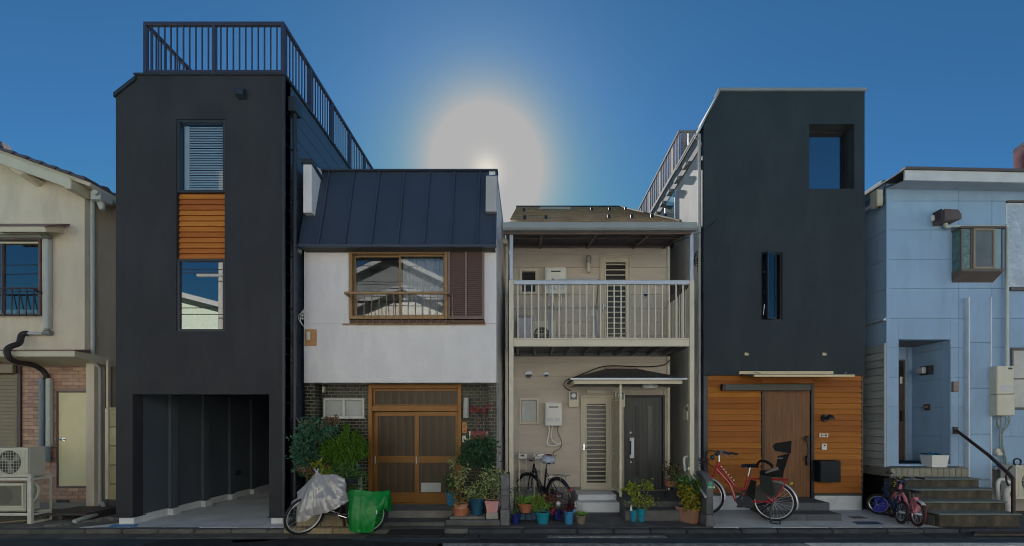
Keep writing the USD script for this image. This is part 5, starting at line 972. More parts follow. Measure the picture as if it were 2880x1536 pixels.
part(bn, 'tub', MB().hull([(x_, y, .884) for x_ in (a + .02, b - .03) for y in (8.37, 8.58)] + [(x_, y, 1.12) for x_ in (a, b) for y in (8.35, 8.62)]), white_plastic)
part(bn, 'blue_sheet', MB().grid(np.array([[(a + (b - a) * u, 8.36 + .25 * w_, 1.125 + .03 * math.sin(5 * u + 3 * w_) + (.05 if .35 < u < .7 and w_ > .4 else 0)) for u in np.linspace(-.03, .96, 9)] for w_ in np.linspace(0, 1, 6)])), mat('blue_sheet', (.03, .22, .40), .4), True)
# stairs
s5 = thing('concrete_stairs', 'stained dark concrete stairs of four steps up to the porch of the pale blue house', 'stairs', (7.6, 7.6, 0))
stm = mat('stained_concrete', (.050, .044, .034), .85, .35, 4, .5, 80, .006, stain=.6, st_scale=(3, 3, 1), st_col=(.13, .11, .07))
stt = mat('step_nosing', (.17, .20, .185), .8, .2, 6, .3, 90, .004)
for (y, yb, a, b, z) in ((7.17, 7.46, 6.90, 8.26, .229), (7.44, 7.73, 6.915, 8.32, .384), (7.71, 8.0, 6.93, 8.385, .555), (7.98, 8.27, 7.03, 8.43, .715)):
    s_ = part(s5, 'step', MB().box(a, b, y, min(yb + .02, 8.26), 0, z - .026, .012), stm); part(s_, 'tread', MB().box(a - .015, b + .015, y - .02, min(yb, 8.24), z - .025, z, .008), stt)
s_ = part(s5, 'stair_side', MB().side([(7.25, 0), (8.26, 0), (8.26, .69), (7.98, .69), (7.98, .52), (7.71, .52), (7.71, .35), (7.5, .35), (7.5, .19), (7.25, .19)], 6.88, 6.905), concrete_dark)
hr = thing('stair_handrail', 'dark brown handrail sloping down to a post on the right of the concrete stairs', 'handrail', (8.18, 7.2, 0))
hm = mat('dark_brown_rail', (.045, .025, .025), .45)
part(hr, 'rail', MB().tube([(8.486, 8.46, 1.60), (8.30, 7.7, 1.17), (8.19, 7.28, .885), (8.178, 7.2, .80)], .028, 10), hm, 40)
part(hr, 'post', MB().tube([(8.178, 7.2, .82), (8.178, 7.2, 0.0)], .027, 10), hm, 40)
part(hr, 'wall_plate', MB().box(8.44, 8.53, Y5 - .03, Y5 - .001, 1.53, 1.67, .005), hm)
# bay window
YF = 8.32; b0, b1 = X(2703, YF), X(2820, YF)
bw = thing('bay_window', 'small bronze bay window standing out from the upper wall of the pale blue house', 'window', ((b0 + b1) / 2, 8.4, Z(772, YF)))
bm = mat('bronze_dark', (.14, .11, .09), .4, .08, 4, .03, metal=.2)
part(bw, 'roof_slab', MB().box(b0 - .02, b1 + .05, YF - .03, Y5 - .001, Z(643, YF), Z(637, YF), .006), bm)
part(bw, 'base', MB().hull([(b0 - .01, YF - .02, Z(757, YF)), (b1 + .02, YF - .02, Z(757, YF)), (b0 - .01, Y5, Z(757, YF)), (b1 + .02, Y5, Z(757, YF)), (b0, YF - .02, Z(764, YF)), (b1, YF - .02, Z(764, YF)), (b0, Y5, Z(772, YF) - .1), (b1, Y5, Z(772, YF) - .1)]), bm)
zz0, zz1 = Z(757, YF) + .003, Z(643, YF) - .003
part(bw, 'corner_post', MB().box(b0, b0 + .025, YF, YF + .025, zz0, zz1).box(b1 - .02, b1, YF, YF + .025, zz0, zz1).box(X(2730, YF), X(2735, YF), YF, YF + .03, zz0, zz1), bm)
s_ = part(bw, 'sash', window_frame(X(2735.5, YF), X(2797, YF), zz0, zz1, YF - .02, YF + .02, .04), mat('tan_sash', (.30, .24, .17), .4, metal=.2)); pane(s_, X(2735.5, YF) + .035, X(2797, YF) - .035, zz0 + .035, zz1 - .035, YF, mat('bay_frost', (.14, .14, .13), .2, .2, 4, .2, spec=.8))
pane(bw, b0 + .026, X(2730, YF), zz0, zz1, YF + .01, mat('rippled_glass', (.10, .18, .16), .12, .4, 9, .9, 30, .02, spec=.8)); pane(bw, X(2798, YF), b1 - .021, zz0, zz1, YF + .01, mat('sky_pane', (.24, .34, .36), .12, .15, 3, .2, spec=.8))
part(bw, 'side_pane', MB().box(b0 + .004, b0 + .01, YF + .026, Y5, zz0, zz1), mat('rippled_glass', (0, 0, 0))); part(bw, 'back_panel', MB().box(b0 + .03, b1 - .03, Y5 + .05, Y5 + .06, zz0, zz1), dark_inside)
# frosted window at the right edge, kitchen window below
x0, x1, z0, z1 = R(2829, 572, 3000, 808, Y5)
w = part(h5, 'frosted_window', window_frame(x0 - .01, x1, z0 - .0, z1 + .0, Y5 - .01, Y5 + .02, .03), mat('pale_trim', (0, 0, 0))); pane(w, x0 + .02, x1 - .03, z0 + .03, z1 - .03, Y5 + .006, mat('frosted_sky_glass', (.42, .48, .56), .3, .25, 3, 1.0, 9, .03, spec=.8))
part(h5, 'window_bar', MB().box(x0, x1, Y5 - .04, Y5 + .0, z1 + .003, z1 + .045, .005), mat('dark_eave', (0, 0, 0))); part(h5, 'window_bar', MB().box(x0 + .05, x1, Y5 - .05, Y5 - .001, z0 - .08, z0 - .002, .006), mat('dark_eave', (0, 0, 0)))
x0, x1, z0, z1 = R(2842, 979, 3000, 1152, Y5)
w = part(h5, 'kitchen_window', window_frame(x0, x1, z0, z1, Y5 - .02, Y5 + .06, .045).box(x0 + .04, x1, Y5 - .01, Y5 + .03, (z0 + z1) / 2 - .01, (z0 + z1) / 2 + .012), mat('dark_eave', (0, 0, 0))); pane(w, x0 + .04, x1 - .04, z0 + .04, z1 - .04, Y5 + .02, frost)
dark_room(h5, x0 - .2, x1 + .2, z0 - .1, z1 + .1, Y5 + .165, 1.5)
# vent hood and pipe
vh = thing('vent_hood', 'brown metal vent hood with pipe elbow above the bay window', 'vent hood', (X(2668, 8.3), 8.3, Z(624, 8.3)))
part(vh, 'hood', MB().wall([(X(2650, 8.3), Z(624, 8.3)), (X(2697, 8.3), Z(619, 8.3)), (X(2697, 8.3), Z(606, 8.3)), (X(2688, 8.3), Z(593, 8.3)), (X(2650, 8.3), Z(591, 8.3))], [], 8.25, Y5 - .001), mat('hood_brown', (.11, .08, .075), .5)); part(vh, 'throat', MB().box(X(2640, 8.4), X(2650, 8.3) - .002, 8.32, Y5 - .001, Z(622, 8.4), Z(592, 8.4), .01), mat('hood_dark', (.05, .035, .035), .5))
part(vh, 'socket', MB().pb(2622, 605, 2637, 620, Y5 - .05, .048, .006), white_plastic)
yy = 8.42
pp = MB().tube(smoothpath([(X(2659, yy), yy, Z(622, yy)), (X(2659, yy), yy, Z(632, yy)), (X(2662, yy), yy, Z(637, yy)), (X(2672, yy), yy, Z(637, yy))], 14), .036, 10).tube([(X(2671, yy), yy, Z(637, yy)), (X(2828, yy), yy, Z(636, yy))], .024, 10).tube([(X(2832, yy), yy, Z(636, yy)), (X(2832, yy), yy, Z(1030, yy))], .030, 10).tube([(X(2825, yy), yy, Z(636, yy)), (X(2838, yy), yy, Z(636, yy))], .034, 10)
single('vent_pipe', pp, mat('pale_green_pipe', (.48, .52, .47), .45), 'pale pipe over the bay window running down to the tall water heater', 'pipe', 40)
jb = thing('junction_box', 'beige cable box high on the left side wall of the pale blue house', 'cable box', (X(2468, 8.5), 8.5, Z(580, 8.5)))
part(jb, 'box', MB().box(X(2466, 8.45), X(2484, 8.45), 8.45, 8.62, Z(577, 8.45), Z(532, 8.45), .01), mat('beige_box', (.46, .43, .33), .5)); part(jb, 'cover', MB().box(X(2466.5, 8.44), X(2483, 8.44), 8.435, 8.449, Z(573, 8.45), Z(535, 8.45), .006), mat('beige_box', (0, 0, 0)))
part(jb, 'wire', MB().tube(smoothpath([(X(2470, 8.5), 8.55, Z(578, 8.5)), (X(2478, 8.5), 8.5, Z(583, 8.5)), (X(2487, 8.48), 8.48, Z(560, 8.5)), (X(2490, 8.48), 8.48, Z(530, 8.5)), (X(2520, 8.45), 8.44, Z(516, 8.4)), (X(2548, 8.2), 8.2, Z(512, 8.2))], 24), .008, 6).tube(smoothpath([(X(2487, 8.48), 8.48, Z(530, 8.5)), (X(2489, 8.6), 8.6, Z(510, 8.6)), (X(2470, 8.8), 8.8, Z(508, 8.8))], 12), .007, 6), black_metal)
# tall water heater and plumbing
x0, x1 = X(2805, 8.28), X(2853, 8.28); zt_, zm_, zb_ = Z(1029, 8.28), Z(1109, 8.28), Z(1169, 8.28)
wh = thing('tall_water_heater', 'tall ivory water heater on pale blue wall below the vent pipe', 'water heater', ((x0 + x1) / 2, 8.35, zb_))
part(wh, 'upper_case', MB().box(x0, x1, 8.28, Y5 - .001, zm_ + .003, zt_, .015), ivory_plastic); part(wh, 'lower_case', MB().box(x0, x1 + .015, 8.275, Y5 - .001, zb_, zm_ - .003, .015), ivory_plastic)
part(wh, 'flue', MB().box(x1 - .12, x1 - .04, 8.272, 8.281, zt_ - .07, zt_ - .035, .003), black_metal); part(wh, 'grille', MB().box(x0 + .05, x1 - .03, 8.274, 8.281, zm_ + .05, zm_ + .18, .003), mat('label_paper', (0, 0, 0)))
r_ = random.Random(5); tw_ = MB()
for a, b in ((2808, 2816), (2815, 2812), (2828, 2820), (2836, 2822)):
    tw_.tube(smoothpath([(X(a, 8.4), 8.40, zb_), (X(a - 4, 8.4), 8.38, Z(1195, 8.4)), (X(b, 8.4), 8.4, Z(1215, 8.4)), (X(b + r_.uniform(-3, 3), 8.45), 8.45, Z(1270, 8.45)), (X(b + 4, 8.45), 8.46, Z(1320, 8.45))], 20), .011, 6)
tw_.ring((X(2820, 8.4), 8.4, Z(1190, 8.4)), (0, 1, .1), .12, .012, 24, 6)
single('heater_pipes', tw_, mat('grey_green_hose', (.25, .30, .28), .5), 'bundle of grey hoses and loops hanging under the tall ivory water heater', 'hoses', 40)
single('outdoor_socket', MB().pb(2803, 1262, 2817, 1279, Y5 - .06, .058, .006).pb(2806, 1273, 2820, 1281, Y5 - .09, .03, .004), ivory_plastic, 'small outdoor socket box low on the pale blue wall below the hoses', 'socket')
single('foundation_cap', MB().box(X(2788, Y5), xr, 8.42, Y5 + .009, zg - .06, zg - .004, .005), mat('pale_trim', (0, 0, 0)), 'pale ledge running along the foot of the pale blue wall behind the handrail post', 'ledge')
a0 = X(2857, 8.05)
ac_unit('stair_air_conditioner', 'air conditioner unit at the right edge behind the handrail post', a0, a0 + .80, 8.05, 8.32, .32, .95, a0 + .35, .24)
single('plastic_pipe_loop', MB().tube(smoothpath([(X(2806, 8.0), 8.0, .12), (X(2806, 8.0), 8.0, .6), (X(2812, 8.0), 8.0, .69), (X(2830, 8.0), 8.0, .67), (X(2846, 8.0), 8.0, .62)], 20), .03, 8), white_plastic, 'white plastic pipe bend left of the white wrapped pipe behind the handrail', 'pipe', 40)
single('wrapped_pipe', MB().tube(smoothpath([(X(2832, 7.9), 7.9, .05), (X(2830, 7.9), 7.9, .35), (X(2834, 7.9), 7.9, .52), (X(2846, 7.9), 7.9, .56)], 20), [.05] * 6 + [.06] * 6 + [.045] * 8, 10), mat('wrapped_white', (.55, .54, .52), .7, .2, 20, .6, 60, .01), 'thick white wrapped pipe beside the handrail post', 'pipe', 40)
single('black_hose', MB().tube(smoothpath([(X(2855, 8.1), 8.1, .95), (X(2857, 8.1), 8.1, 1.07), (X(2864, 8.1), 8.1, 1.07), (X(2868, 8.1), 8.1, .95)], 16), .014, 8).tube(smoothpath([(X(2846, 7.9), 7.9, .95), (X(2833, 7.9), 7.9, .85), (X(2832, 7.9), 7.9, .65), (X(2845, 7.9), 7.9, .52)], 16), .014, 8), black_metal, 'black hoses looping above the air conditioner behind the handrail', 'hose', 40)
# neighbour behind at the right edge
ze_ = Z(424, 12); O = np.array([X(2849, 12), 12.0]); dd_ = np.array([.757, .653]); ee_ = np.array([.653, -.757])   # the house stands turned to the street
def tp(u, v, z): q = O + ee_ * u + dd_ * v; return (q[0], q[1], z)
nb_ = thing('far_gabled_house', 'far house with pink edged gable rising behind the right edge of the pale blue roof', 'house', (O[0] + 2, 13, 0))
part(nb_, 'wall', MB().hull([tp(u, v, z) for v in (.35, 6) for u, z in ((.27, 0), (4.2, 0), (4.2, ze_ - .05), (2.2, ze_ + 1.3), (.27, ze_ - .05))]), mat('pinkish_wall', (.42, .36, .42), .8))
for a, b in ((0, 2.2), (4.4, 2.2)): part(nb_, 'roof', MB().hull([tp(u, v, z + d) for v in (0, 6.3) for u, z in ((a, ze_ - .1), (b, ze_ + 1.35)) for d in (0, .12)]), mat('pink_edge_roof', (.34, .20, .22), .6))

# ================================================================ HOUSE 0: beige gabled house at the left
YU, YL, YA = 8.3, 8.7, 7.95
xr = X(238, YU); xl = -23.0; lf = -13.2
h0 = thing('beige_gabled_house', 'beige stucco house with tiled gable roof and salmon tiled ground floor', 'house', (-12.5, YU, 0))
zl = Z(983, YU) - .02; ux0 = X(4, YU)
win = rect(-130, 672, 118, 889, YU)
xg = X(204, YA); zgab = Z(509, YA)
def groof(x): return zgab + (xg - x) * .36
part(h0, 'upper_wall', MB().wall([(xl, zl), (xr, zl), (xr, groof(xr) + .02), (-13.2, groof(-13.2)), (xl, groof(-13.2) - (-13.2 - xl) * .36)], [win], YU, YU + .18), beige_stucco)
part(h0, 'side_wall', MB().box(xr - .16, xr, YU + .182, 14, 0, groof(xr) + .02).box(xl, xl + .2, YU + .182, 14, 0, 3.9).wall([(xl, 0), (xr, 0), (xr, groof(xr) + .02), (lf, groof(lf)), (xl, groof(lf) - (lf - xl) * .36)], [], 14.002, 14.2), beige_stucco)
zt_ = Z(1020, YL); d_ = rect(160, 1101, 275, 1371, YL); sh = rect(-130, 1045, 57, 1300, YL); XT = X(296, YL)
tw = part(h0, 'tile_wall', MB().wall([(xl, .13), (XT, .13), (XT, zt_ - .02), (xl, zt_ - .02)], [d_, [(a, max(b, .2)) for a, b in sh]], YL, YL + .15), pink_mortar)
rows = courses(X(-30, YL), XT, Z(1404, YL), zt_ - .02, YL, .228, .0745, .005, .006, [(d_[0][0], d_[1][0], d_[0][1], d_[2][1]), (sh[0][0], sh[1][0], sh[0][1], sh[2][1])], 9)
rows.sort(key=lambda t: -min(t[1], XT))
tiles(tw, 'tile', rows, pink_tile_m, 300, 'tile_field')
part(h0, 'foundation', MB().box(xl, XT, YL - .0, YL + .14, 0, .128), mat('foundation_render', (0, 0, 0))); part(h0, 'floor_vent', MB().pb(158, 1406, 192, 1414, YL - .012, .011), black_metal)
part(h0, 'ledge', MB().side([(YU - .28, zl - .16), (YL + .0, zl - .26), (YL + .0, zl - .06), (YU - .28, zl - .06)], X(-60, 8.0), X(207, 8.0)).hull([(X(207, 8.0), 8.02, zl - .16), (X(207, 8.0), 8.02, zl - .06), (X(207, 8.0), YL, zl - .26), (X(207, 8.0), YL, zl - .06), (xr + .12, YL + .3, zl - .12), (xr + .12, YL + .3, zl - .26), (xr, YU, zl - .06)]), cream_trim); part(h0, 'ledge_cap', MB().side([(8.0, zl - .057), (YU - .002, zl - .057), (YU - .002, zl + .015), (8.0, zl - .035)], X(-60, 8.0), X(209, 8.0)), mat('mauve_flashing', (.20, .12, .12), .5))
# roof
lf = -13.2
def gp_(dz, x, y): return (x, y, groof(x) + dz)
part(h0, 'roof_deck', MB().hull([gp_(d, x, y) for d in (.02, .09) for x in (lf, xr + .45) for y in (YA + .02, 14)]).hull([(x, y, groof(lf) - (lf - x) * .36 + d) for d in (.02, .09) for x in (lf, xl - .4) for y in (YA + .02, 14)]), cream_trim)
part(h0, 'barge_board', MB().hull([gp_(d, x, y) for d in (-.16, .03) for x in (lf, xg - .02) for y in (YA - .03, YA + .015)]).box(xg - .12, xg, YA - .032, YA + .34, zgab - .16, zgab + .0, .01), cream_trim)
part(h0, 'eave_bracket', MB().hull([gp_(-.16, x, y) for x in (X(58, 8.2), X(110, 8.2)) for y in (YA + .02, YU - .001)] + [gp_(-.30, X(88, 8.2), YU - .001), gp_(-.28, X(96, 8.2), YU - .001), gp_(-.24, X(80, 8.2), YA + .1)]), beige_stucco)
tile_m = mat('grey_roof_tile', (.085, .07, .085), .45, .25, 8, .3, 60, .004, jit=.15, spec=.5)
for r in range(13):                                                   # verge row of pantiles, then the eave row
    x = xr + .42 - r * .26
    if x < lf: break
    part(h0, 'roof_tile', MB().hull([gp_(dz, xx, y) for y in (YA - .06, YA + .2) for xx, dz in ((x, .09), (x - .29, .09), (x, .155), (x - .29, .12))]), tile_m)
for k in range(19):
    y = YA + .22 + k * .27
    for r in range(3):
        x = xr + .45 - r * .26
        pts = []
        part(h0, 'roof_tile', MB().hull([gp_(dz, xx, yy) for xx, e in ((x, .0), (x - .29, -.03)) for yy, dz in ((y, .10 + e), (y + .06, .17 + e), (y + .14, .19 + e), (y + .23, .12 + e), (y + .28, .09 + e))]), tile_m)
for k in range(4):
    part(h0, 'ridge_tile', MB().hull([(x, y, groof(lf) + dz) for x in (lf - .3, lf + .3) for y in (YA - .05 + k * .5, YA + .4 + k * .5) for dz in (.05, .12)] + [(lf, y, groof(lf) + .38) for y in (YA - .05 + k * .5, YA + .4 + k * .5)]), tile_m)
part(h0, 'crest_tile', MB().hull([gp_(dz, x, y) for x, dz in ((X(0, YA) - .5, .3), (X(17, YA), .1), (X(8, YA), .25)) for y in (YA - .02, YA + .12)] + [gp_(.05, X(0, YA) - .5, YA)]), tile_m)
gtr = MB().tube([(xr + .40, YA + .15, groof(xr + .4) - .02), (xr + .40, 14, groof(xr + .4) - .03)], .055, 10).box(xr + .26, xr + .46, YA + .2, YA + .45, groof(xr + .4) - .14, groof(xr + .4) + .03, .012)
part(h0, 'eave_gutter', gtr, pipe_m, 40)
yy = YU + .1; dx = xr + .12
dpp = MB().tube(smoothpath([(xr + .36, YA + .33, groof(xr + .4) - .14), (xr + .36, YA + .34, groof(xr + .4) - .26), (xr + .16, YU + .06, Z(548, yy)), (xr + .12, yy, Z(562, yy))], 14), .045, 10).tube([(X(260, yy), yy, Z(562, yy)), (X(262, yy), yy, Z(1012, yy))], .040, 10)
q0 = (X(262, yy), yy, Z(1012, yy)); q1 = (X(279, YL - .1), YL - .1, Z(1036, YL - .1)); q2 = (X(281, YL - .1), YL - .1, Z(1424, YL - .1))
dpp.tube([q0, q1, q2], .040, 10).tube(smoothpath([q2, (X(289, 8.45), 8.45, .16), (X(292, 8.3), 8.3, .09), (X(280, 8.0), 8.0, .05), (X(214, 7.45), 7.42, .035)], 20), .038, 10)
for py in (611, 783, 974): dpp.ring((X(261, yy), yy, Z(py, yy)), (0, 0, 1), .042, .007, 16, 6)
for py in (1060, 1220, 1398): dpp.ring((X(280, YL - .1), YL - .1, Z(py, YL - .1)), (0, 0, 1), .042, .008, 16, 6)
single('downpipe', dpp, pipe_m, 'long grey downpipe on the corner of the beige house ending on the ground', 'downpipe', 40)
# upper window with guard
x0, x1, z0, z1 = R(-130, 672, 117, 889, YU)
w = part(h0, 'window', window_frame(x0, x1, z0, z1, YU - .03, YU + .1, .04).box(X(3, YU), X(6, YU), YU, YU + .06, z0 + .04, z1 - .04), mat('mauve_frame', (.13, .085, .09), .45)); pane(w, x0 + .04, x1 - .04, z0 + .04, z1 - .04, YU + .03)
part(w, 'head_trim', MB().pb(0, 680, 113, 685, YU - .01, .03), cream_trim); part(w, 'low_screen', MB().pb(0, 871, 113, 884, YU + .05, .01), white_plastic)
dark_room(h0, x0 - .2, x1 + .3, z0 - .2, z1 + .1, YU + .2, 1.5)
gd = part(h0, 'window_guard', MB().box(x0, X(100, 8.12), 8.10, 8.13, Z(813, 8.12), Z(809, 8.12), .005).tube([(X(98, 8.12), 8.115, Z(811, 8.12)), (X(108, 8.2), 8.2, Z(822, 8.2)), (X(116, 8.28), 8.28, Z(824, 8.28))], .02, 8).box(x0, x1, 8.2, 8.22, Z(887, 8.2), Z(884, 8.2)), mat('dark_plum_metal', (.055, .03, .035), .4))
for k in range(7):
    px = 95 - k * 20.3
    part(gd, 'baluster', MB().tube(smoothpath([(X(px, 8.12), 8.115, Z(812, 8.12)), (X(px, 8.12), 8.115, Z(872, 8.12)), (X(px + 3, 8.15), 8.13, Z(883, 8.14)), (X(px + 9, 8.25), 8.21, Z(886, 8.2))], 12), .009, 6), mat('dark_plum_metal', (0, 0, 0)))
part(h0, 'window_awning', MB().side([(7.95, Z(637, 7.95)), (YU - .001, Z(628, 7.95) + .12), (YU - .001, Z(655, YU) - .0), (7.98, Z(650, 7.95))], X(-60, 7.95), X(125, 7.95)), cream_trim); part(h0, 'awning_flashing', MB().hull([(x_, y, z_) for x_, y, z_ in ((X(-60, 7.95), 7.93, Z(637, 7.95)), (X(140, 7.95), 7.93, Z(637, 7.95)), (X(-60, 7.95), YU, Z(628, 7.95) + .125), (X(140, 7.95), YU, Z(628, 7.95) + .125), (X(-60, 7.95), 7.93, Z(634, 7.95)), (X(140, 7.95), 7.93, Z(634, 7.95)), (X(-60, 7.95), YU, Z(626, 7.95) + .14), (X(140, 7.95), YU, Z(626, 7.95) + .14))]), mat('mauve_flashing', (0, 0, 0)))
# air conditioning ducts
dk = thing('air_duct', 'grey air conditioning duct round the upper window of the beige house with black hose below', 'duct', (X(126, 8.2), 8.2, Z(940, 8.2)))
part(dk, 'vertical_duct', MB().box(X(119, 8.2), X(133, 8.2), 8.2, YU - .001, Z(925, 8.2), Z(670, 8.2), .018), pipe_m)
part(dk, 'elbow', MB().box(X(118, 8.19), X(134.5, 8.19), 8.19, YU - .001, Z(668, 8.2), Z(657, 8.2), .02).box(X(117, 8.19), X(135, 8.19), 8.19, YU - .001, Z(942, 8.2), Z(927, 8.2), .02), mat('dark_grey_duct', (.20, .21, .20), .5))
part(dk, 'top_duct', MB().box(X(-60, 8.2), X(117, 8.2), 8.2, YU - .001, Z(667, 8.2), Z(658, 8.2), .016), mat('olive_duct', (.33, .34, .28), .5)); part(dk, 'bottom_duct', MB().box(X(70, 8.2), X(116, 8.2), 8.2, YU - .001, Z(941, 8.2), Z(933, 8.2), .016), pipe_m)
hp = [(X(74, 8.2), 8.22, Z(937, 8.2)), (X(64, 8.2), 8.2, Z(940, 8.2)), (X(50, 8.1), 8.12, Z(965, 8.1)), (X(32, 8.0), 8.0, Z(974, 8.0)), (X(20, 7.94), 7.94, Z(985, 7.94)), (X(24, 7.95), 7.95, Z(1002, 7.95)), (X(45, 8.1), 8.1, Z(1018, 8.1)), (X(90, 8.4), 8.4, Z(1026, 8.4)), (X(120, 8.58), 8.58, Z(1042, 8.58)), (X(131, 8.62), 8.62, Z(1066, 8.62))]
part(dk, 'black_hose', MB().tube(smoothpath(hp, 60), .048, 12), mat('hose_dark', (.035, .03, .03), .6), 40)
dl = thing('lower_air_duct', 'pale grey duct running down the salmon tiles beside the cream door', 'duct', (X(132, 8.6), 8.6, Z(1300, 8.6)))
part(dl, 'duct', MB().box(X(126, 8.6), X(138, 8.6), 8.6, YL - .008, Z(1258, 8.6), Z(1063, 8.6), .016), pipe_m); part(dl, 'flange', MB().box(X(122, 8.59), X(144, 8.59), 8.585, YL - .008, Z(1258, 8.6), Z(1254, 8.6)), mat('dark_grey_duct', (0, 0, 0)))
part(dl, 'socket', MB().tube([(X(132, 8.62), 8.62, Z(1257, 8.6)), (X(132, 8.62), 8.62, Z(1300, 8.6))], .062, 12), mat('blue_grey_pipe', (.20, .25, .30), .5), 40); part(dl, 'rear_pipe', MB().tube([(X(117, 8.64), 8.64, Z(1062, 8.6)), (X(117, 8.64), 8.64, Z(1255, 8.6))], .045, 10), mat('blue_grey_pipe', (0, 0, 0)), 40)
# shutter and door
x0, x1, z0, z1 = R(-130, 1054, 42, 1300, YL)
rs_ = part(h0, 'roller_shutter', MB().box(x0, x1, YL + .03, YL + .05, .2, z1), mat('shutter_back', (.12, .10, .07), .6)); n = 34; hh = (z1 - .2) / n
for k in range(n): part(rs_, 'slat', MB().side([(YL + .0, .2 + k * hh + .004), (YL + .03, .2 + k * hh + .004), (YL + .03, .2 + (k + 1) * hh), (YL + .012, .2 + (k + 1) * hh)], x0, x1), mat('shutter_slat', (.27, .215, .14), .5, .08))
part(h0, 'shutter_frame', MB().pb(42, 1050, 47, 1300, YL - .02, .06), mat('olive_frame', (.24, .19, .08), .5)); part(h0, 'shutter_jamb', MB().pb(47, 1025, 57, 1300, YL - .04, .1, .004).pb(36, 1025, 47, 1049, YL - .04, .1), mat('dark_plum_metal', (0, 0, 0))); part(h0, 'shutter_box', MB().pb(-130, 1026, 35, 1049, YL - .1, .12, .006), mat('shutter_slat', (0, 0, 0)))
x0, x1, z0, z1 = R(163, 1104, 273, 1368, YL)
cd = part(h0, 'cream_door', MB().box(x0, x1, YL + .01, YL + .05, z0, z1, .004), cream_paint, label='plain cream flush door with lever handle'); part(cd, 'frame', window_frame(x0 - .03, x1 + .03, z0 - .03, z1 + .03, YL - .012, YL + .06, .028), mat('mauve_frame', (0, 0, 0)))
part(cd, 'handle', MB().disc((X(180, YL), YL + .009, Z(1236, YL)), (0, -1, 0), .035, .012, 16).tube([(X(180, YL), YL - .03, Z(1236, YL)), (X(165, YL), YL - .035, Z(1237, YL))], .012, 8).tube([(X(180, YL), YL, Z(1236, YL)), (X(180, YL), YL - .035, Z(1236, YL))], .011, 8), chrome); part(cd, 'hinge', MB().pb(272, 1118, 275, 1133, YL - .02, .03).pb(272, 1340, 275, 1354, YL - .02, .03), black_metal)
# fence of cream blocks
f_ = thing('block_fence', 'fence of cream blocks in the gap between the beige house and the charcoal garage house', 'fence', (X(312, 8.5), 8.5, 0))
part(f_, 'post', MB().pb(294.5, 1148, 304, 1404, 8.44, .1, .006), cream_trim); part(f_, 'tall_post', MB().pb(298, 1012, 304, 1147, 8.52, .06, .004), cream_trim)
for k in range(5): part(f_, 'block', MB().pb(304.5, 1186 + (k - .72) * 53.5 + 1, 350, 1186 + (k + .28) * 53.5 - 1, 8.47, .12, .008), olive_block)
part(f_, 'cap', MB().pb(303, 1146, 352, 1151, 8.45, .16, .005), olive_block); part(f_, 'base', MB().pb(296, 1405, 350, 1445, 8.46, .14), concrete_dark)
# air conditioner stack
rk = thing('air_conditioner_rack', 'white steel double deck rack holding two air conditioner units at the left edge', 'rack', (-9, 7.5, 0))
rkm = mat('white_rack_steel', (.60, .58, .50), .5, .1, 10)
xp1 = X(82, 7.4); xp0 = xp1 - .95
for xx in (xp1, xp0):
    part(rk, 'leg', MB().box(xx - .035, xx + .035, 7.40, 7.404, .0, .86).box(xx + .031, xx + .035, 7.405, 7.44, 0, .86), rkm); part(rk, 'leg', MB().box(xx - .0, xx + .035, 7.72, 7.724, .0, .86).box(xx + .031, xx + .035, 7.69, 7.719, 0, .86), rkm)
    for z in (.76, .14, .0): part(rk, 'side_bar', MB().box(xx + .026, xx + .030, 7.41, 7.715, z, z + .035), rkm)
for z in (.755, .145):
    for y in (7.394, 7.70): part(rk, 'cross_bar', MB().box(xp0 - .03, xp1 + .03, y, y + .005, z, z + .045), rkm)
ac_unit('upper_air_conditioner', 'upper of two ivory air conditioner units on the white rack, with round fan grille', X(78, 7.42) - .80, X(78, 7.42), 7.42, 7.70, .815, 1.32, X(26, 7.42), .205)
sidebx = thing('lower_air_conditioner', 'lower air conditioner on the white rack with square grille and hose at its side', 'air conditioner', (-9.2, 7.5, .2))
x1 = X(68, 7.45); x0 = x1 - .78
part(sidebx, 'casing', MB().box(x0, x1, 7.46, 7.70, .205, .70, .015), ivory_plastic); part(sidebx, 'grille_frame', window_frame(x0 + .1, x1 - .01, .27, .69, 7.445, 7.459, .035), ivory_plastic); part(sidebx, 'grille', MB().box(x0 + .135, x1 - .045, 7.452, 7.458, .305, .655), mat('mesh_grey', (.16, .145, .11), .6, .15, 30)); part(sidebx, 'fan_shape', MB().disc((x1 - .36, 7.4515, .48), (0, 1, 0), .16, .001, 30), mat('mesh_dark', (.12, .11, .085), .6))
part(sidebx, 'hose', MB().tube(smoothpath([(x1 + .0, 7.6, .66), (x1 + .1, 7.58, .62), (x1 + .12, 7.56, .48), (x1 + .06, 7.56, .38), (x1 + .0, 7.56, .35)], 18), .024, 8), ivory_plastic, 40)
pf = thing('plastic_platform', 'low dark brown platform with stubby legs below the cream door', 'platform', (X(165, 7.9), 7.9, 0))
pm = mat('dark_platform', (.06, .05, .05), .6, .15, 5); x0, x1 = X(108, 7.66), X(241, 7.66)
part(pf, 'top', MB().box(x0, x1, 7.66, 8.35, .085, .125, .008), pm)
for xx in (x0 + .04, (x0 + x1) / 2 - .1, x1 - .10): part(pf, 'leg', MB().box(xx, xx + .07, 7.69, 7.76, 0, .084), pm); part(pf, 'leg', MB().box(xx, xx + .07, 8.25, 8.32, 0, .084), pm)
part(pf, 'end_panel', MB().box(x1 - .02, x1 - .004, 7.77, 8.24, 0, .084), pm)
rb = MB(); r_ = random.Random(21)
for k in range(60):
    t = r_.random(); c = (X(190 + 110 * t, 7.5) + r_.uniform(-.1, .1), 7.24 + 1.0 * t * r_.uniform(.7, 1.1), .0); s_ = r_.uniform(.015, .05); rb.ball(c, (s_ * 1.5, s_, s_ * .6), 1)
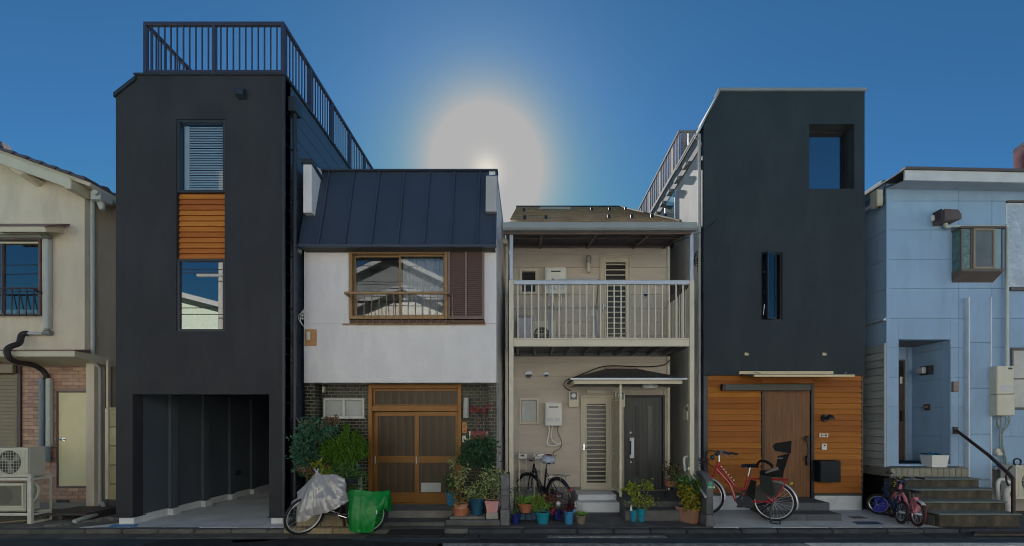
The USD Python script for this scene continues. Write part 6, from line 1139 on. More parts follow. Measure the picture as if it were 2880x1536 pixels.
struct('rubble', rb, concrete_old, kind='stuff')
lv_ = MB()
for k in range(5): a = np.array([X(10 + 18 * k, 7.5), 7.45 + .05 * k, .01]); lv_.tube([a, a + np.array([.25, .07 - .03 * k, .02])], .01, 6)
single('fallen_sticks', lv_, mat('stick', (.32, .26, .17), .8), 'pale sticks lying on the ground below the air conditioner rack', 'sticks')

# ================================================================ across the street, behind the camera (seen in the window panes)
def opp(name, label, x0, x1, yf, yb, eave, ridge, wallm, roofm, gable=True, wins=()):
    t = thing(name, label, 'house', ((x0 + x1) / 2, (yf + yb) / 2, 0)); xm = (x0 + x1) / 2
    if gable:
        part(t, 'wall', MB().wall([(x0, 0), (x1, 0), (x1, eave), (xm, ridge), (x0, eave)], [], yb, yf), wallm)
        for s_, a in ((-1, x0), (1, x1)): part(t, 'roof', MB().hull([(xm, y, ridge + d) for y in (yb - .4, yf + .4) for d in (.0, .16)] + [(a + s_ * .45, y, eave - .17 + d) for y in (yb - .4, yf + .4) for d in (0, .16)]), roofm)
        part(t, 'barge_board', MB().hull([(xm, y, ridge + d) for y in (yf + .4, yf + .44) for d in (-.1, .14)] + [(x1 + .45, y, eave - .17 + d) for y in (yf + .4, yf + .44) for d in (-.1, .14)]).hull([(xm, y, ridge + d) for y in (yf + .4, yf + .44) for d in (-.1, .14)] + [(x0 - .45, y, eave - .17 + d) for y in (yf + .4, yf + .44) for d in (-.1, .14)]), mat('barge_grey', (.42, .42, .42), .7))
    else:
        part(t, 'wall', MB().box(x0, x1, yb, yf, 0, eave), wallm); part(t, 'roof', MB().box(x0 - .3, x1 + .3, yb - .3, yf + .3, eave, eave + .25), roofm)
    for (a, b, c, d) in wins:
        w = part(t, 'window', window_frame(a, b, c, d, yf - .02, yf + .05, .06), alu); part(w, 'pane', MB().box(a + .05, b - .05, yf + .005, yf + .02, c + .05, d - .05), mat('far_glass', (.05, .06, .07), .1, spec=.8))
wm1 = mat('sunlit_white_wall', (.78, .78, .72), .9, .06); wm2 = mat('sunlit_cream_wall', (.78, .74, .65), .9, .06); wm3 = mat('grey_siding_far', (.20, .21, .21), .9, .06); rfm = mat('far_grey_roof', (.22, .21, .20), .8, .1)
opp('white_gabled_house', 'white gabled house across the street mirrored in the lower garage house window', -25.8, -15.4, -7.0, -15, 7.7, 9.0, mat('sunlit_pale_green_wall', (.55, .62, .50), .9, .06), rfm, True, [(-21.5, -20.0, 5.0, 6.1), (-19.2, -18.2, 5.0, 6.0), (-17.5, -16.2, 3.4, 4.6)])
opp('grey_gabled_house', 'grey gabled house across the street mirrored in the white house window', -12.6, -1.4, -6.0, -14, 7.5, 10.2, wm3, mat('far_grey_roof2', (.20, .19, .17), .8, .1), True, [])
opp('cream_annex_house', 'low cream boarded house across the street mirrored behind the window guard', -8.0, -2.6, -2.2, -5.6, 6.3, 7.4, wm2, mat('cream_roof', (.42, .37, .25), .8, .1), True, [(-6.5, -5.2, 2.0, 3.2)])
opp('flat_roofed_house', 'white flat roofed house across the street opposite the balcony house', -1.0, 6.4, -3.4, -11, 6.8, 6.8, wm1, rfm, False, [(0.2, 1.9, 3.6, 4.8), (3.6, 5.3, 3.6, 4.8), (.5, 2.2, .9, 2.1)])
opp('cream_flat_roofed_house', 'cream flat roofed house across the street opposite the pale blue house', 7.0, 15.5, -3.6, -11, 6.4, 6.4, wm2, rfm, False, [(8.0, 9.7, 3.4, 4.7), (12, 13.7, 3.4, 4.7)])
opp('long_white_house', 'long white house across the street at the far left', -37, -26.4, -3.0, -12, 6.0, 6.0, wm1, rfm, False, [(-31, -29, 3.4, 4.6)])
opp('far_right_house', 'white house across the street at the far right', 16.2, 28, -3.0, -12, 6.4, 6.4, wm1, rfm, False, [])
def behind(name, label, x0, x1, y0, y1, z):                # the next street's houses: they shade the gaps between the front row
    t = thing(name, label, 'house', ((x0 + x1) / 2, (y0 + y1) / 2, 0)); part(t, 'wall', MB().box(x0, x1, y0, y1, 0, z), beige_stucco)
    part(t, 'roof', MB().hull([(x0 - .3, y0 - .3, z), (x1 + .3, y0 - .3, z), (x0 - .3, y1 + .3, z), (x1 + .3, y1 + .3, z), (x0, (y0 + y1) / 2, z + 1.2), (x1, (y0 + y1) / 2, z + 1.2)]), rfm)
behind('rear_house', 'beige house in the next street behind the charcoal garage house', -15, -1.2, 19, 28, 9.5)
behind('rear_house', 'beige house in the next street behind the pale blue house', 5, 14, 22, 29, 7.0)
up = thing('utility_pole', 'concrete utility pole with cross arms across the street', 'utility pole', (-11.9, -1.7, 0))
part(up, 'pole', MB().tube([(-11.9, -1.7, 0), (-11.9, -1.7, 11.5)], [.17, .11], 12), mat('pole_concrete', (.40, .38, .34), .9), 40)
for z in (7.4, 8.3): part(up, 'cross_arm', MB().box(-12.8, -11.0, -1.66, -1.56, z, z + .1), mat('pole_steel', (.3, .3, .3), .5))
part(up, 'transformer', MB().lathe([(0, 0), (.25, 0), (.27, .1), (.27, .7), (.2, .8), (0, .82)], (-11.45, -1.5, 6.3), 16), mat('pole_steel', (0, 0, 0)))
iw = MB()
for z, o in ((7.55, 0), (7.5, .5), (8.45, -.4), (8.45, .6), (6.2, 0), (5.9, .2)): iw.tube(smoothpath([(-40, -1.6 + o, z + .3), (-25, -1.6 + o, z - .25), (-11.9, -1.6 + o, z), (4, -1.6 + o, z - .35), (20, -1.6 + o, z + .1), (40, -1.6 + o, z)], 60), .018, 5)
part(up, 'wire', iw, black_metal)
# ================================================================ BICYCLES
def rodr(v, ax, t):
    ax = np.asarray(ax, float); ax = ax / np.linalg.norm(ax); v = np.asarray(v, float)
    return v * math.cos(t) + np.cross(ax, v) * math.sin(t) + ax * (v @ ax)[..., None] * (1 - math.cos(t))
class Bike:
    """u runs from the rear hub forward, v up, w to the right-hand side; the bicycle stands with its rear hub over REAR."""
    def __init__(s, name, label, rear, front, Rw, lean=0.0, z0=0.0, steer=0.0, roll=0.0, group=None):
        s.rear, s.R = np.array([*rear, z0 + Rw]), Rw
        d = np.array([*front, 0]) - np.array([*rear, 0]); s.L = np.linalg.norm(d); s.U = d / s.L
        up = rodr(np.array([0, 0, 1.0]), s.U, lean); s.V = up; s.W = np.cross(s.U, s.V); s.steer, s.roll = steer, roll
        s.t = thing(name, label, 'bicycle', (*(np.array(rear) * .5 + np.array(front) * .5), z0), group=group)
    def p(s, u, v, w=0.0): return s.rear + s.U * u + s.V * v + s.W * w
    def f(s, u, v, w=0.0):                                # front assembly: turned about the steering axis through the head
        ax = s.V * .94 - s.U * .34; c = s.p(s.L, 0)
        q = s.U * (u - s.L) + s.V * v + s.W * w
        q = rodr(q[None], ax, s.steer)[0]
        if s.roll: q = rodr(q[None], s.U, s.roll)[0]
        return c + q
    def wheel(s, front, tyre_m, rim_m, tr=.022, ns=20, name=None):
        F = s.f if front else s.p; u0 = s.L if front else 0.0
        c = F(u0, 0); ax = F(u0, 0, 1) - c
        rim = part(s.t, 'front_wheel' if front else 'rear_wheel', MB().ring(c, ax, s.R - tr * 2.1, .011, 44, 8, 1.3), rim_m, 40)
        part(rim, 'tyre', MB().ring(c, ax, s.R - tr, tr, 48, 10), tyre_m, True)
        m = MB()
        for k in range(ns):
            a = 2 * math.pi * k / ns; b = a + (.5 if k % 2 else -.5); sgn = 1 if k % 4 < 2 else -1
            m.tube([F(u0 + .025 * math.cos(b), .025 * math.sin(b), .03 * sgn), F(u0 + (s.R - tr * 2) * math.cos(a), (s.R - tr * 2) * math.sin(a))], .0022, 4, False)
        part(rim, 'spokes', m, alu); part(rim, 'hub', MB().tube([F(u0, 0, -.05), F(u0, 0, .05)], .022, 10), alu, 40); return rim
    def T(s, pts, r, F=None, n=8, smooth=False):
        F = F or s.p; q = [F(*x) for x in pts]; q = smoothpath(q, 18) if smooth else q
        return MB().tube(q, r, n)
    def arc(s, front, a0, a1, rad, wid, F=None):
        F = F or (s.f if front else s.p); u0 = s.L if front else 0; n = 16; P = []
        for k in range(n):
            a = math.radians(a0 + (a1 - a0) * k / (n - 1)); row = []
            for w, dr in ((-1, -.018), (-.7, 0), (0, .008), (.7, 0), (1, -.018)): row.append(F(u0 + (rad + dr) * math.cos(a), (rad + dr) * math.sin(a), w * wid))
            P.append(row)
        return MB().grid(np.array(P))
    def join(s, *ms):
        m = MB()
        for q in ms: m.add(*q.arrays())
        return m
    def crank(s, u, v, a, m=None, L=.165):
        d = np.array([math.cos(a), math.sin(a)]) * L
        c = part(s.t, 'crank', s.join(s.T([(u, v, .06), (u + d[0], v + d[1], .075)], .011), s.T([(u, v, -.06), (u - d[0], v - d[1], -.075)], .011), s.T([(u, v, -.06), (u, v, .06)], .02)), m or chrome, 40)
        for sg in (1, -1):
            cc = s.p(u + sg * d[0], v + sg * d[1], sg * .12)
            b = [cc + s.U * i * .045 + s.V * j * .012 + s.W * k * .045 for i in (-1, 1) for j in (-1, 1) for k in (-1, 1)]; part(s.t, 'pedal', MB().hull(b), rubber)
    def saddle(s, u, v, m, sc=1.0):
        pts = []
        for i, (du, hw, top) in enumerate(((-.13, .02, .0), (-.12, .085, .015), (-.06, .09, .02), (0, .055, .012), (.07, .025, .008), (.13, .018, .0), (.14, .006, -.01))):
            for w, dz in ((-1, -.03), (-.6, 0), (0, .004), (.6, 0), (1, -.03)): pts.append(s.p(u + du * sc, v + top * sc + dz * sc, hw * w * sc))
        P = np.array(pts).reshape(7, 5, 3); lower = P - s.V * .028 * sc
        return MB().grid(P).grid(lower)
tyre_black = mat('tyre_rubber', (.016, .016, .018), .75, .2, 20, .2); rim_alu = mat('rim_metal', (.55, .56, .58), .3, metal=.8)
spoke_old = alu
# --- black city bicycle by the gas meters
bk = mat('black_gloss_paint', (.012, .011, .014), .3, .1, 5, .02, spec=.6)
b = Bike('city_bicycle', 'black city bicycle with shower cap on its saddle leaning by the gas meters', (.574, 8.2), (.02, 9.0), .345, -.05, 0.0, .25)
b.wheel(True, tyre_black, rim_alu); b.wheel(False, tyre_black, rim_alu)
L = b.L
part(b.t, 'frame', b.join(b.T([(.47, .02, 0), (.36, .50, 0)], .019), b.T([(L - .16, .42, 0), (L - .30, .18, 0), (.62, -.02, 0), (.47, .0, 0)], .02, smooth=True), b.T([(L - .18, .50, 0), (L - .30, .30, 0), (.60, .12, 0), (.45, .12, 0)], .017, smooth=True), b.T([(L - .15, .38, 0), (L - .20, .56, 0)], .024), b.T([(0, 0, .05), (.47, 0, .03)], .012), b.T([(0, 0, -.05), (.47, 0, -.03)], .012), b.T([(0, 0, .05), (.38, .42, .02)], .009), b.T([(0, 0, -.05), (.38, .42, -.02)], .009)), bk, 40)
part(b.t, 'fork', b.join(b.T([(L, 0, .05), (L - .05, .2, .05), (L - .13, .40, .04)], .013, b.f, smooth=True), b.T([(L, 0, -.05), (L - .05, .2, -.05), (L - .13, .40, -.04)], .013, b.f, smooth=True)), bk, 40)
part(b.t, 'front_mudguard', b.arc(True, 20, 190, b.R + .025, .032), bk, True); part(b.t, 'rear_mudguard', b.arc(False, 15, 205, b.R + .025, .034), bk, True)
hbm = chrome
part(b.t, 'handlebar', b.join(b.T([(L - .20, .56, 0), (L - .22, .70, 0)], .012, b.f), b.T([(L - .40, .70, -.29), (L - .27, .71, -.25), (L - .16, .70, -.12), (L - .18, .69, 0), (L - .16, .70, .12), (L - .27, .71, .25), (L - .40, .70, .29)], .011, b.f, smooth=True)), hbm, 40)
for w in (-1, 1): part(b.t, 'grip', b.T([(L - .44, .695, .30 * w), (L - .33, .705, .275 * w)], .017, b.f), mat('brown_grip', (.06, .03, .025), .6), 40); part(b.t, 'brake_lever', b.T([(L - .27, .69, .25 * w), (L - .38, .665, .28 * w)], .006, b.f), chrome, 40)
part(b.t, 'seat_post', b.T([(.37, .48, 0), (.33, .62, 0)], .014), chrome, 40)
sd0 = part(b.t, 'saddle', b.saddle(.30, .66, rubber), rubber, True)
cap = MB(); c = b.p(.30, .68); m = trimesh.creation.icosphere(3); v = m.vertices.copy(); n_ = meshkit.noise(v * 3.0 + 5, 2) - .5
v = v * (1 + .16 * n_[:, None]); cap.add(c + v[:, :1] * b.U * .165 + v[:, 1:2] * b.W * .13 + v[:, 2:] * np.array([0, 0, .088]), m.faces)
part(b.t, 'saddle_cover', cap, mat('pale_blue_cap', (.42, .47, .60), .35, .15, 12, .6, 30, .01), True)
part(b.t, 'rear_rack', b.join(b.T([(.22, .40, .05), (-.30, .42, .06), (-.30, .42, -.06), (.22, .40, -.05)], .006), b.T([(.0, .41, .05), (.0, .41, -.05)], .005), b.T([(-.15, .415, .055), (-.15, .415, -.055)], .005), b.T([(0, 0, .06), (-.18, .41, .06)], .006), b.T([(0, 0, -.06), (-.18, .41, -.06)], .006)), mat('rack_grey', (.2, .2, .21), .4), 40)
part(b.t, 'chain_case', MB().hull([b.p(u, v, .055 + w) for u, v in ((-.06, .06), (-.07, -.05), (.42, -.09), (.55, -.04), (.55, .06), (.45, .11)) for w in (0, .012)]), bk)
b.crank(.47, .0, -1.2); part(b.t, 'rear_reflector', MB().ball(b.p(-.37, .16), .035, 1), mat('reflector_red', (.35, .02, .02), .2, spec=.8)); part(b.t, 'kickstand', b.T([(.0, .0, .07), (.05, -b.R + .0, .14)], .008), chrome); part(b.t, 'frame_lock', MB().ring(b.p(.25, .33), b.U * .5 + b.V, .06, .012, 20, 6), white_plastic)
# --- red electric bicycle with child seat
rd = mat('red_gloss_paint', (.36, .006, .012), .28, .08, 5, .02, spec=.6, coat=.3); blkp = mat('matt_black_plastic', (.007, .007, .008), .7, .15, 10, .1, spec=.2)
b = Bike('electric_bicycle', 'red electric bicycle with black rear child seat on its stand before the cedar boards', (4.33, 7.54), (3.36, 8.12), .342, .03, 0.02, -.12)
L = b.L; b.wheel(True, tyre_black, rim_alu); b.wheel(False, tyre_black, mat('bright_rim', (.7, .7, .7), .35, metal=.3), ns=28)
part(b.t, 'frame', b.join(b.T([(L - .20, .52, 0), (L - .42, .26, 0), (.60, -.05, 0)], .028), b.T([(L - .23, .60, 0), (L - .36, .45, 0), (.66, .28, 0), (.57, .20, 0), (.46, .17, 0)], .020, smooth=True), b.T([(L - .17, .43, 0), (L - .24, .66, 0)], .030), b.T([(.50, .0, 0), (.40, .42, 0)], .024), b.T([(0, 0, .06), (.30, -.02, .05), (.52, -.01, .03)], .016), b.T([(0, 0, -.06), (.30, -.02, -.05), (.52, -.01, -.03)], .016), b.T([(0, 0, .06), (.40, .36, .02)], .013), b.T([(0, 0, -.06), (.40, .36, -.02)], .013)), rd, 40)
lt = MB()
for k in range(6): lt.ball(b.p(L - .27 - .042 * k, .575 - .048 * k, -.0) + np.array([0, -.022, .0]), (.014, .006, .012), 1)
part(b.t, 'white_lettering', lt, white_plastic)
part(b.t, 'fork', b.join(b.T([(L, 0, .055), (L - .04, .2, .055), (L - .14, .41, .04)], .015, b.f, smooth=True), b.T([(L, 0, -.055), (L - .04, .2, -.055), (L - .14, .41, -.04)], .015, b.f, smooth=True)), rd, 40)
part(b.t, 'front_mudguard', b.arc(True, 25, 185, b.R + .022, .034), alu, True); part(b.t, 'rear_mudguard', b.arc(False, 60, 198, b.R + .024, .036), mat('bright_mudguard', (.55, .58, .60), .25, metal=.5), True)
part(b.t, 'handlebar', b.join(b.T([(L - .24, .66, 0), (L - .24, .78, 0)], .016, b.f), b.T([(L - .46, .82, -.29), (L - .34, .84, -.26), (L - .24, .86, -.12), (L - .24, .80, 0), (L - .24, .86, .12), (L - .34, .84, .26), (L - .46, .82, .29)], .012, b.f, smooth=True)), chrome, 40)
for w in (-1, 1): part(b.t, 'grip', b.T([(L - .50, .815, .30 * w), (L - .36, .838, .265 * w)], .019, b.f), rubber, 40); part(b.t, 'brake_lever', b.T([(L - .30, .82, .24 * w), (L - .42, .76, .27 * w)], .008, b.f), chrome, 40)
part(b.t, 'control_unit', MB().ball(b.f(L - .2, .80, .0), (.05, .05, .035), 1).ball(b.f(L - .26, .85, -.1), (.04, .03, .025), 1).ball(b.f(L - .12, .74, .0), (.045, .05, .05), 1), mat('dark_blue_grey', (.05, .055, .07), .4)); cab = MB()
for k in range(4): cab.tube(smoothpath([b.f(L - .25, .83, -.15 + .1 * k), b.f(L - .02 + .02 * k, .78, -.08 + .05 * k), b.f(L - .05, .62, 0), b.f(L - .16, .55, 0)], 12), .006, 5)
part(b.t, 'cables', cab, black_metal, 40); bb = MB()
for k in range(6): bb.ring(b.f(L + .04, .70 - .03 * k, 0), b.V, .10 - .008 * k, .007, 16, 5)
part(b.t, 'front_carrier', bb, mat('rusty_dark', (.05, .035, .03), .6))
part(b.t, 'seat_post', b.T([(.41, .40, 0), (.37, .58, 0)], .016), chrome, 40); part(b.t, 'saddle', b.saddle(.37, .63, rubber, 1.05), mat('saddle_black', (.018, .018, .025), .35, spec=.6), True)
part(b.t, 'battery', MB().hull([b.p(u, v, w) for w in (-.045, .045) for u, v in ((.40, .05), (.30, .10), (.27, .34), (.36, .36), (.44, .12))]), blkp); part(b.t, 'motor', MB().hull([b.p(u, v, w) for w in (-.06, .06) for u, v in ((.30, -.09), (.40, -.15), (.56, -.12), (.62, -.02), (.52, .07), (.36, .06))]), mat('motor_navy', (.02, .022, .035), .45)); b.crank(.50, -.0, -1.25)
part(b.t, 'chain_guard', MB().hull([b.p(u, v, .07 + w) for u, v in ((-.02, .03), (-.02, -.03), (.5, -.07), (.5, .07)) for w in (0, .01)]), blkp); part(b.t, 'skirt_guard', MB().hull([b.p(u, v, .055 + w) for u, v in ((.30, .02), (.12, .0), (-.15, .22), (-.12, .32), (.10, .37), (.28, .24)) for w in (0, .004)]).hull([b.p(u, v, -.06 + w) for u, v in ((.30, .02), (.12, .0), (-.15, .22), (-.12, .32), (.10, .37), (.28, .24)) for w in (0, .004)]), mat('smoky_guard', (.035, .035, .035), .3))
part(b.t, 'rear_rack', b.join(b.T([(.36, .38, .06), (-.22, .40, .065), (-.22, .40, -.065), (.36, .38, -.06)], .011), b.T([(0, 0, .07), (-.20, .40, .065)], .012), b.T([(0, 0, -.07), (-.20, .40, -.065)], .012)), rd, 40)
st_ = part(b.t, 'child_seat', MB().hull([b.p(u, v, w) for u, v, w in ((.20, .44, .12), (.20, .44, -.12), (.22, .52, .15), (.22, .52, -.15), (-.14, .44, .13), (-.14, .44, -.13), (-.16, .60, .15), (-.16, .60, -.15))]).hull([b.p(u, v, w) for u, v, w in ((-.02, .52, .15), (-.02, .52, -.15), (-.14, .50, .14), (-.14, .50, -.14), (-.24, .86, .15), (-.24, .86, -.15), (-.06, .80, .16), (-.06, .80, -.16))]), blkp)
part(st_, 'head_rest', MB().hull([b.p(u, v, w) for u, v, w in ((-.27, 1.08, .10), (-.27, 1.08, -.10), (-.26, .86, .11), (-.26, .86, -.11), (.0, .94, .15), (.02, .98, -.15), (-.02, .90, .15), (-.02, .90, -.15), (-.02, 1.03, .14), (-.02, 1.03, -.14))]), blkp); part(st_, 'grab_bar', b.join(b.T([(.02, .60, .13), (.12, .70, .13), (.22, .70, .10), (.26, .62, .03), (.26, .62, -.03), (.22, .70, -.10), (.12, .70, -.13), (.02, .60, -.13)], .018, smooth=True)), blkp, 40)
part(st_, 'harness', MB().hull([b.p(u, v, -.165 + w) for u, v in ((-.08, .58), (.12, .50), (.12, .53), (-.06, .63)) for w in (0, .006)]).hull([b.p(u, v, -.165 + w) for u, v in ((-.05, .76), (-.14, .77), (-.14, .79), (-.05, .78)) for w in (0, .006)]), mat('grey_strap', (.14, .14, .145), .6)); part(st_, 'leg_guard', MB().hull([b.p(u, v, w) for w in (-.15, -.12, .12, .15) for u, v in ((.20, .45), (.05, .44), (.10, .16), (.02, .14), (.14, .22))][:20:2]).hull([b.p(u, v, -.16 + w) for w in (0, .03) for u, v in ((.22, .46), (.04, .46), (-.02, .14), (.20, .22), (.06, .12))]), mat('leg_guard_grey', (.020, .024, .022), .7, spec=.2))
part(b.t, 'stand', b.join(b.T([(.02, 0, .08), (.06, -.2, .10), (.04, -.355, .16)], .011, smooth=True), b.T([(.02, 0, -.08), (.06, -.2, -.10), (.04, -.355, -.16)], .011, smooth=True), b.T([(.04, -.355, .16), (-.10, -.355, .16)], .010), b.T([(.04, -.355, -.16), (-.10, -.355, -.16)], .010), b.T([(-.10, -.355, .16), (-.10, -.355, -.16)], .010)), black_metal, 40); part(b.t, 'rear_reflector', MB().ball(b.p(-.26, .34), .03, 1), mat('reflector_yellow', (.5, .35, .03), .2, spec=.8)); part(b.t, 'derailleur', MB().hull([b.p(u, v, .09 + w) for u, v in ((.0, .02), (-.03, -.02), (.08, -.13), (.11, -.10)) for w in (0, .02)]), blkp)
# --- children's bicycles
def kid(b, frame_m, tyre_m, accent, bar_m, wheel_guard=None):
    L = b.L; R_ = b.R
    b.wheel(True, tyre_m, rim_alu, .024, 14); b.wheel(False, tyre_m, rim_alu, .024, 14)
    part(b.t, 'frame', b.join(b.T([(L - .12, .34, 0), (L - .32, .20, 0), (.26, .0, 0)], .027), b.T([(.26, 0, 0), (.18, .26, 0)], .018), b.T([(L - .10, .26, 0), (L - .15, .42, 0)], .024), b.T([(0, 0, .05), (.26, 0, .03)], .012), b.T([(0, 0, -.05), (.26, 0, -.03)], .012), b.T([(0, 0, .05), (.2, .2, .02)], .010), b.T([(0, 0, -.05), (.2, .2, -.02)], .010)), frame_m, 40)
    part(b.t, 'fork', b.join(b.T([(L, 0, .05), (L - .03, .14, .05), (L - .09, .27, .03)], .014, b.f, smooth=True), b.T([(L, 0, -.05), (L - .03, .14, -.05), (L - .09, .27, -.03)], .014, b.f, smooth=True)), frame_m, 40)
    part(b.t, 'handlebar', b.join(b.T([(L - .14, .40, 0), (L - .15, .50, 0)], .012, b.f), b.T([(L - .24, .60, -.24), (L - .16, .60, -.16), (L - .14, .49, -.05), (L - .14, .49, .05), (L - .16, .60, .16), (L - .24, .60, .24)], .010, b.f)), bar_m, 40)
    for w in (-1, 1): part(b.t, 'grip', b.T([(L - .27, .60, .27 * w), (L - .18, .60, .17 * w)], .017, b.f), accent, 40)
    part(b.t, 'seat_post', b.T([(.18, .26, 0), (.16, .33, 0)], .013), chrome, 40); part(b.t, 'saddle', b.saddle(.15, .37, rubber, .8), rubber, True); b.crank(.26, 0, .7, rubber, .10)
b = Bike('blue_kids_bicycle', 'dark blue child\'s bicycle with yellow handlebar and blue wheel disc leaning by the drain cover', (6.47, 7.40), (6.70, 8.17), .20, .12, 0.0, .95, .35)
blu = mat('dark_blue_paint', (.012, .03, .09), .3, spec=.6); kid(b, blu, tyre_black, rubber, mat('yellow_bar', (.45, .45, .03), .4))
c = b.f(b.L, 0); ax = b.f(b.L, 0, 1) - c; dsk = MB(); th = np.linspace(math.radians(60), math.radians(290), 20)
e1 = b.f(b.L + 1, 0) - c; e2 = b.f(b.L, 1) - c
part(b.t, 'wheel_disc', MB().hull([c + (e1 * math.cos(t) + e2 * math.sin(t)) * .155 + ax * o for t in th for o in (-.012, .012)]), mat('royal_blue', (.008, .01, .36), .35, spec=.6)); part(b.t, 'kickstand', b.T([(.02, 0, .06), (.04, -.2, .14)], .007), black_metal); part(b.t, 'chain_guard', MB().hull([b.p(u, v, .05 + w) for u, v in ((-.03, .03), (-.03, -.03), (.30, -.05), (.30, .05)) for w in (0, .01)]), rubber)
b = Bike('pink_kids_bicycle', 'pink child\'s bicycle with maroon tyres and front basket beside the concrete stairs', (6.585, 7.22), (6.77, 7.92), .21, .10, 0.0, -.2)
pk = mat('pink_paint', (.62, .22, .26), .35, spec=.5); kid(b, pk, mat('maroon_tyre', (.075, .016, .02), .7), rubber, chrome)
L = b.L
part(b.t, 'rear_mudguard', b.arc(False, 40, 130, b.R + .02, .035), mat('white_mudguard', (.6, .6, .62), .4), True); part(b.t, 'front_mudguard', b.arc(True, 20, 170, b.R + .02, .04), pk, True); part(b.t, 'frame_guard', MB().hull([b.p(u, v, w) for w in (-.03, .03) for u, v in ((.05, .02), (.0, .16), (.10, .27), (.16, .26), (.22, .05))]), pk)
m = MB()
for k in range(5): m.ring(b.f(L + .02, .34 + .04 * k, 0), b.V, .10 + .008 * k, .006, 18, 5)
for k in range(14):
    a = 2 * math.pi * k / 14; m.tube([b.f(L + .02 + .10 * math.cos(a), .34, .10 * math.sin(a)), b.f(L + .02 + .135 * math.cos(a), .50, .135 * math.sin(a))], .004, 4)
part(b.t, 'basket', m, mat('navy_basket', (.02, .02, .045), .5))
# --- covered bicycle
b = Bike('covered_bicycle', 'old bicycle under grey plastic sheet and green cover at the kerb', (X(1030, 6.98), 6.985), (X(866, 6.86), 6.86), .325, 0.0, ROAD_Z, .85)
b.L = max(b.L, .95); L = b.L
b.wheel(True, tyre_black, mat('bright_rim', (0, 0, 0)), ns=16); b.wheel(False, tyre_black, mat('bright_rim', (0, 0, 0)), ns=16)
part(b.t, 'frame', b.join(b.T([(.42, 0, 0), (.30, .48, 0)], .018), b.T([(L - .14, .42, 0), (.62, .02, 0), (.42, 0, 0)], .02), b.T([(L - .16, .50, 0), (.5, .1, 0)], .016), b.T([(L - .14, .38, 0), (L - .2, .58, 0)], .022), b.T([(0, 0, .05), (.42, 0, .03)], .012), b.T([(0, 0, -.05), (.42, 0, -.03)], .012), b.T([(0, 0, .05), (.33, .4, .02)], .009), b.T([(0, 0, -.05), (.33, .4, -.02)], .009)), bk, 40)
part(b.t, 'fork', b.join(b.T([(L, 0, .05), (L - .13, .42, .04)], .013, b.f), b.T([(L, 0, -.05), (L - .13, .42, -.04)], .013, b.f)), bk, 40); part(b.t, 'rear_mudguard', b.arc(False, 100, 190, b.R + .02, .032), mat('navy_mudguard', (.02, .02, .05), .4), True); part(b.t, 'front_mudguard', b.arc(True, 140, 215, b.R + .02, .03), bk, True)
b.crank(.42, 0, .3); part(b.t, 'chain_case', MB().hull([b.p(u, v, .055 + w) for u, v in ((.02, .05), (.02, -.05), (.40, -.09), (.50, 0), (.42, .10)) for w in (0, .012)]), blkp); part(b.t, 'kickstand', b.T([(0, 0, .06), (.0, -.32, .16)], .009), chrome); part(b.t, 'saddle', b.saddle(.28, .55, rubber), rubber, True)
YC = 6.86
def pxp(px, py, dy=0.0): return np.array([X(px, YC + dy), YC + dy, Z(py, YC + dy)])
def drape(top, hem, depth, folds, amp, seed, nu=90, nv=26, focus=None):
    """a sheet over a ridge: TOP and HEM are polylines along x in photo pixels; the sheet hangs down on both sides in folds that run to FOCUS."""
    top, hem = np.array(top, float), np.array(hem, float); r = np.random.default_rng(seed); out = []
    u = np.linspace(0, 1, nu)
    tx = np.interp(u, np.linspace(0, 1, len(top)), top[:, 0]); ty = np.interp(u, np.linspace(0, 1, len(top)), top[:, 1])
    hx = np.interp(u, np.linspace(0, 1, len(hem)), hem[:, 0]); hy = np.interp(u, np.linspace(0, 1, len(hem)), hem[:, 1])
    ph = r.uniform(0, 6.28, 8); fr = folds * np.array([1, 1.7, 2.9, 4.3]); cr = lambda x: 1 - np.abs(np.sin(x)) * 2      # sharp ridges, broad hollows
    for sgn in (-1, 1):
        P = np.zeros((nv, nu, 3))
        for j in range(nv):
            t = j / (nv - 1); px = tx + (hx - tx) * t; py = ty + (hy - ty) * t
            ang = np.arctan2(px - focus[0], py - focus[1] + 14) * 1.1 if focus else u * np.pi
            prof = depth * (.12 + .88 * np.sin(min(1, t * 1.2) * np.pi / 2)) * np.sqrt(np.clip(1 - (2 * u - 1) ** 4, .02, 1))
            f = sum(cr(fr[k] * ang * 1.5 + ph[k] + .5 * t * sgn) / (1 + .55 * k) for k in range(4)) * amp * (.3 + .7 * t)
            sag = cr(5 * t + 2.5 * u + ph[5]) * amp * .5 * u
            P[j] = np.stack([X(px, YC) + .2 * f, YC + sgn * prof + f + sag, Z(py, YC) + (f * .2 if j < nv - 1 else f * .5)], -1)
        nz = meshkit.fbm(P * 16 + 3, 3, seed) - .5; P[..., 1] += sgn * nz * amp * 1.5; out.append(P)
    return MB().grid(out[0]).grid(out[1])
gs = thing('grey_plastic_sheet', 'crumpled translucent grey plastic sheet tied over the front of the covered bicycle', 'plastic sheet', (X(905, YC), YC, .4))
part(gs, 'sheet', drape([(836, 1385), (862, 1362), (884, 1338), (892, 1326), (905, 1335), (946, 1334), (971, 1346)], [(842, 1428), (852, 1458), (872, 1455), (886, 1452), (900, 1444), (945, 1430), (981, 1410)], .20, 3.2, .018, 4, focus=(892, 1326)), film('grey_film', (.52, .52, .55), .20, .30, .25, .12), 50)
part(gs, 'loose_end', drape([(822, 1410), (835, 1402), (846, 1404)], [(821, 1430), (832, 1422), (846, 1424)], .06, 2.2, .02, 8, 24, 8), film('white_film', (.55, .58, .60), .15, .4, .25, .15), True)
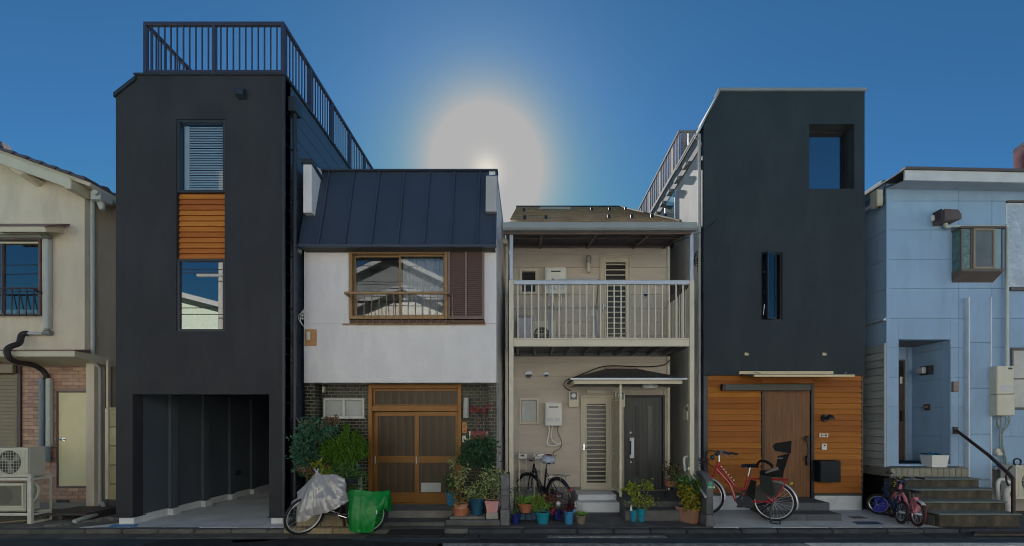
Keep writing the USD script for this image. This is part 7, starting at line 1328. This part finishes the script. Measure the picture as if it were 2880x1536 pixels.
part(gs, 'knot', MB().tube(smoothpath([pxp(892, 1329), pxp(894, 1322), pxp(897, 1318)], 8), [.016] * 3 + [.012] * 3 + [.006] * 2, 8).tube([pxp(889, 1328), pxp(885, 1319)], .009, 6), mat('pale_twine', (.42, .42, .55), .6), 40)
gc = thing('green_cover', 'bright green plastic cover hanging over the rear of the covered bicycle', 'bicycle cover', (X(1030, YC), YC, .3))
YC = 6.93
part(gc, 'cover', drape([(979, 1379), (1000, 1377), (1015, 1378), (1030, 1381), (1060, 1383), (1090, 1380), (1097, 1379)], [(987, 1483), (1000, 1488), (1021, 1491), (1040, 1491), (1062, 1486), (1070, 1440), (1086, 1428)], .17, 1.2, .008, 12), film('green_film', (.006, .36, .06), .12, .40, .3, .035), 50)
part(gc, 'rear_flap', drape([(1084, 1381), (1092, 1380), (1098, 1379)], [(1084, 1430), (1092, 1425), (1097, 1440)], .12, 1.2, .008, 5, 20, 10), film('green_film', (0, 0, 0)), True)
part(gc, 'clip', MB().ball((X(1059, 6.74), 6.745, Z(1441, 6.74)), (.012, .012, .04), 1), white_plastic)
# ================================================================ POTS AND PLANTS
RG = np.random.default_rng(42)
def leafcloud(mb, P, size, up=.35, asp=.45, fold=.25, spread=1.0, outc=None):
    """one folded leaf (2 x 2 triangles) at each point of P."""
    P = np.asarray(P, float); n = len(P); d = RG.normal(size=(n, 3)) * spread
    if outc is not None: o = P - np.asarray(outc); d = d * .6 + o / (np.linalg.norm(o, axis=1, keepdims=True) + 1e-6)
    d[:, 2] += up; d /= np.linalg.norm(d, axis=1, keepdims=True)
    s = np.cross(d, RG.normal(size=(n, 3))); s /= np.linalg.norm(s, axis=1, keepdims=True) + 1e-9; nn = np.cross(s, d)
    L = size * RG.uniform(.6, 1.25, (n, 1)); w = L * asp
    base, tip = P, P + d * L + nn * L * RG.uniform(-.2, .1, (n, 1)); mid = P + d * L * .5 - nn * w * fold
    l, r = P + d * L * .45 - s * w * .5, P + d * L * .45 + s * w * .5
    V = np.stack([base, l, tip, r, mid], 1).reshape(-1, 3); k = np.arange(n)[:, None] * 5
    F = np.concatenate([k + np.array([[0, 1, 4]]), k + np.array([[1, 2, 4]]), k + np.array([[2, 3, 4]]), k + np.array([[3, 0, 4]])], 0)
    mb.add(V, F); return mb
def clumps(c, r, nc, per, tight=.28, shell=.55, lo=-1.0):
    c, r = np.asarray(c, float), np.asarray(r, float); out = []
    while len(out) < nc:
        q = RG.normal(size=3); q /= np.linalg.norm(q); q *= shell + (1 - shell) * RG.random()
        if q[2] >= lo: out.append(q)
    Q = np.array(out); P = np.repeat(Q, per, 0) + RG.normal(size=(nc * per, 3)) * tight
    return c + P * r
def stems(c, tops, r=.008, z0=None):
    m = MB(); c = np.asarray(c, float)
    for t in tops:
        t = np.asarray(t, float); a = c + np.array([RG.uniform(-.03, .03), RG.uniform(-.03, .03), 0]); mid = (a + t) / 2 + RG.normal(size=3) * .03
        m.tube(smoothpath([a, mid, t], 8), np.linspace(r, r * .5, 8), 5)
    return m
stem_m = mat('stem_brown', (.12, .085, .05), .8, .2, 10); stem_g = mat('stem_green', (.10, .14, .04), .7, .2, 10)
G_dark = leafmat('dark_leaf', [(0.025, 0.072, 0.037), (0.046, 0.129, 0.057), (0.091, 0.193, 0.077)]); G_blue = leafmat('blue_green_leaf', [(0.041, 0.114, 0.081), (0.069, 0.194, 0.119), (0.114, 0.262, 0.147)])
G_thuja = leafmat('thuja_leaf', [(0.033, 0.102, 0.009), (0.072, 0.194, 0.012), (0.154, 0.308, 0.025)], .4); G_rust = leafmat('dry_leaf', [(.14, .085, .06), (.26, .15, .10), (.34, .23, .15)], .3)
G_yel = leafmat('yellow_green_leaf', [(0.091, 0.182, 0.027), (0.292, 0.365, 0.037), (0.496, 0.496, 0.054)], .4); G_var = leafmat('variegated_leaf', [(.06, .14, .045), (.10, .22, .07), (.20, .30, .11), (.50, .50, .22), (.72, .70, .44)], .3)
G_red = leafmat('red_leaf', [(0.286, 0.026, 0.026), (0.520, 0.065, 0.065), (0.390, 0.039, 0.078)], .35); G_mid = leafmat('mid_leaf', [(0.044, 0.109, 0.036), (0.080, 0.200, 0.060), (0.160, 0.279, 0.071)])
G_gold = leafmat('golden_leaf', [(0.097, 0.162, 0.022), (0.324, 0.302, 0.022), (0.497, 0.324, 0.022)], .4); G_maroon = leafmat('maroon_leaf', [(.06, .008, .012), (.14, .015, .025)], .3); G_fresh = leafmat('fresh_leaf', [(0.095, 0.228, 0.028), (0.190, 0.380, 0.057), (0.304, 0.494, 0.095)], .4)
def pot(t, c, rt, rb, h, mt, sq=1.0, rim=.02, n=24, rot=0.0, ribs=0):
    prof = [(0, 0), (rb, 0), (rb + (rt - rb) * .85, h * .85), (rt, h * .86), (rt + rim * .4, h * .9), (rt + rim * .4, h), (rt - .012, h), (rt - .02, h * .88), (0, h * .87)]
    part(t, 'pot', MB().lathe(prof, c, n, sq, rot), mt, 35); part(t, 'soil', MB().lathe([(rt - .021, 0), (0, .012)], (c[0], c[1], c[2] + h * .885), n, sq, rot), soil)
def plant(name, label, c, fol, mats, stem=None, potargs=None, potmat=None, cat='plant', group=None):
    t = thing(name, label, cat, c, group=group)
    if potargs: pot(t, c, *potargs[:3], potmat, **(potargs[3] if len(potargs) > 3 else {}))
    if stem: part(t, 'stems', stem, stem_m if len(mats) < 2 or mats[-1] is None else stem_m)
    for nm, mb, mt in fol: part(t, nm, mb, mt, kind='stuff')
    return t
# --- planter left of the sliding door
def at(px, py, Y): return np.array([X(px, Y), Y, Z(py, Y)])
c = np.array([X(893, 7.5), 7.55, .16])
q = clumps(at(876, 1262, 7.5), (.25, .22, .44), 40, 24, .2, .55); q2 = clumps(at(918, 1215, 7.55), (.17, .17, .10), 9, 22, .3)
m = MB(); leafcloud(m, q, .095, -.05, .6, spread=.8, outc=at(880, 1300, 7.6)); leafcloud(m, q2, .09, .1, .5)
t = thing('blue_green_shrub', 'tall blue green leafy shrub against the left brick pier behind the covered bicycle', 'shrub', c)
part(t, 'trunk', stems(c, [at(870, 1290, 7.5), at(885, 1240, 7.5), at(900, 1225, 7.5), at(860, 1330, 7.5)], .014), stem_m); part(t, 'crown', m, G_blue, kind='stuff')
m = MB(); leafcloud(m, clumps(at(897, 1198, 7.65), (.23, .16, .075), 10, 22, .3), .085, -.3, .6); leafcloud(m, clumps(at(940, 1182, 7.7), (.12, .1, .045), 4, 18, .3), .08, -.2, .6)
c = np.array([X(930, 7.75), 7.8, .16]); t = thing('withered_hydrangea', 'withered pinkish brown flower heads rising below the white bathroom window', 'plant', c)
part(t, 'stems', stems(c, [at(885, 1200, 7.65), at(905, 1195, 7.65), at(942, 1185, 7.7)], .008), stem_m); part(t, 'flower_heads', m, G_rust, kind='stuff')
# conifer: upright flame-shaped sprays
c = np.array([X(970, 7.5), 7.55, .16]); m = MB(); N = 620
for (px, pyt, pyb, rad) in ((973, 1195, 1310, .15), (1003, 1214, 1290, .17), (933, 1232, 1300, .15), (958, 1228, 1320, .2), (1020, 1236, 1285, .1), (985, 1240, 1325, .17), (915, 1245, 1285, .1)):
    zt_, zb_ = Z(pyt, 7.5), Z(pyb, 7.5); h = RG.random(N) ** .8; a = RG.uniform(0, 6.28, N); rr = rad * np.sqrt(np.clip(np.sin(np.pi * (.12 + .88 * h)), 0, 1)) * (1 - .55 * h) * RG.uniform(.55, 1.1, N) * (1 + .25 * np.sin(5 * a + px))
    P = np.stack([X(px, 7.5) + rr * np.cos(a), 7.5 + rr * np.sin(a) * .9, zb_ + (zt_ - zb_) * h - .04], -1); leafcloud(m, P, .085, 1.6, .3, .3, .5)
t = thing('golden_conifer', 'bright green flame shaped conifer left of the sliding door', 'conifer', c); part(t, 'trunk', stems(c, [at(965, 1290, 7.5), at(985, 1270, 7.5), at(945, 1290, 7.5)], .02), stem_m); part(t, 'crown', m, G_thuja, kind='stuff')
c = np.array([X(905, 7.4), 7.42, .16]); m = MB(); P = clumps(at(906, 1322, 7.4), (.22, .12, .16), 12, 12, .3); leafcloud(m, P, .16, -.2, .14, .2, .9)
t = thing('strappy_plant', 'yellow green plant with drooping straps behind the grey plastic sheet', 'plant', c); part(t, 'stems', stems(c, [at(895, 1315, 7.4), at(910, 1310, 7.4), at(925, 1320, 7.4)], .008), stem_g); part(t, 'leaves', m, G_yel, kind='stuff'); m = MB()
leafcloud(m, at(917, 1313, 7.35) + RG.normal(size=(10, 3)) * .012, .03, .2, .8); part(t, 'flower', m, leafmat('orange_petal', [(.5, .12, .04), (.6, .2, .06)], .3), kind='stuff')
c = np.array([X(985, 7.4), 7.42, .16]); m = MB(); leafcloud(m, clumps(at(975, 1335, 7.4), (.24, .15, .15), 24, 28, .3), .055, .2, .6); leafcloud(m, clumps(at(1002, 1355, 7.38), (.14, .12, .16), 12, 26, .3), .052, .2, .5)
leafcloud(m, at(985, 1287, 7.4) + RG.normal(size=(16, 3)) * [.02, .02, .05], .05, .5, .5)
t = thing('low_box_shrub', 'low dense small leaved shrub between conifer and brick wall by the green cover', 'shrub', c); part(t, 'stems', stems(c, [at(970, 1340, 7.4), at(1000, 1350, 7.4), at(985, 1290, 7.4)], .009), stem_m); part(t, 'crown', m, G_mid, kind='stuff')
c = np.array([X(858, 7.35), 7.38, .16]); m = MB(); leafcloud(m, clumps(at(868, 1322, 7.4), (.13, .12, .07), 6, 20, .3), .06, .2, .5)
t = plant('red_pot_plant', 'dull plant in a reddish pot behind the left end of the grey plastic sheet', c, [('foliage', m, G_rust)], [None], stems(c, [at(866, 1325, 7.4), at(872, 1320, 7.4)]), (.13, .10, .33), mat('red_pot', (.36, .09, .06), .7, .2, 8))
single('leaning_board', MB().hull([(X(a, y), y, z) for a, y, z in ((1004, 7.45, .2), (1021, 7.45, .2), (1008, 7.6, .82), (1018, 7.6, .82), (1004, 7.47, .2), (1021, 7.47, .2), (1008, 7.62, .82), (1018, 7.62, .82))]), mat('pale_board', (.52, .53, .55), .6, .1), 'pale board leaning behind the shrub beside the dark bricks', 'board')
wc = thing('watering_can', 'blue plastic watering can half hidden in the shrub before the dark bricks', 'watering can', (X(990, 7.55), 7.55, .55)); wcm = mat('can_blue', (.03, .16, .26), .45)
part(wc, 'body', MB().lathe([(0, 0), (.07, 0), (.075, .16), (.05, .19), (0, .19)], (X(990, 7.55), 7.55, Z(1355, 7.55)), 16), wcm, 40); part(wc, 'spout', MB().tube([(X(994, 7.55), 7.55, Z(1350, 7.55)), (X(1007, 7.5), 7.5, Z(1308, 7.5))], [.02, .015], 8).lathe([(0, 0), (.03, 0), (.035, .03), (0, .03)], (X(1007, 7.5), 7.5, Z(1311, 7.5)), 10), wcm)
# --- pots right of the sliding door
def P_(px, Y, z): return np.array([X(px, Y), Y, z])
c = P_(1345, 7.7, .15); m = MB(); leafcloud(m, clumps(at(1352, 1270, 7.65), (.29, .24, .26), 44, 30, .2, .6), .07, .0, .55); leafcloud(m, clumps(at(1320, 1285, 7.6), (.22, .2, .16), 18, 26, .25), .06, -.2, .45); leafcloud(m, clumps(at(1372, 1320, 7.65), (.15, .15, .3), 14, 24, .25), .055, 0, .45)
t = thing('dark_evergreen_bush', 'large dark evergreen bush under the letter box right of the sliding door', 'bush', c); part(t, 'trunk', stems(c, [at(1345, 1300, 7.65), at(1365, 1275, 7.65), at(1330, 1290, 7.65), at(1375, 1310, 7.65)], .014), stem_m); part(t, 'crown', m, G_dark, kind='stuff')
c = P_(1362, 7.95, .15); m = MB(); leafcloud(m, clumps(at(1360, 1150, 7.95), (.24, .1, .06), 14, 9, .3), .055, -.2, .35); leafcloud(m, clumps(at(1330, 1152, 7.95), (.12, .08, .05), 4, 8, .3), .05, -.2, .35)
t = thing('red_nandina', 'slender plant with bright red leaves before the lit bricks', 'plant', c); part(t, 'stems', stems(c, [at(1345, 1165, 7.95), at(1362, 1152, 7.95), at(1380, 1150, 7.95), at(1372, 1170, 7.95), at(1335, 1155, 7.95)], .007), mat('pinkish_stem', (.25, .16, .14), .7)); part(t, 'leaves', m, G_red, kind='stuff')
m = MB(); leafcloud(m, clumps(at(1350, 1172, 7.96), (.26, .08, .09), 10, 8, .35), .05, -.1, .3); part(t, 'dull_leaves', m, leafmat('faded_leaf', [(.10, .10, .06), (.22, .18, .14)], .3), kind='stuff')
c = P_(1271, 8.05, .198); m = MB(); leafcloud(m, clumps(at(1272, 1358, 8.0), (.13, .12, .16), 14, 20, .28), .06, .2, .45)
plant('blue_pot_plant', 'green plant in a bright blue pot half behind the stacked terracotta pots', c, [('foliage', m, G_mid)], [None], stems(c + [0, 0, .2], [at(1270, 1350, 8.0), at(1280, 1345, 8.0)]), (.115, .085, .25), mat('bright_blue_pot', (.02, .19, .36), .4, .1))
c = P_(1296, 7.43, .152); m = MB(); leafcloud(m, clumps(at(1296, 1395, 7.43), (.15, .13, .22), 10, 12, .3), .075, -.3, .4, spread=.9)
t = plant('withered_pot_plant', 'withered yellowish plant in stacked terracotta pots before the sliding door', c, [('foliage', m, leafmat('withered_leaf', [(.16, .11, .035), (.32, .23, .06), (.28, .32, .08)], .35))], [None], stems(c + [0, 0, .18], [at(1285, 1385, 7.43), at(1300, 1375, 7.43), at(1306, 1390, 7.43), at(1292, 1370, 7.43)], .008), (.125, .095, .20), mat('pale_terracotta', (.46, .22, .14), .8, .15))
part(t, 'saucer_pot', MB().lathe([(.115, .0), (.12, .02), (.135, .10), (.145, .105), (.145, .12), (.128, .12)], c, 26), terracotta, 35)
m = MB(); leafcloud(m, clumps(at(1290, 1335, 7.4), (.14, .1, .14), 9, 10, .3), .07, -.1, .55); leafcloud(m, clumps(at(1270, 1305, 7.38), (.1, .08, .06), 4, 8, .3), .075, -.1, .6); leafcloud(m, clumps(at(1300, 1345, 7.4), (.1, .1, .16), 6, 12, .3), .06, -.1, .6)
c2 = P_(1300, 7.6, .15); t = thing('variegated_ivy', 'trailing cream edged ivy spilling before the sliding door above the stacked terracotta pots', 'plant', c2); part(t, 'stems', stems(c2, [at(1270, 1303, 7.4), at(1285, 1320, 7.4), at(1298, 1345, 7.4)], .006), stem_m); part(t, 'leaves', m, leafmat('cream_green_leaf', [(.10, .16, .05), (.32, .34, .15), (.50, .50, .26)], .3), kind='stuff')
c = P_(1342, 7.5, .152); m = MB(); leafcloud(m, clumps(at(1340, 1385, 7.5), (.19, .15, .17), 18, 26, .25), .055, 0, .65); plant('teal_pot_plant', 'variegated shrub in a large deep teal pot on the mossy slab', c, [('foliage', m, G_var)], [None], stems(c + [0, 0, .25], [at(1330, 1380, 7.5), at(1350, 1375, 7.5), at(1342, 1360, 7.5)]), (.128, .10, .285), mat('deep_teal_pot', (.012, .075, .14), .4, .12))
c = P_(1385, 7.42, .21); m = MB(); leafcloud(m, clumps(at(1385, 1360, 7.45), (.19, .16, .30), 30, 24, .22), .055, 0, .65)
t = plant('pink_pot_plant', 'cream spotted shrub in a square pink pot by the stone gate post', c, [('foliage', m, G_var)], [None], stems(c + [0, 0, .15], [at(1380, 1350, 7.45), at(1392, 1340, 7.45), at(1375, 1330, 7.45)]), (.165, .125, .20, dict(n=4, rot=math.pi / 4)), mat('pink_pot', (.55, .27, .27), .6, .1))
single('concrete_block', MB().box(c[0] - .105, c[0] + .105, 7.32, 7.53, .10, .209, .01), mat('grey_block', (.30, .28, .25), .9, .25, 10, .5), 'small grey concrete block carrying the square pink pot', 'concrete block')
m = MB(); leafcloud(m, clumps(at(1400, 1300, 7.6), (.06, .08, .3), 8, 10, .35), .055, 0, .4)
# --- front of the balcony house
def simple(name, label, px, Y, z, fol, mt, pargs, pm, st=None): c = P_(px, Y, z); return plant(name, label, c, [('foliage', fol, mt)], [None], st, pargs, pm)
m = MB(); leafcloud(m, clumps(at(1448, 1441, 7.42), (.07, .07, .07), 5, 10, .35), .05, .6, .3); simple('navy_pot_plant', 'small sprouting plant in a navy pot at the foot of the left balcony post', 1451, 7.42, 0, m, G_mid, (.085, .06, .165), mat('navy_pot', (.012, .022, .13), .35, .1))
c = P_(1449, 7.7, 0); m = MB(); P = np.repeat(at(1452, 1385, 7.7)[None], 30, 0) + RG.normal(size=(30, 3)) * [.05, .05, .12]; leafcloud(m, P, .2, .5, .09, .2, .8); t = thing('spiky_plant', 'thin spiky plant along the foot of the left balcony post', 'plant', c); part(t, 'stems', stems(c, [at(1450, 1400, 7.7), at(1452, 1370, 7.7)], .01), stem_m); part(t, 'leaves', m, leafmat('grey_green_leaf', [(0.057, 0.114, 0.076), (0.133, 0.190, 0.133)], .2), kind='stuff')
c = P_(1478.5, 7.55, .17); m = MB(); leafcloud(m, clumps(at(1480, 1405, 7.55), (.17, .14, .085), 16, 20, .3), .05, .5, .5); t = plant('terracotta_bowl_plant', 'lush green plant in a wide terracotta bowl on a wire stand before the black bicycle', c, [('foliage', m, G_fresh)], [None], None, (.15, .085, .165), terracotta)
part(t, 'stand', MB().ring(c + [0, 0, .0], (0, 0, 1), .10, .007, 24, 6).tube([c + [.09, -.05, 0], (c[0] + .11, c[1] - .06, 0)], .007, 6).tube([c + [-.09, -.05, 0], (c[0] - .11, c[1] - .06, 0)], .007, 6).tube([c + [0, .1, 0], (c[0], c[1] + .12, 0)], .007, 6), black_metal)
m = MB(); leafcloud(m, clumps(at(1480, 1418, 7.42), (.17, .05, .03), 5, 4, .4), .035, 0, .7); part(t, 'yellow_flowers', m, leafmat('yellow_petal', [(.5, .30, .02), (.6, .45, .05)], .3), kind='stuff')
c = P_(1512, 7.75, .1); m = MB(); leafcloud(m, clumps(at(1514, 1410, 7.7), (.13, .1, .1), 10, 16, .3), .05, .2, .5); t = plant('golden_flower_pot', 'yellow and green flowering plant between the terracotta bowl and the bicycle', c, [('foliage', m, G_gold)], [None], stems(c, [at(1512, 1412, 7.7), at(1520, 1408, 7.7)]), (.10, .075, .17), mat('grey_plastic_pot', (.14, .17, .20), .5))
c = P_(1526.5, 7.45, 0); m = MB(); leafcloud(m, clumps(at(1524, 1425, 7.45), (.14, .12, .10), 14, 20, .3), .042, .3, .5); leafcloud(m, clumps(at(1522, 1412, 7.45), (.06, .06, .12), 5, 12, .3), .05, .4, .5); plant('turquoise_bowl_plant', 'bushy green plant in a wide turquoise bowl nearest the road', c, [('foliage', m, G_fresh)], [None], None, (.118, .085, .20), mat('turquoise_pot', (.012, .21, .30), .35, .1))
c = P_(1555, 7.9, 0.05); m = MB(); leafcloud(m, clumps(at(1553, 1408, 7.85), (.19, .12, .10), 16, 16, .3), .05, .1, .5); plant('red_leaf_plant', 'reddish bush behind the navy pot under the rear bicycle wheel', c, [('foliage', m, leafmat('faded_red_leaf', [(.14, .04, .035), (.26, .07, .06), (.20, .10, .05)], .35))], [None], stems(c + [0, 0, .15], [at(1545, 1410, 7.85), at(1560, 1405, 7.85)]), (.11, .085, .2), mat('grey_plastic_pot', (0, 0, 0)))
c = P_(1566, 7.62, .04); m = MB(); leafcloud(m, clumps(at(1565, 1428, 7.6), (.10, .09, .06), 8, 14, .3), .045, .2, .5); t = plant('berry_pot_plant', 'navy pot with red berries and a white bag beside the tall light blue pot', c, [('foliage', m, G_dark)], [None], None, (.10, .075, .17), mat('navy_pot', (0, 0, 0)))
bm = MB()
for k in range(14): bm.ball(at(1556, 1438, 7.5) + RG.normal(size=3) * [.03, .02, .045], .013, 1)
part(t, 'berries', bm, mat('berry_red', (.50, .03, .02), .3, spec=.6), kind='stuff'); part(t, 'white_bag', MB().ball(at(1570, 1418, 7.55), (.045, .04, .06), 2), film('white_film', (0, 0, 0)), True)
c = P_(1600, 7.42, 0); m = MB(); leafcloud(m, clumps(at(1599, 1430, 7.42), (.10, .09, .07), 8, 14, .3), .05, .3, .4); plant('light_blue_pot_plant', 'dark maroon plant in a tall light blue pot', c, [('foliage', m, G_maroon)], [None], stems(c + [0, 0, .19], [at(1595, 1420, 7.42), at(1600, 1415, 7.42)], .006), (.082, .066, .22), mat('light_blue_pot', (.035, .20, .40), .4, .1))
pinw = MB(); pinw.tube([at(1614, 1440, 7.4), at(1622, 1428, 7.4)], .005, 5); pinw.ball(at(1616, 1437, 7.38), (.03, .012, .03), 1); single('garden_ornament', pinw, mat('ornament_blue', (.10, .22, .38), .4), 'little blue ornament on a stick at the rim of the tall light blue pot', 'ornament')
c = P_(1633.5, 7.43, 0); m = MB(); P = np.repeat(at(1633, 1447, 7.43)[None], 160, 0) + RG.normal(size=(160, 3)) * [.055, .05, .008]; leafcloud(m, P, .06, 1.2, .16, .2, .5); t = plant('brown_pot_grass', 'tuft of grass in a brown grey pot, rightmost of the row before the bicycle', c, [('foliage', m, G_fresh)], [None], None, (.092, .065, .15), mat('brown_grey_pot', (.17, .14, .10), .8, .2, 10)); part(t, 'stake', MB().tube([at(1628, 1450, 7.43), at(1620, 1405, 7.5)], .004, 5), stem_m)
single('blue_crate', MB().box(X(1456, 7.7), X(1508, 7.7), 7.68, 7.9, .003, .17, .01), mat('crate_blue', (.06, .13, .22), .5, .2, 12), 'dull blue crate behind the terracotta bowl stand', 'crate')
c = P_(1803, 7.62, 0); m = MB(); leafcloud(m, clumps(at(1778, 1372, 7.6), (.12, .10, .09), 8, 8, .3), .075, 0, .7); leafcloud(m, clumps(at(1783, 1390, 7.6), (.1, .1, .15), 8, 8, .35), .07, 0, .7); leafcloud(m, clumps(at(1808, 1408, 7.6), (.20, .12, .13), 22, 10, .3), .05, .2, .6); leafcloud(m, clumps(at(1820, 1365, 7.6), (.10, .10, .14), 10, 9, .3), .06, .1, .6)
tq = mat('turquoise_pot', (0, 0, 0)); t = plant('twin_pot_plant', 'yellowing leafy plant in a pair of turquoise pots before the concrete steps', c, [('foliage', m, G_yel)], [None], stems(c + [0, 0, .2], [at(1778, 1370, 7.6), at(1785, 1390, 7.6), at(1822, 1365, 7.6), at(1830, 1390, 7.6), at(1800, 1395, 7.6)], .007), (.075, .055, .23), tq)
part(t, 'second_pot', MB().lathe([(0, 0), (.045, 0), (.06, .18), (.062, .2), (0, .2)], P_(1781, 7.6, 0), 20), tq, 35); part(t, 'pot_band', MB().lathe([(.068, .10), (.074, .11), (.074, .125), (.068, .13)], c, 20).lathe([(.062, .05), (.067, .055), (.067, .065), (.062, .07)], c, 20), tq, 35); part(t, 'green_netting', MB().tube([at(1774, 1350, 7.6), at(1822, 1350, 7.6)], .004, 5).tube([at(1774, 1350, 7.6), at(1776, 1420, 7.6)], .004, 5).tube([at(1822, 1350, 7.6), at(1820, 1425, 7.6)], .004, 5), mat('net_green', (.03, .14, .08), .6))
single('white_figurine', MB().lathe([(0, 0), (.022, 0), (.018, .04), (.007, .09), (0, .1)], P_(1775, 7.5, .21), 12), white_plastic, 'tiny white pointed figurine on the rim of the turquoise pots', 'figurine')
c = P_(1889, 8.2, .53); m = MB(); leafcloud(m, clumps(at(1888, 1318, 8.2), (.13, .11, .14), 16, 12, .3), .06, 0, .5); leafcloud(m, clumps(at(1905, 1330, 8.15), (.16, .11, .14), 12, 9, .3), .06, 0, .5); leafcloud(m, clumps(at(1885, 1345, 8.15), (.12, .1, .05), 6, 8, .3), .055, -.2, .5)
t = plant('raised_terracotta_plant', 'reddish green plant in a terracotta pot raised on a wire stand by the wall', c, [('foliage', m, leafmat('bronze_leaf', [(.10, .045, .03), (.12, .12, .045), (.24, .24, .10)], .35))], [None], stems(c + [0, 0, .11], [at(1885, 1310, 8.2), at(1895, 1315, 8.2), at(1910, 1330, 8.2)]), (.13, .115, .125), terracotta); s_ = MB().ring(c, (0, 0, 1), .13, .008, 24, 6)
for a in (.6, 2.2, 3.8, 5.4): s_.tube([c + [.13 * math.cos(a), .13 * math.sin(a), 0], (c[0] + .15 * math.cos(a), c[1] + .15 * math.sin(a), .29)], .009, 6)
part(t, 'stand', s_, black_metal)
c = P_(1934, 7.5, 0); t = thing('terracotta_planter_plant', 'tall yellow leaved climber in a terracotta trough by the stone gate wall', 'plant', c)
A, B = np.array([X(1910, 7.72), 7.72]), np.array([X(1961, 7.36), 7.40]); n_ = np.array([-(B - A)[1], (B - A)[0]]); n_ = n_ / np.linalg.norm(n_) * .085
hb = []; 
for (p, z, k) in ((A, .0, .86), (B, .0, .86), (A, .24, 1.0), (B, .24, 1.0)):
    mid_ = (A + B) / 2
    for sg in (-1, 1): q = mid_ + (p - mid_) * k + n_ * sg * k; hb.append((q[0], q[1], z))
part(t, 'trough', MB().hull(hb), mat('trough_terracotta', (.34, .17, .11), .75, .15)); rim_ = [mid_ + (p - mid_) * 1.03 + n_ * sg * 1.05 for p in (A, B) for sg in (-1, 1)]; part(t, 'rim', MB().hull([(q[0], q[1], z) for q in rim_ for z in (.225, .25)]), mat('trough_rim', (.40, .22, .16), .7)); inn = [mid_ + (p - mid_) * .94 + n_ * sg * .86 for p in (A, B) for sg in (-1, 1)]; part(t, 'soil', MB().hull([(q[0], q[1], z) for q in inn for z in (.245, .253)]), soil)
m = MB(); leafcloud(m, clumps(at(1944, 1415, 7.45), (.14, .11, .16), 18, 10, .3), .075, -.1, .75); leafcloud(m, clumps(at(1940, 1385, 7.45), (.17, .12, .18), 20, 10, .3), .075, -.1, .75); part(t, 'yellow_leaves', m, G_gold, kind='stuff'); m = MB(); leafcloud(m, clumps(at(1938, 1358, 7.5), (.22, .14, .11), 20, 11, .3), .07, 0, .7); leafcloud(m, clumps(at(1962, 1372, 7.45), (.06, .08, .14), 6, 9, .3), .07, 0, .7); part(t, 'green_leaves', m, G_mid, kind='stuff')
part(t, 'stems', stems(c + [0, 0, .24], [at(1930, 1370, 7.5), at(1945, 1360, 7.5), at(1955, 1380, 7.5), at(1935, 1345, 7.5)], .008), stem_m); part(t, 'green_stake', MB().tube([c + [-.02, .1, .24], at(1937, 1280, 7.6)], .006, 6), mat('net_green', (0, 0, 0)))
tap = MB().tube(smoothpath([at(1945, 1290, 8.1), at(1925, 1288, 8.1), at(1924, 1300, 8.1), at(1926, 1325, 8.1)], 14), .022, 8).tube([at(1936, 1345, 7.7), at(1956, 1346, 7.7)], .012, 6).ball(at(1936, 1318, 7.9), .03, 1); single('garden_tap', tap, white_plastic, 'pale pipe and tap behind the yellow climber by the right balcony post', 'tap', 40)
t = thing('side_meter', 'small grey meter box on the charcoal house side wall behind the right balcony post', 'electricity meter', (3.45, 8.75, Z(1180, 8.75))); part(t, 'box', MB().box(X(1930, 8.8), X(1938, 8.8), 8.75, 8.95, Z(1181, 8.8), Z(1138, 8.8), .008), ivory_plastic); part(t, 'dial', MB().disc((X(1929, 8.8), 8.74, Z(1150, 8.8)), (0, -1, 0), .05, .01, 16), black_metal)
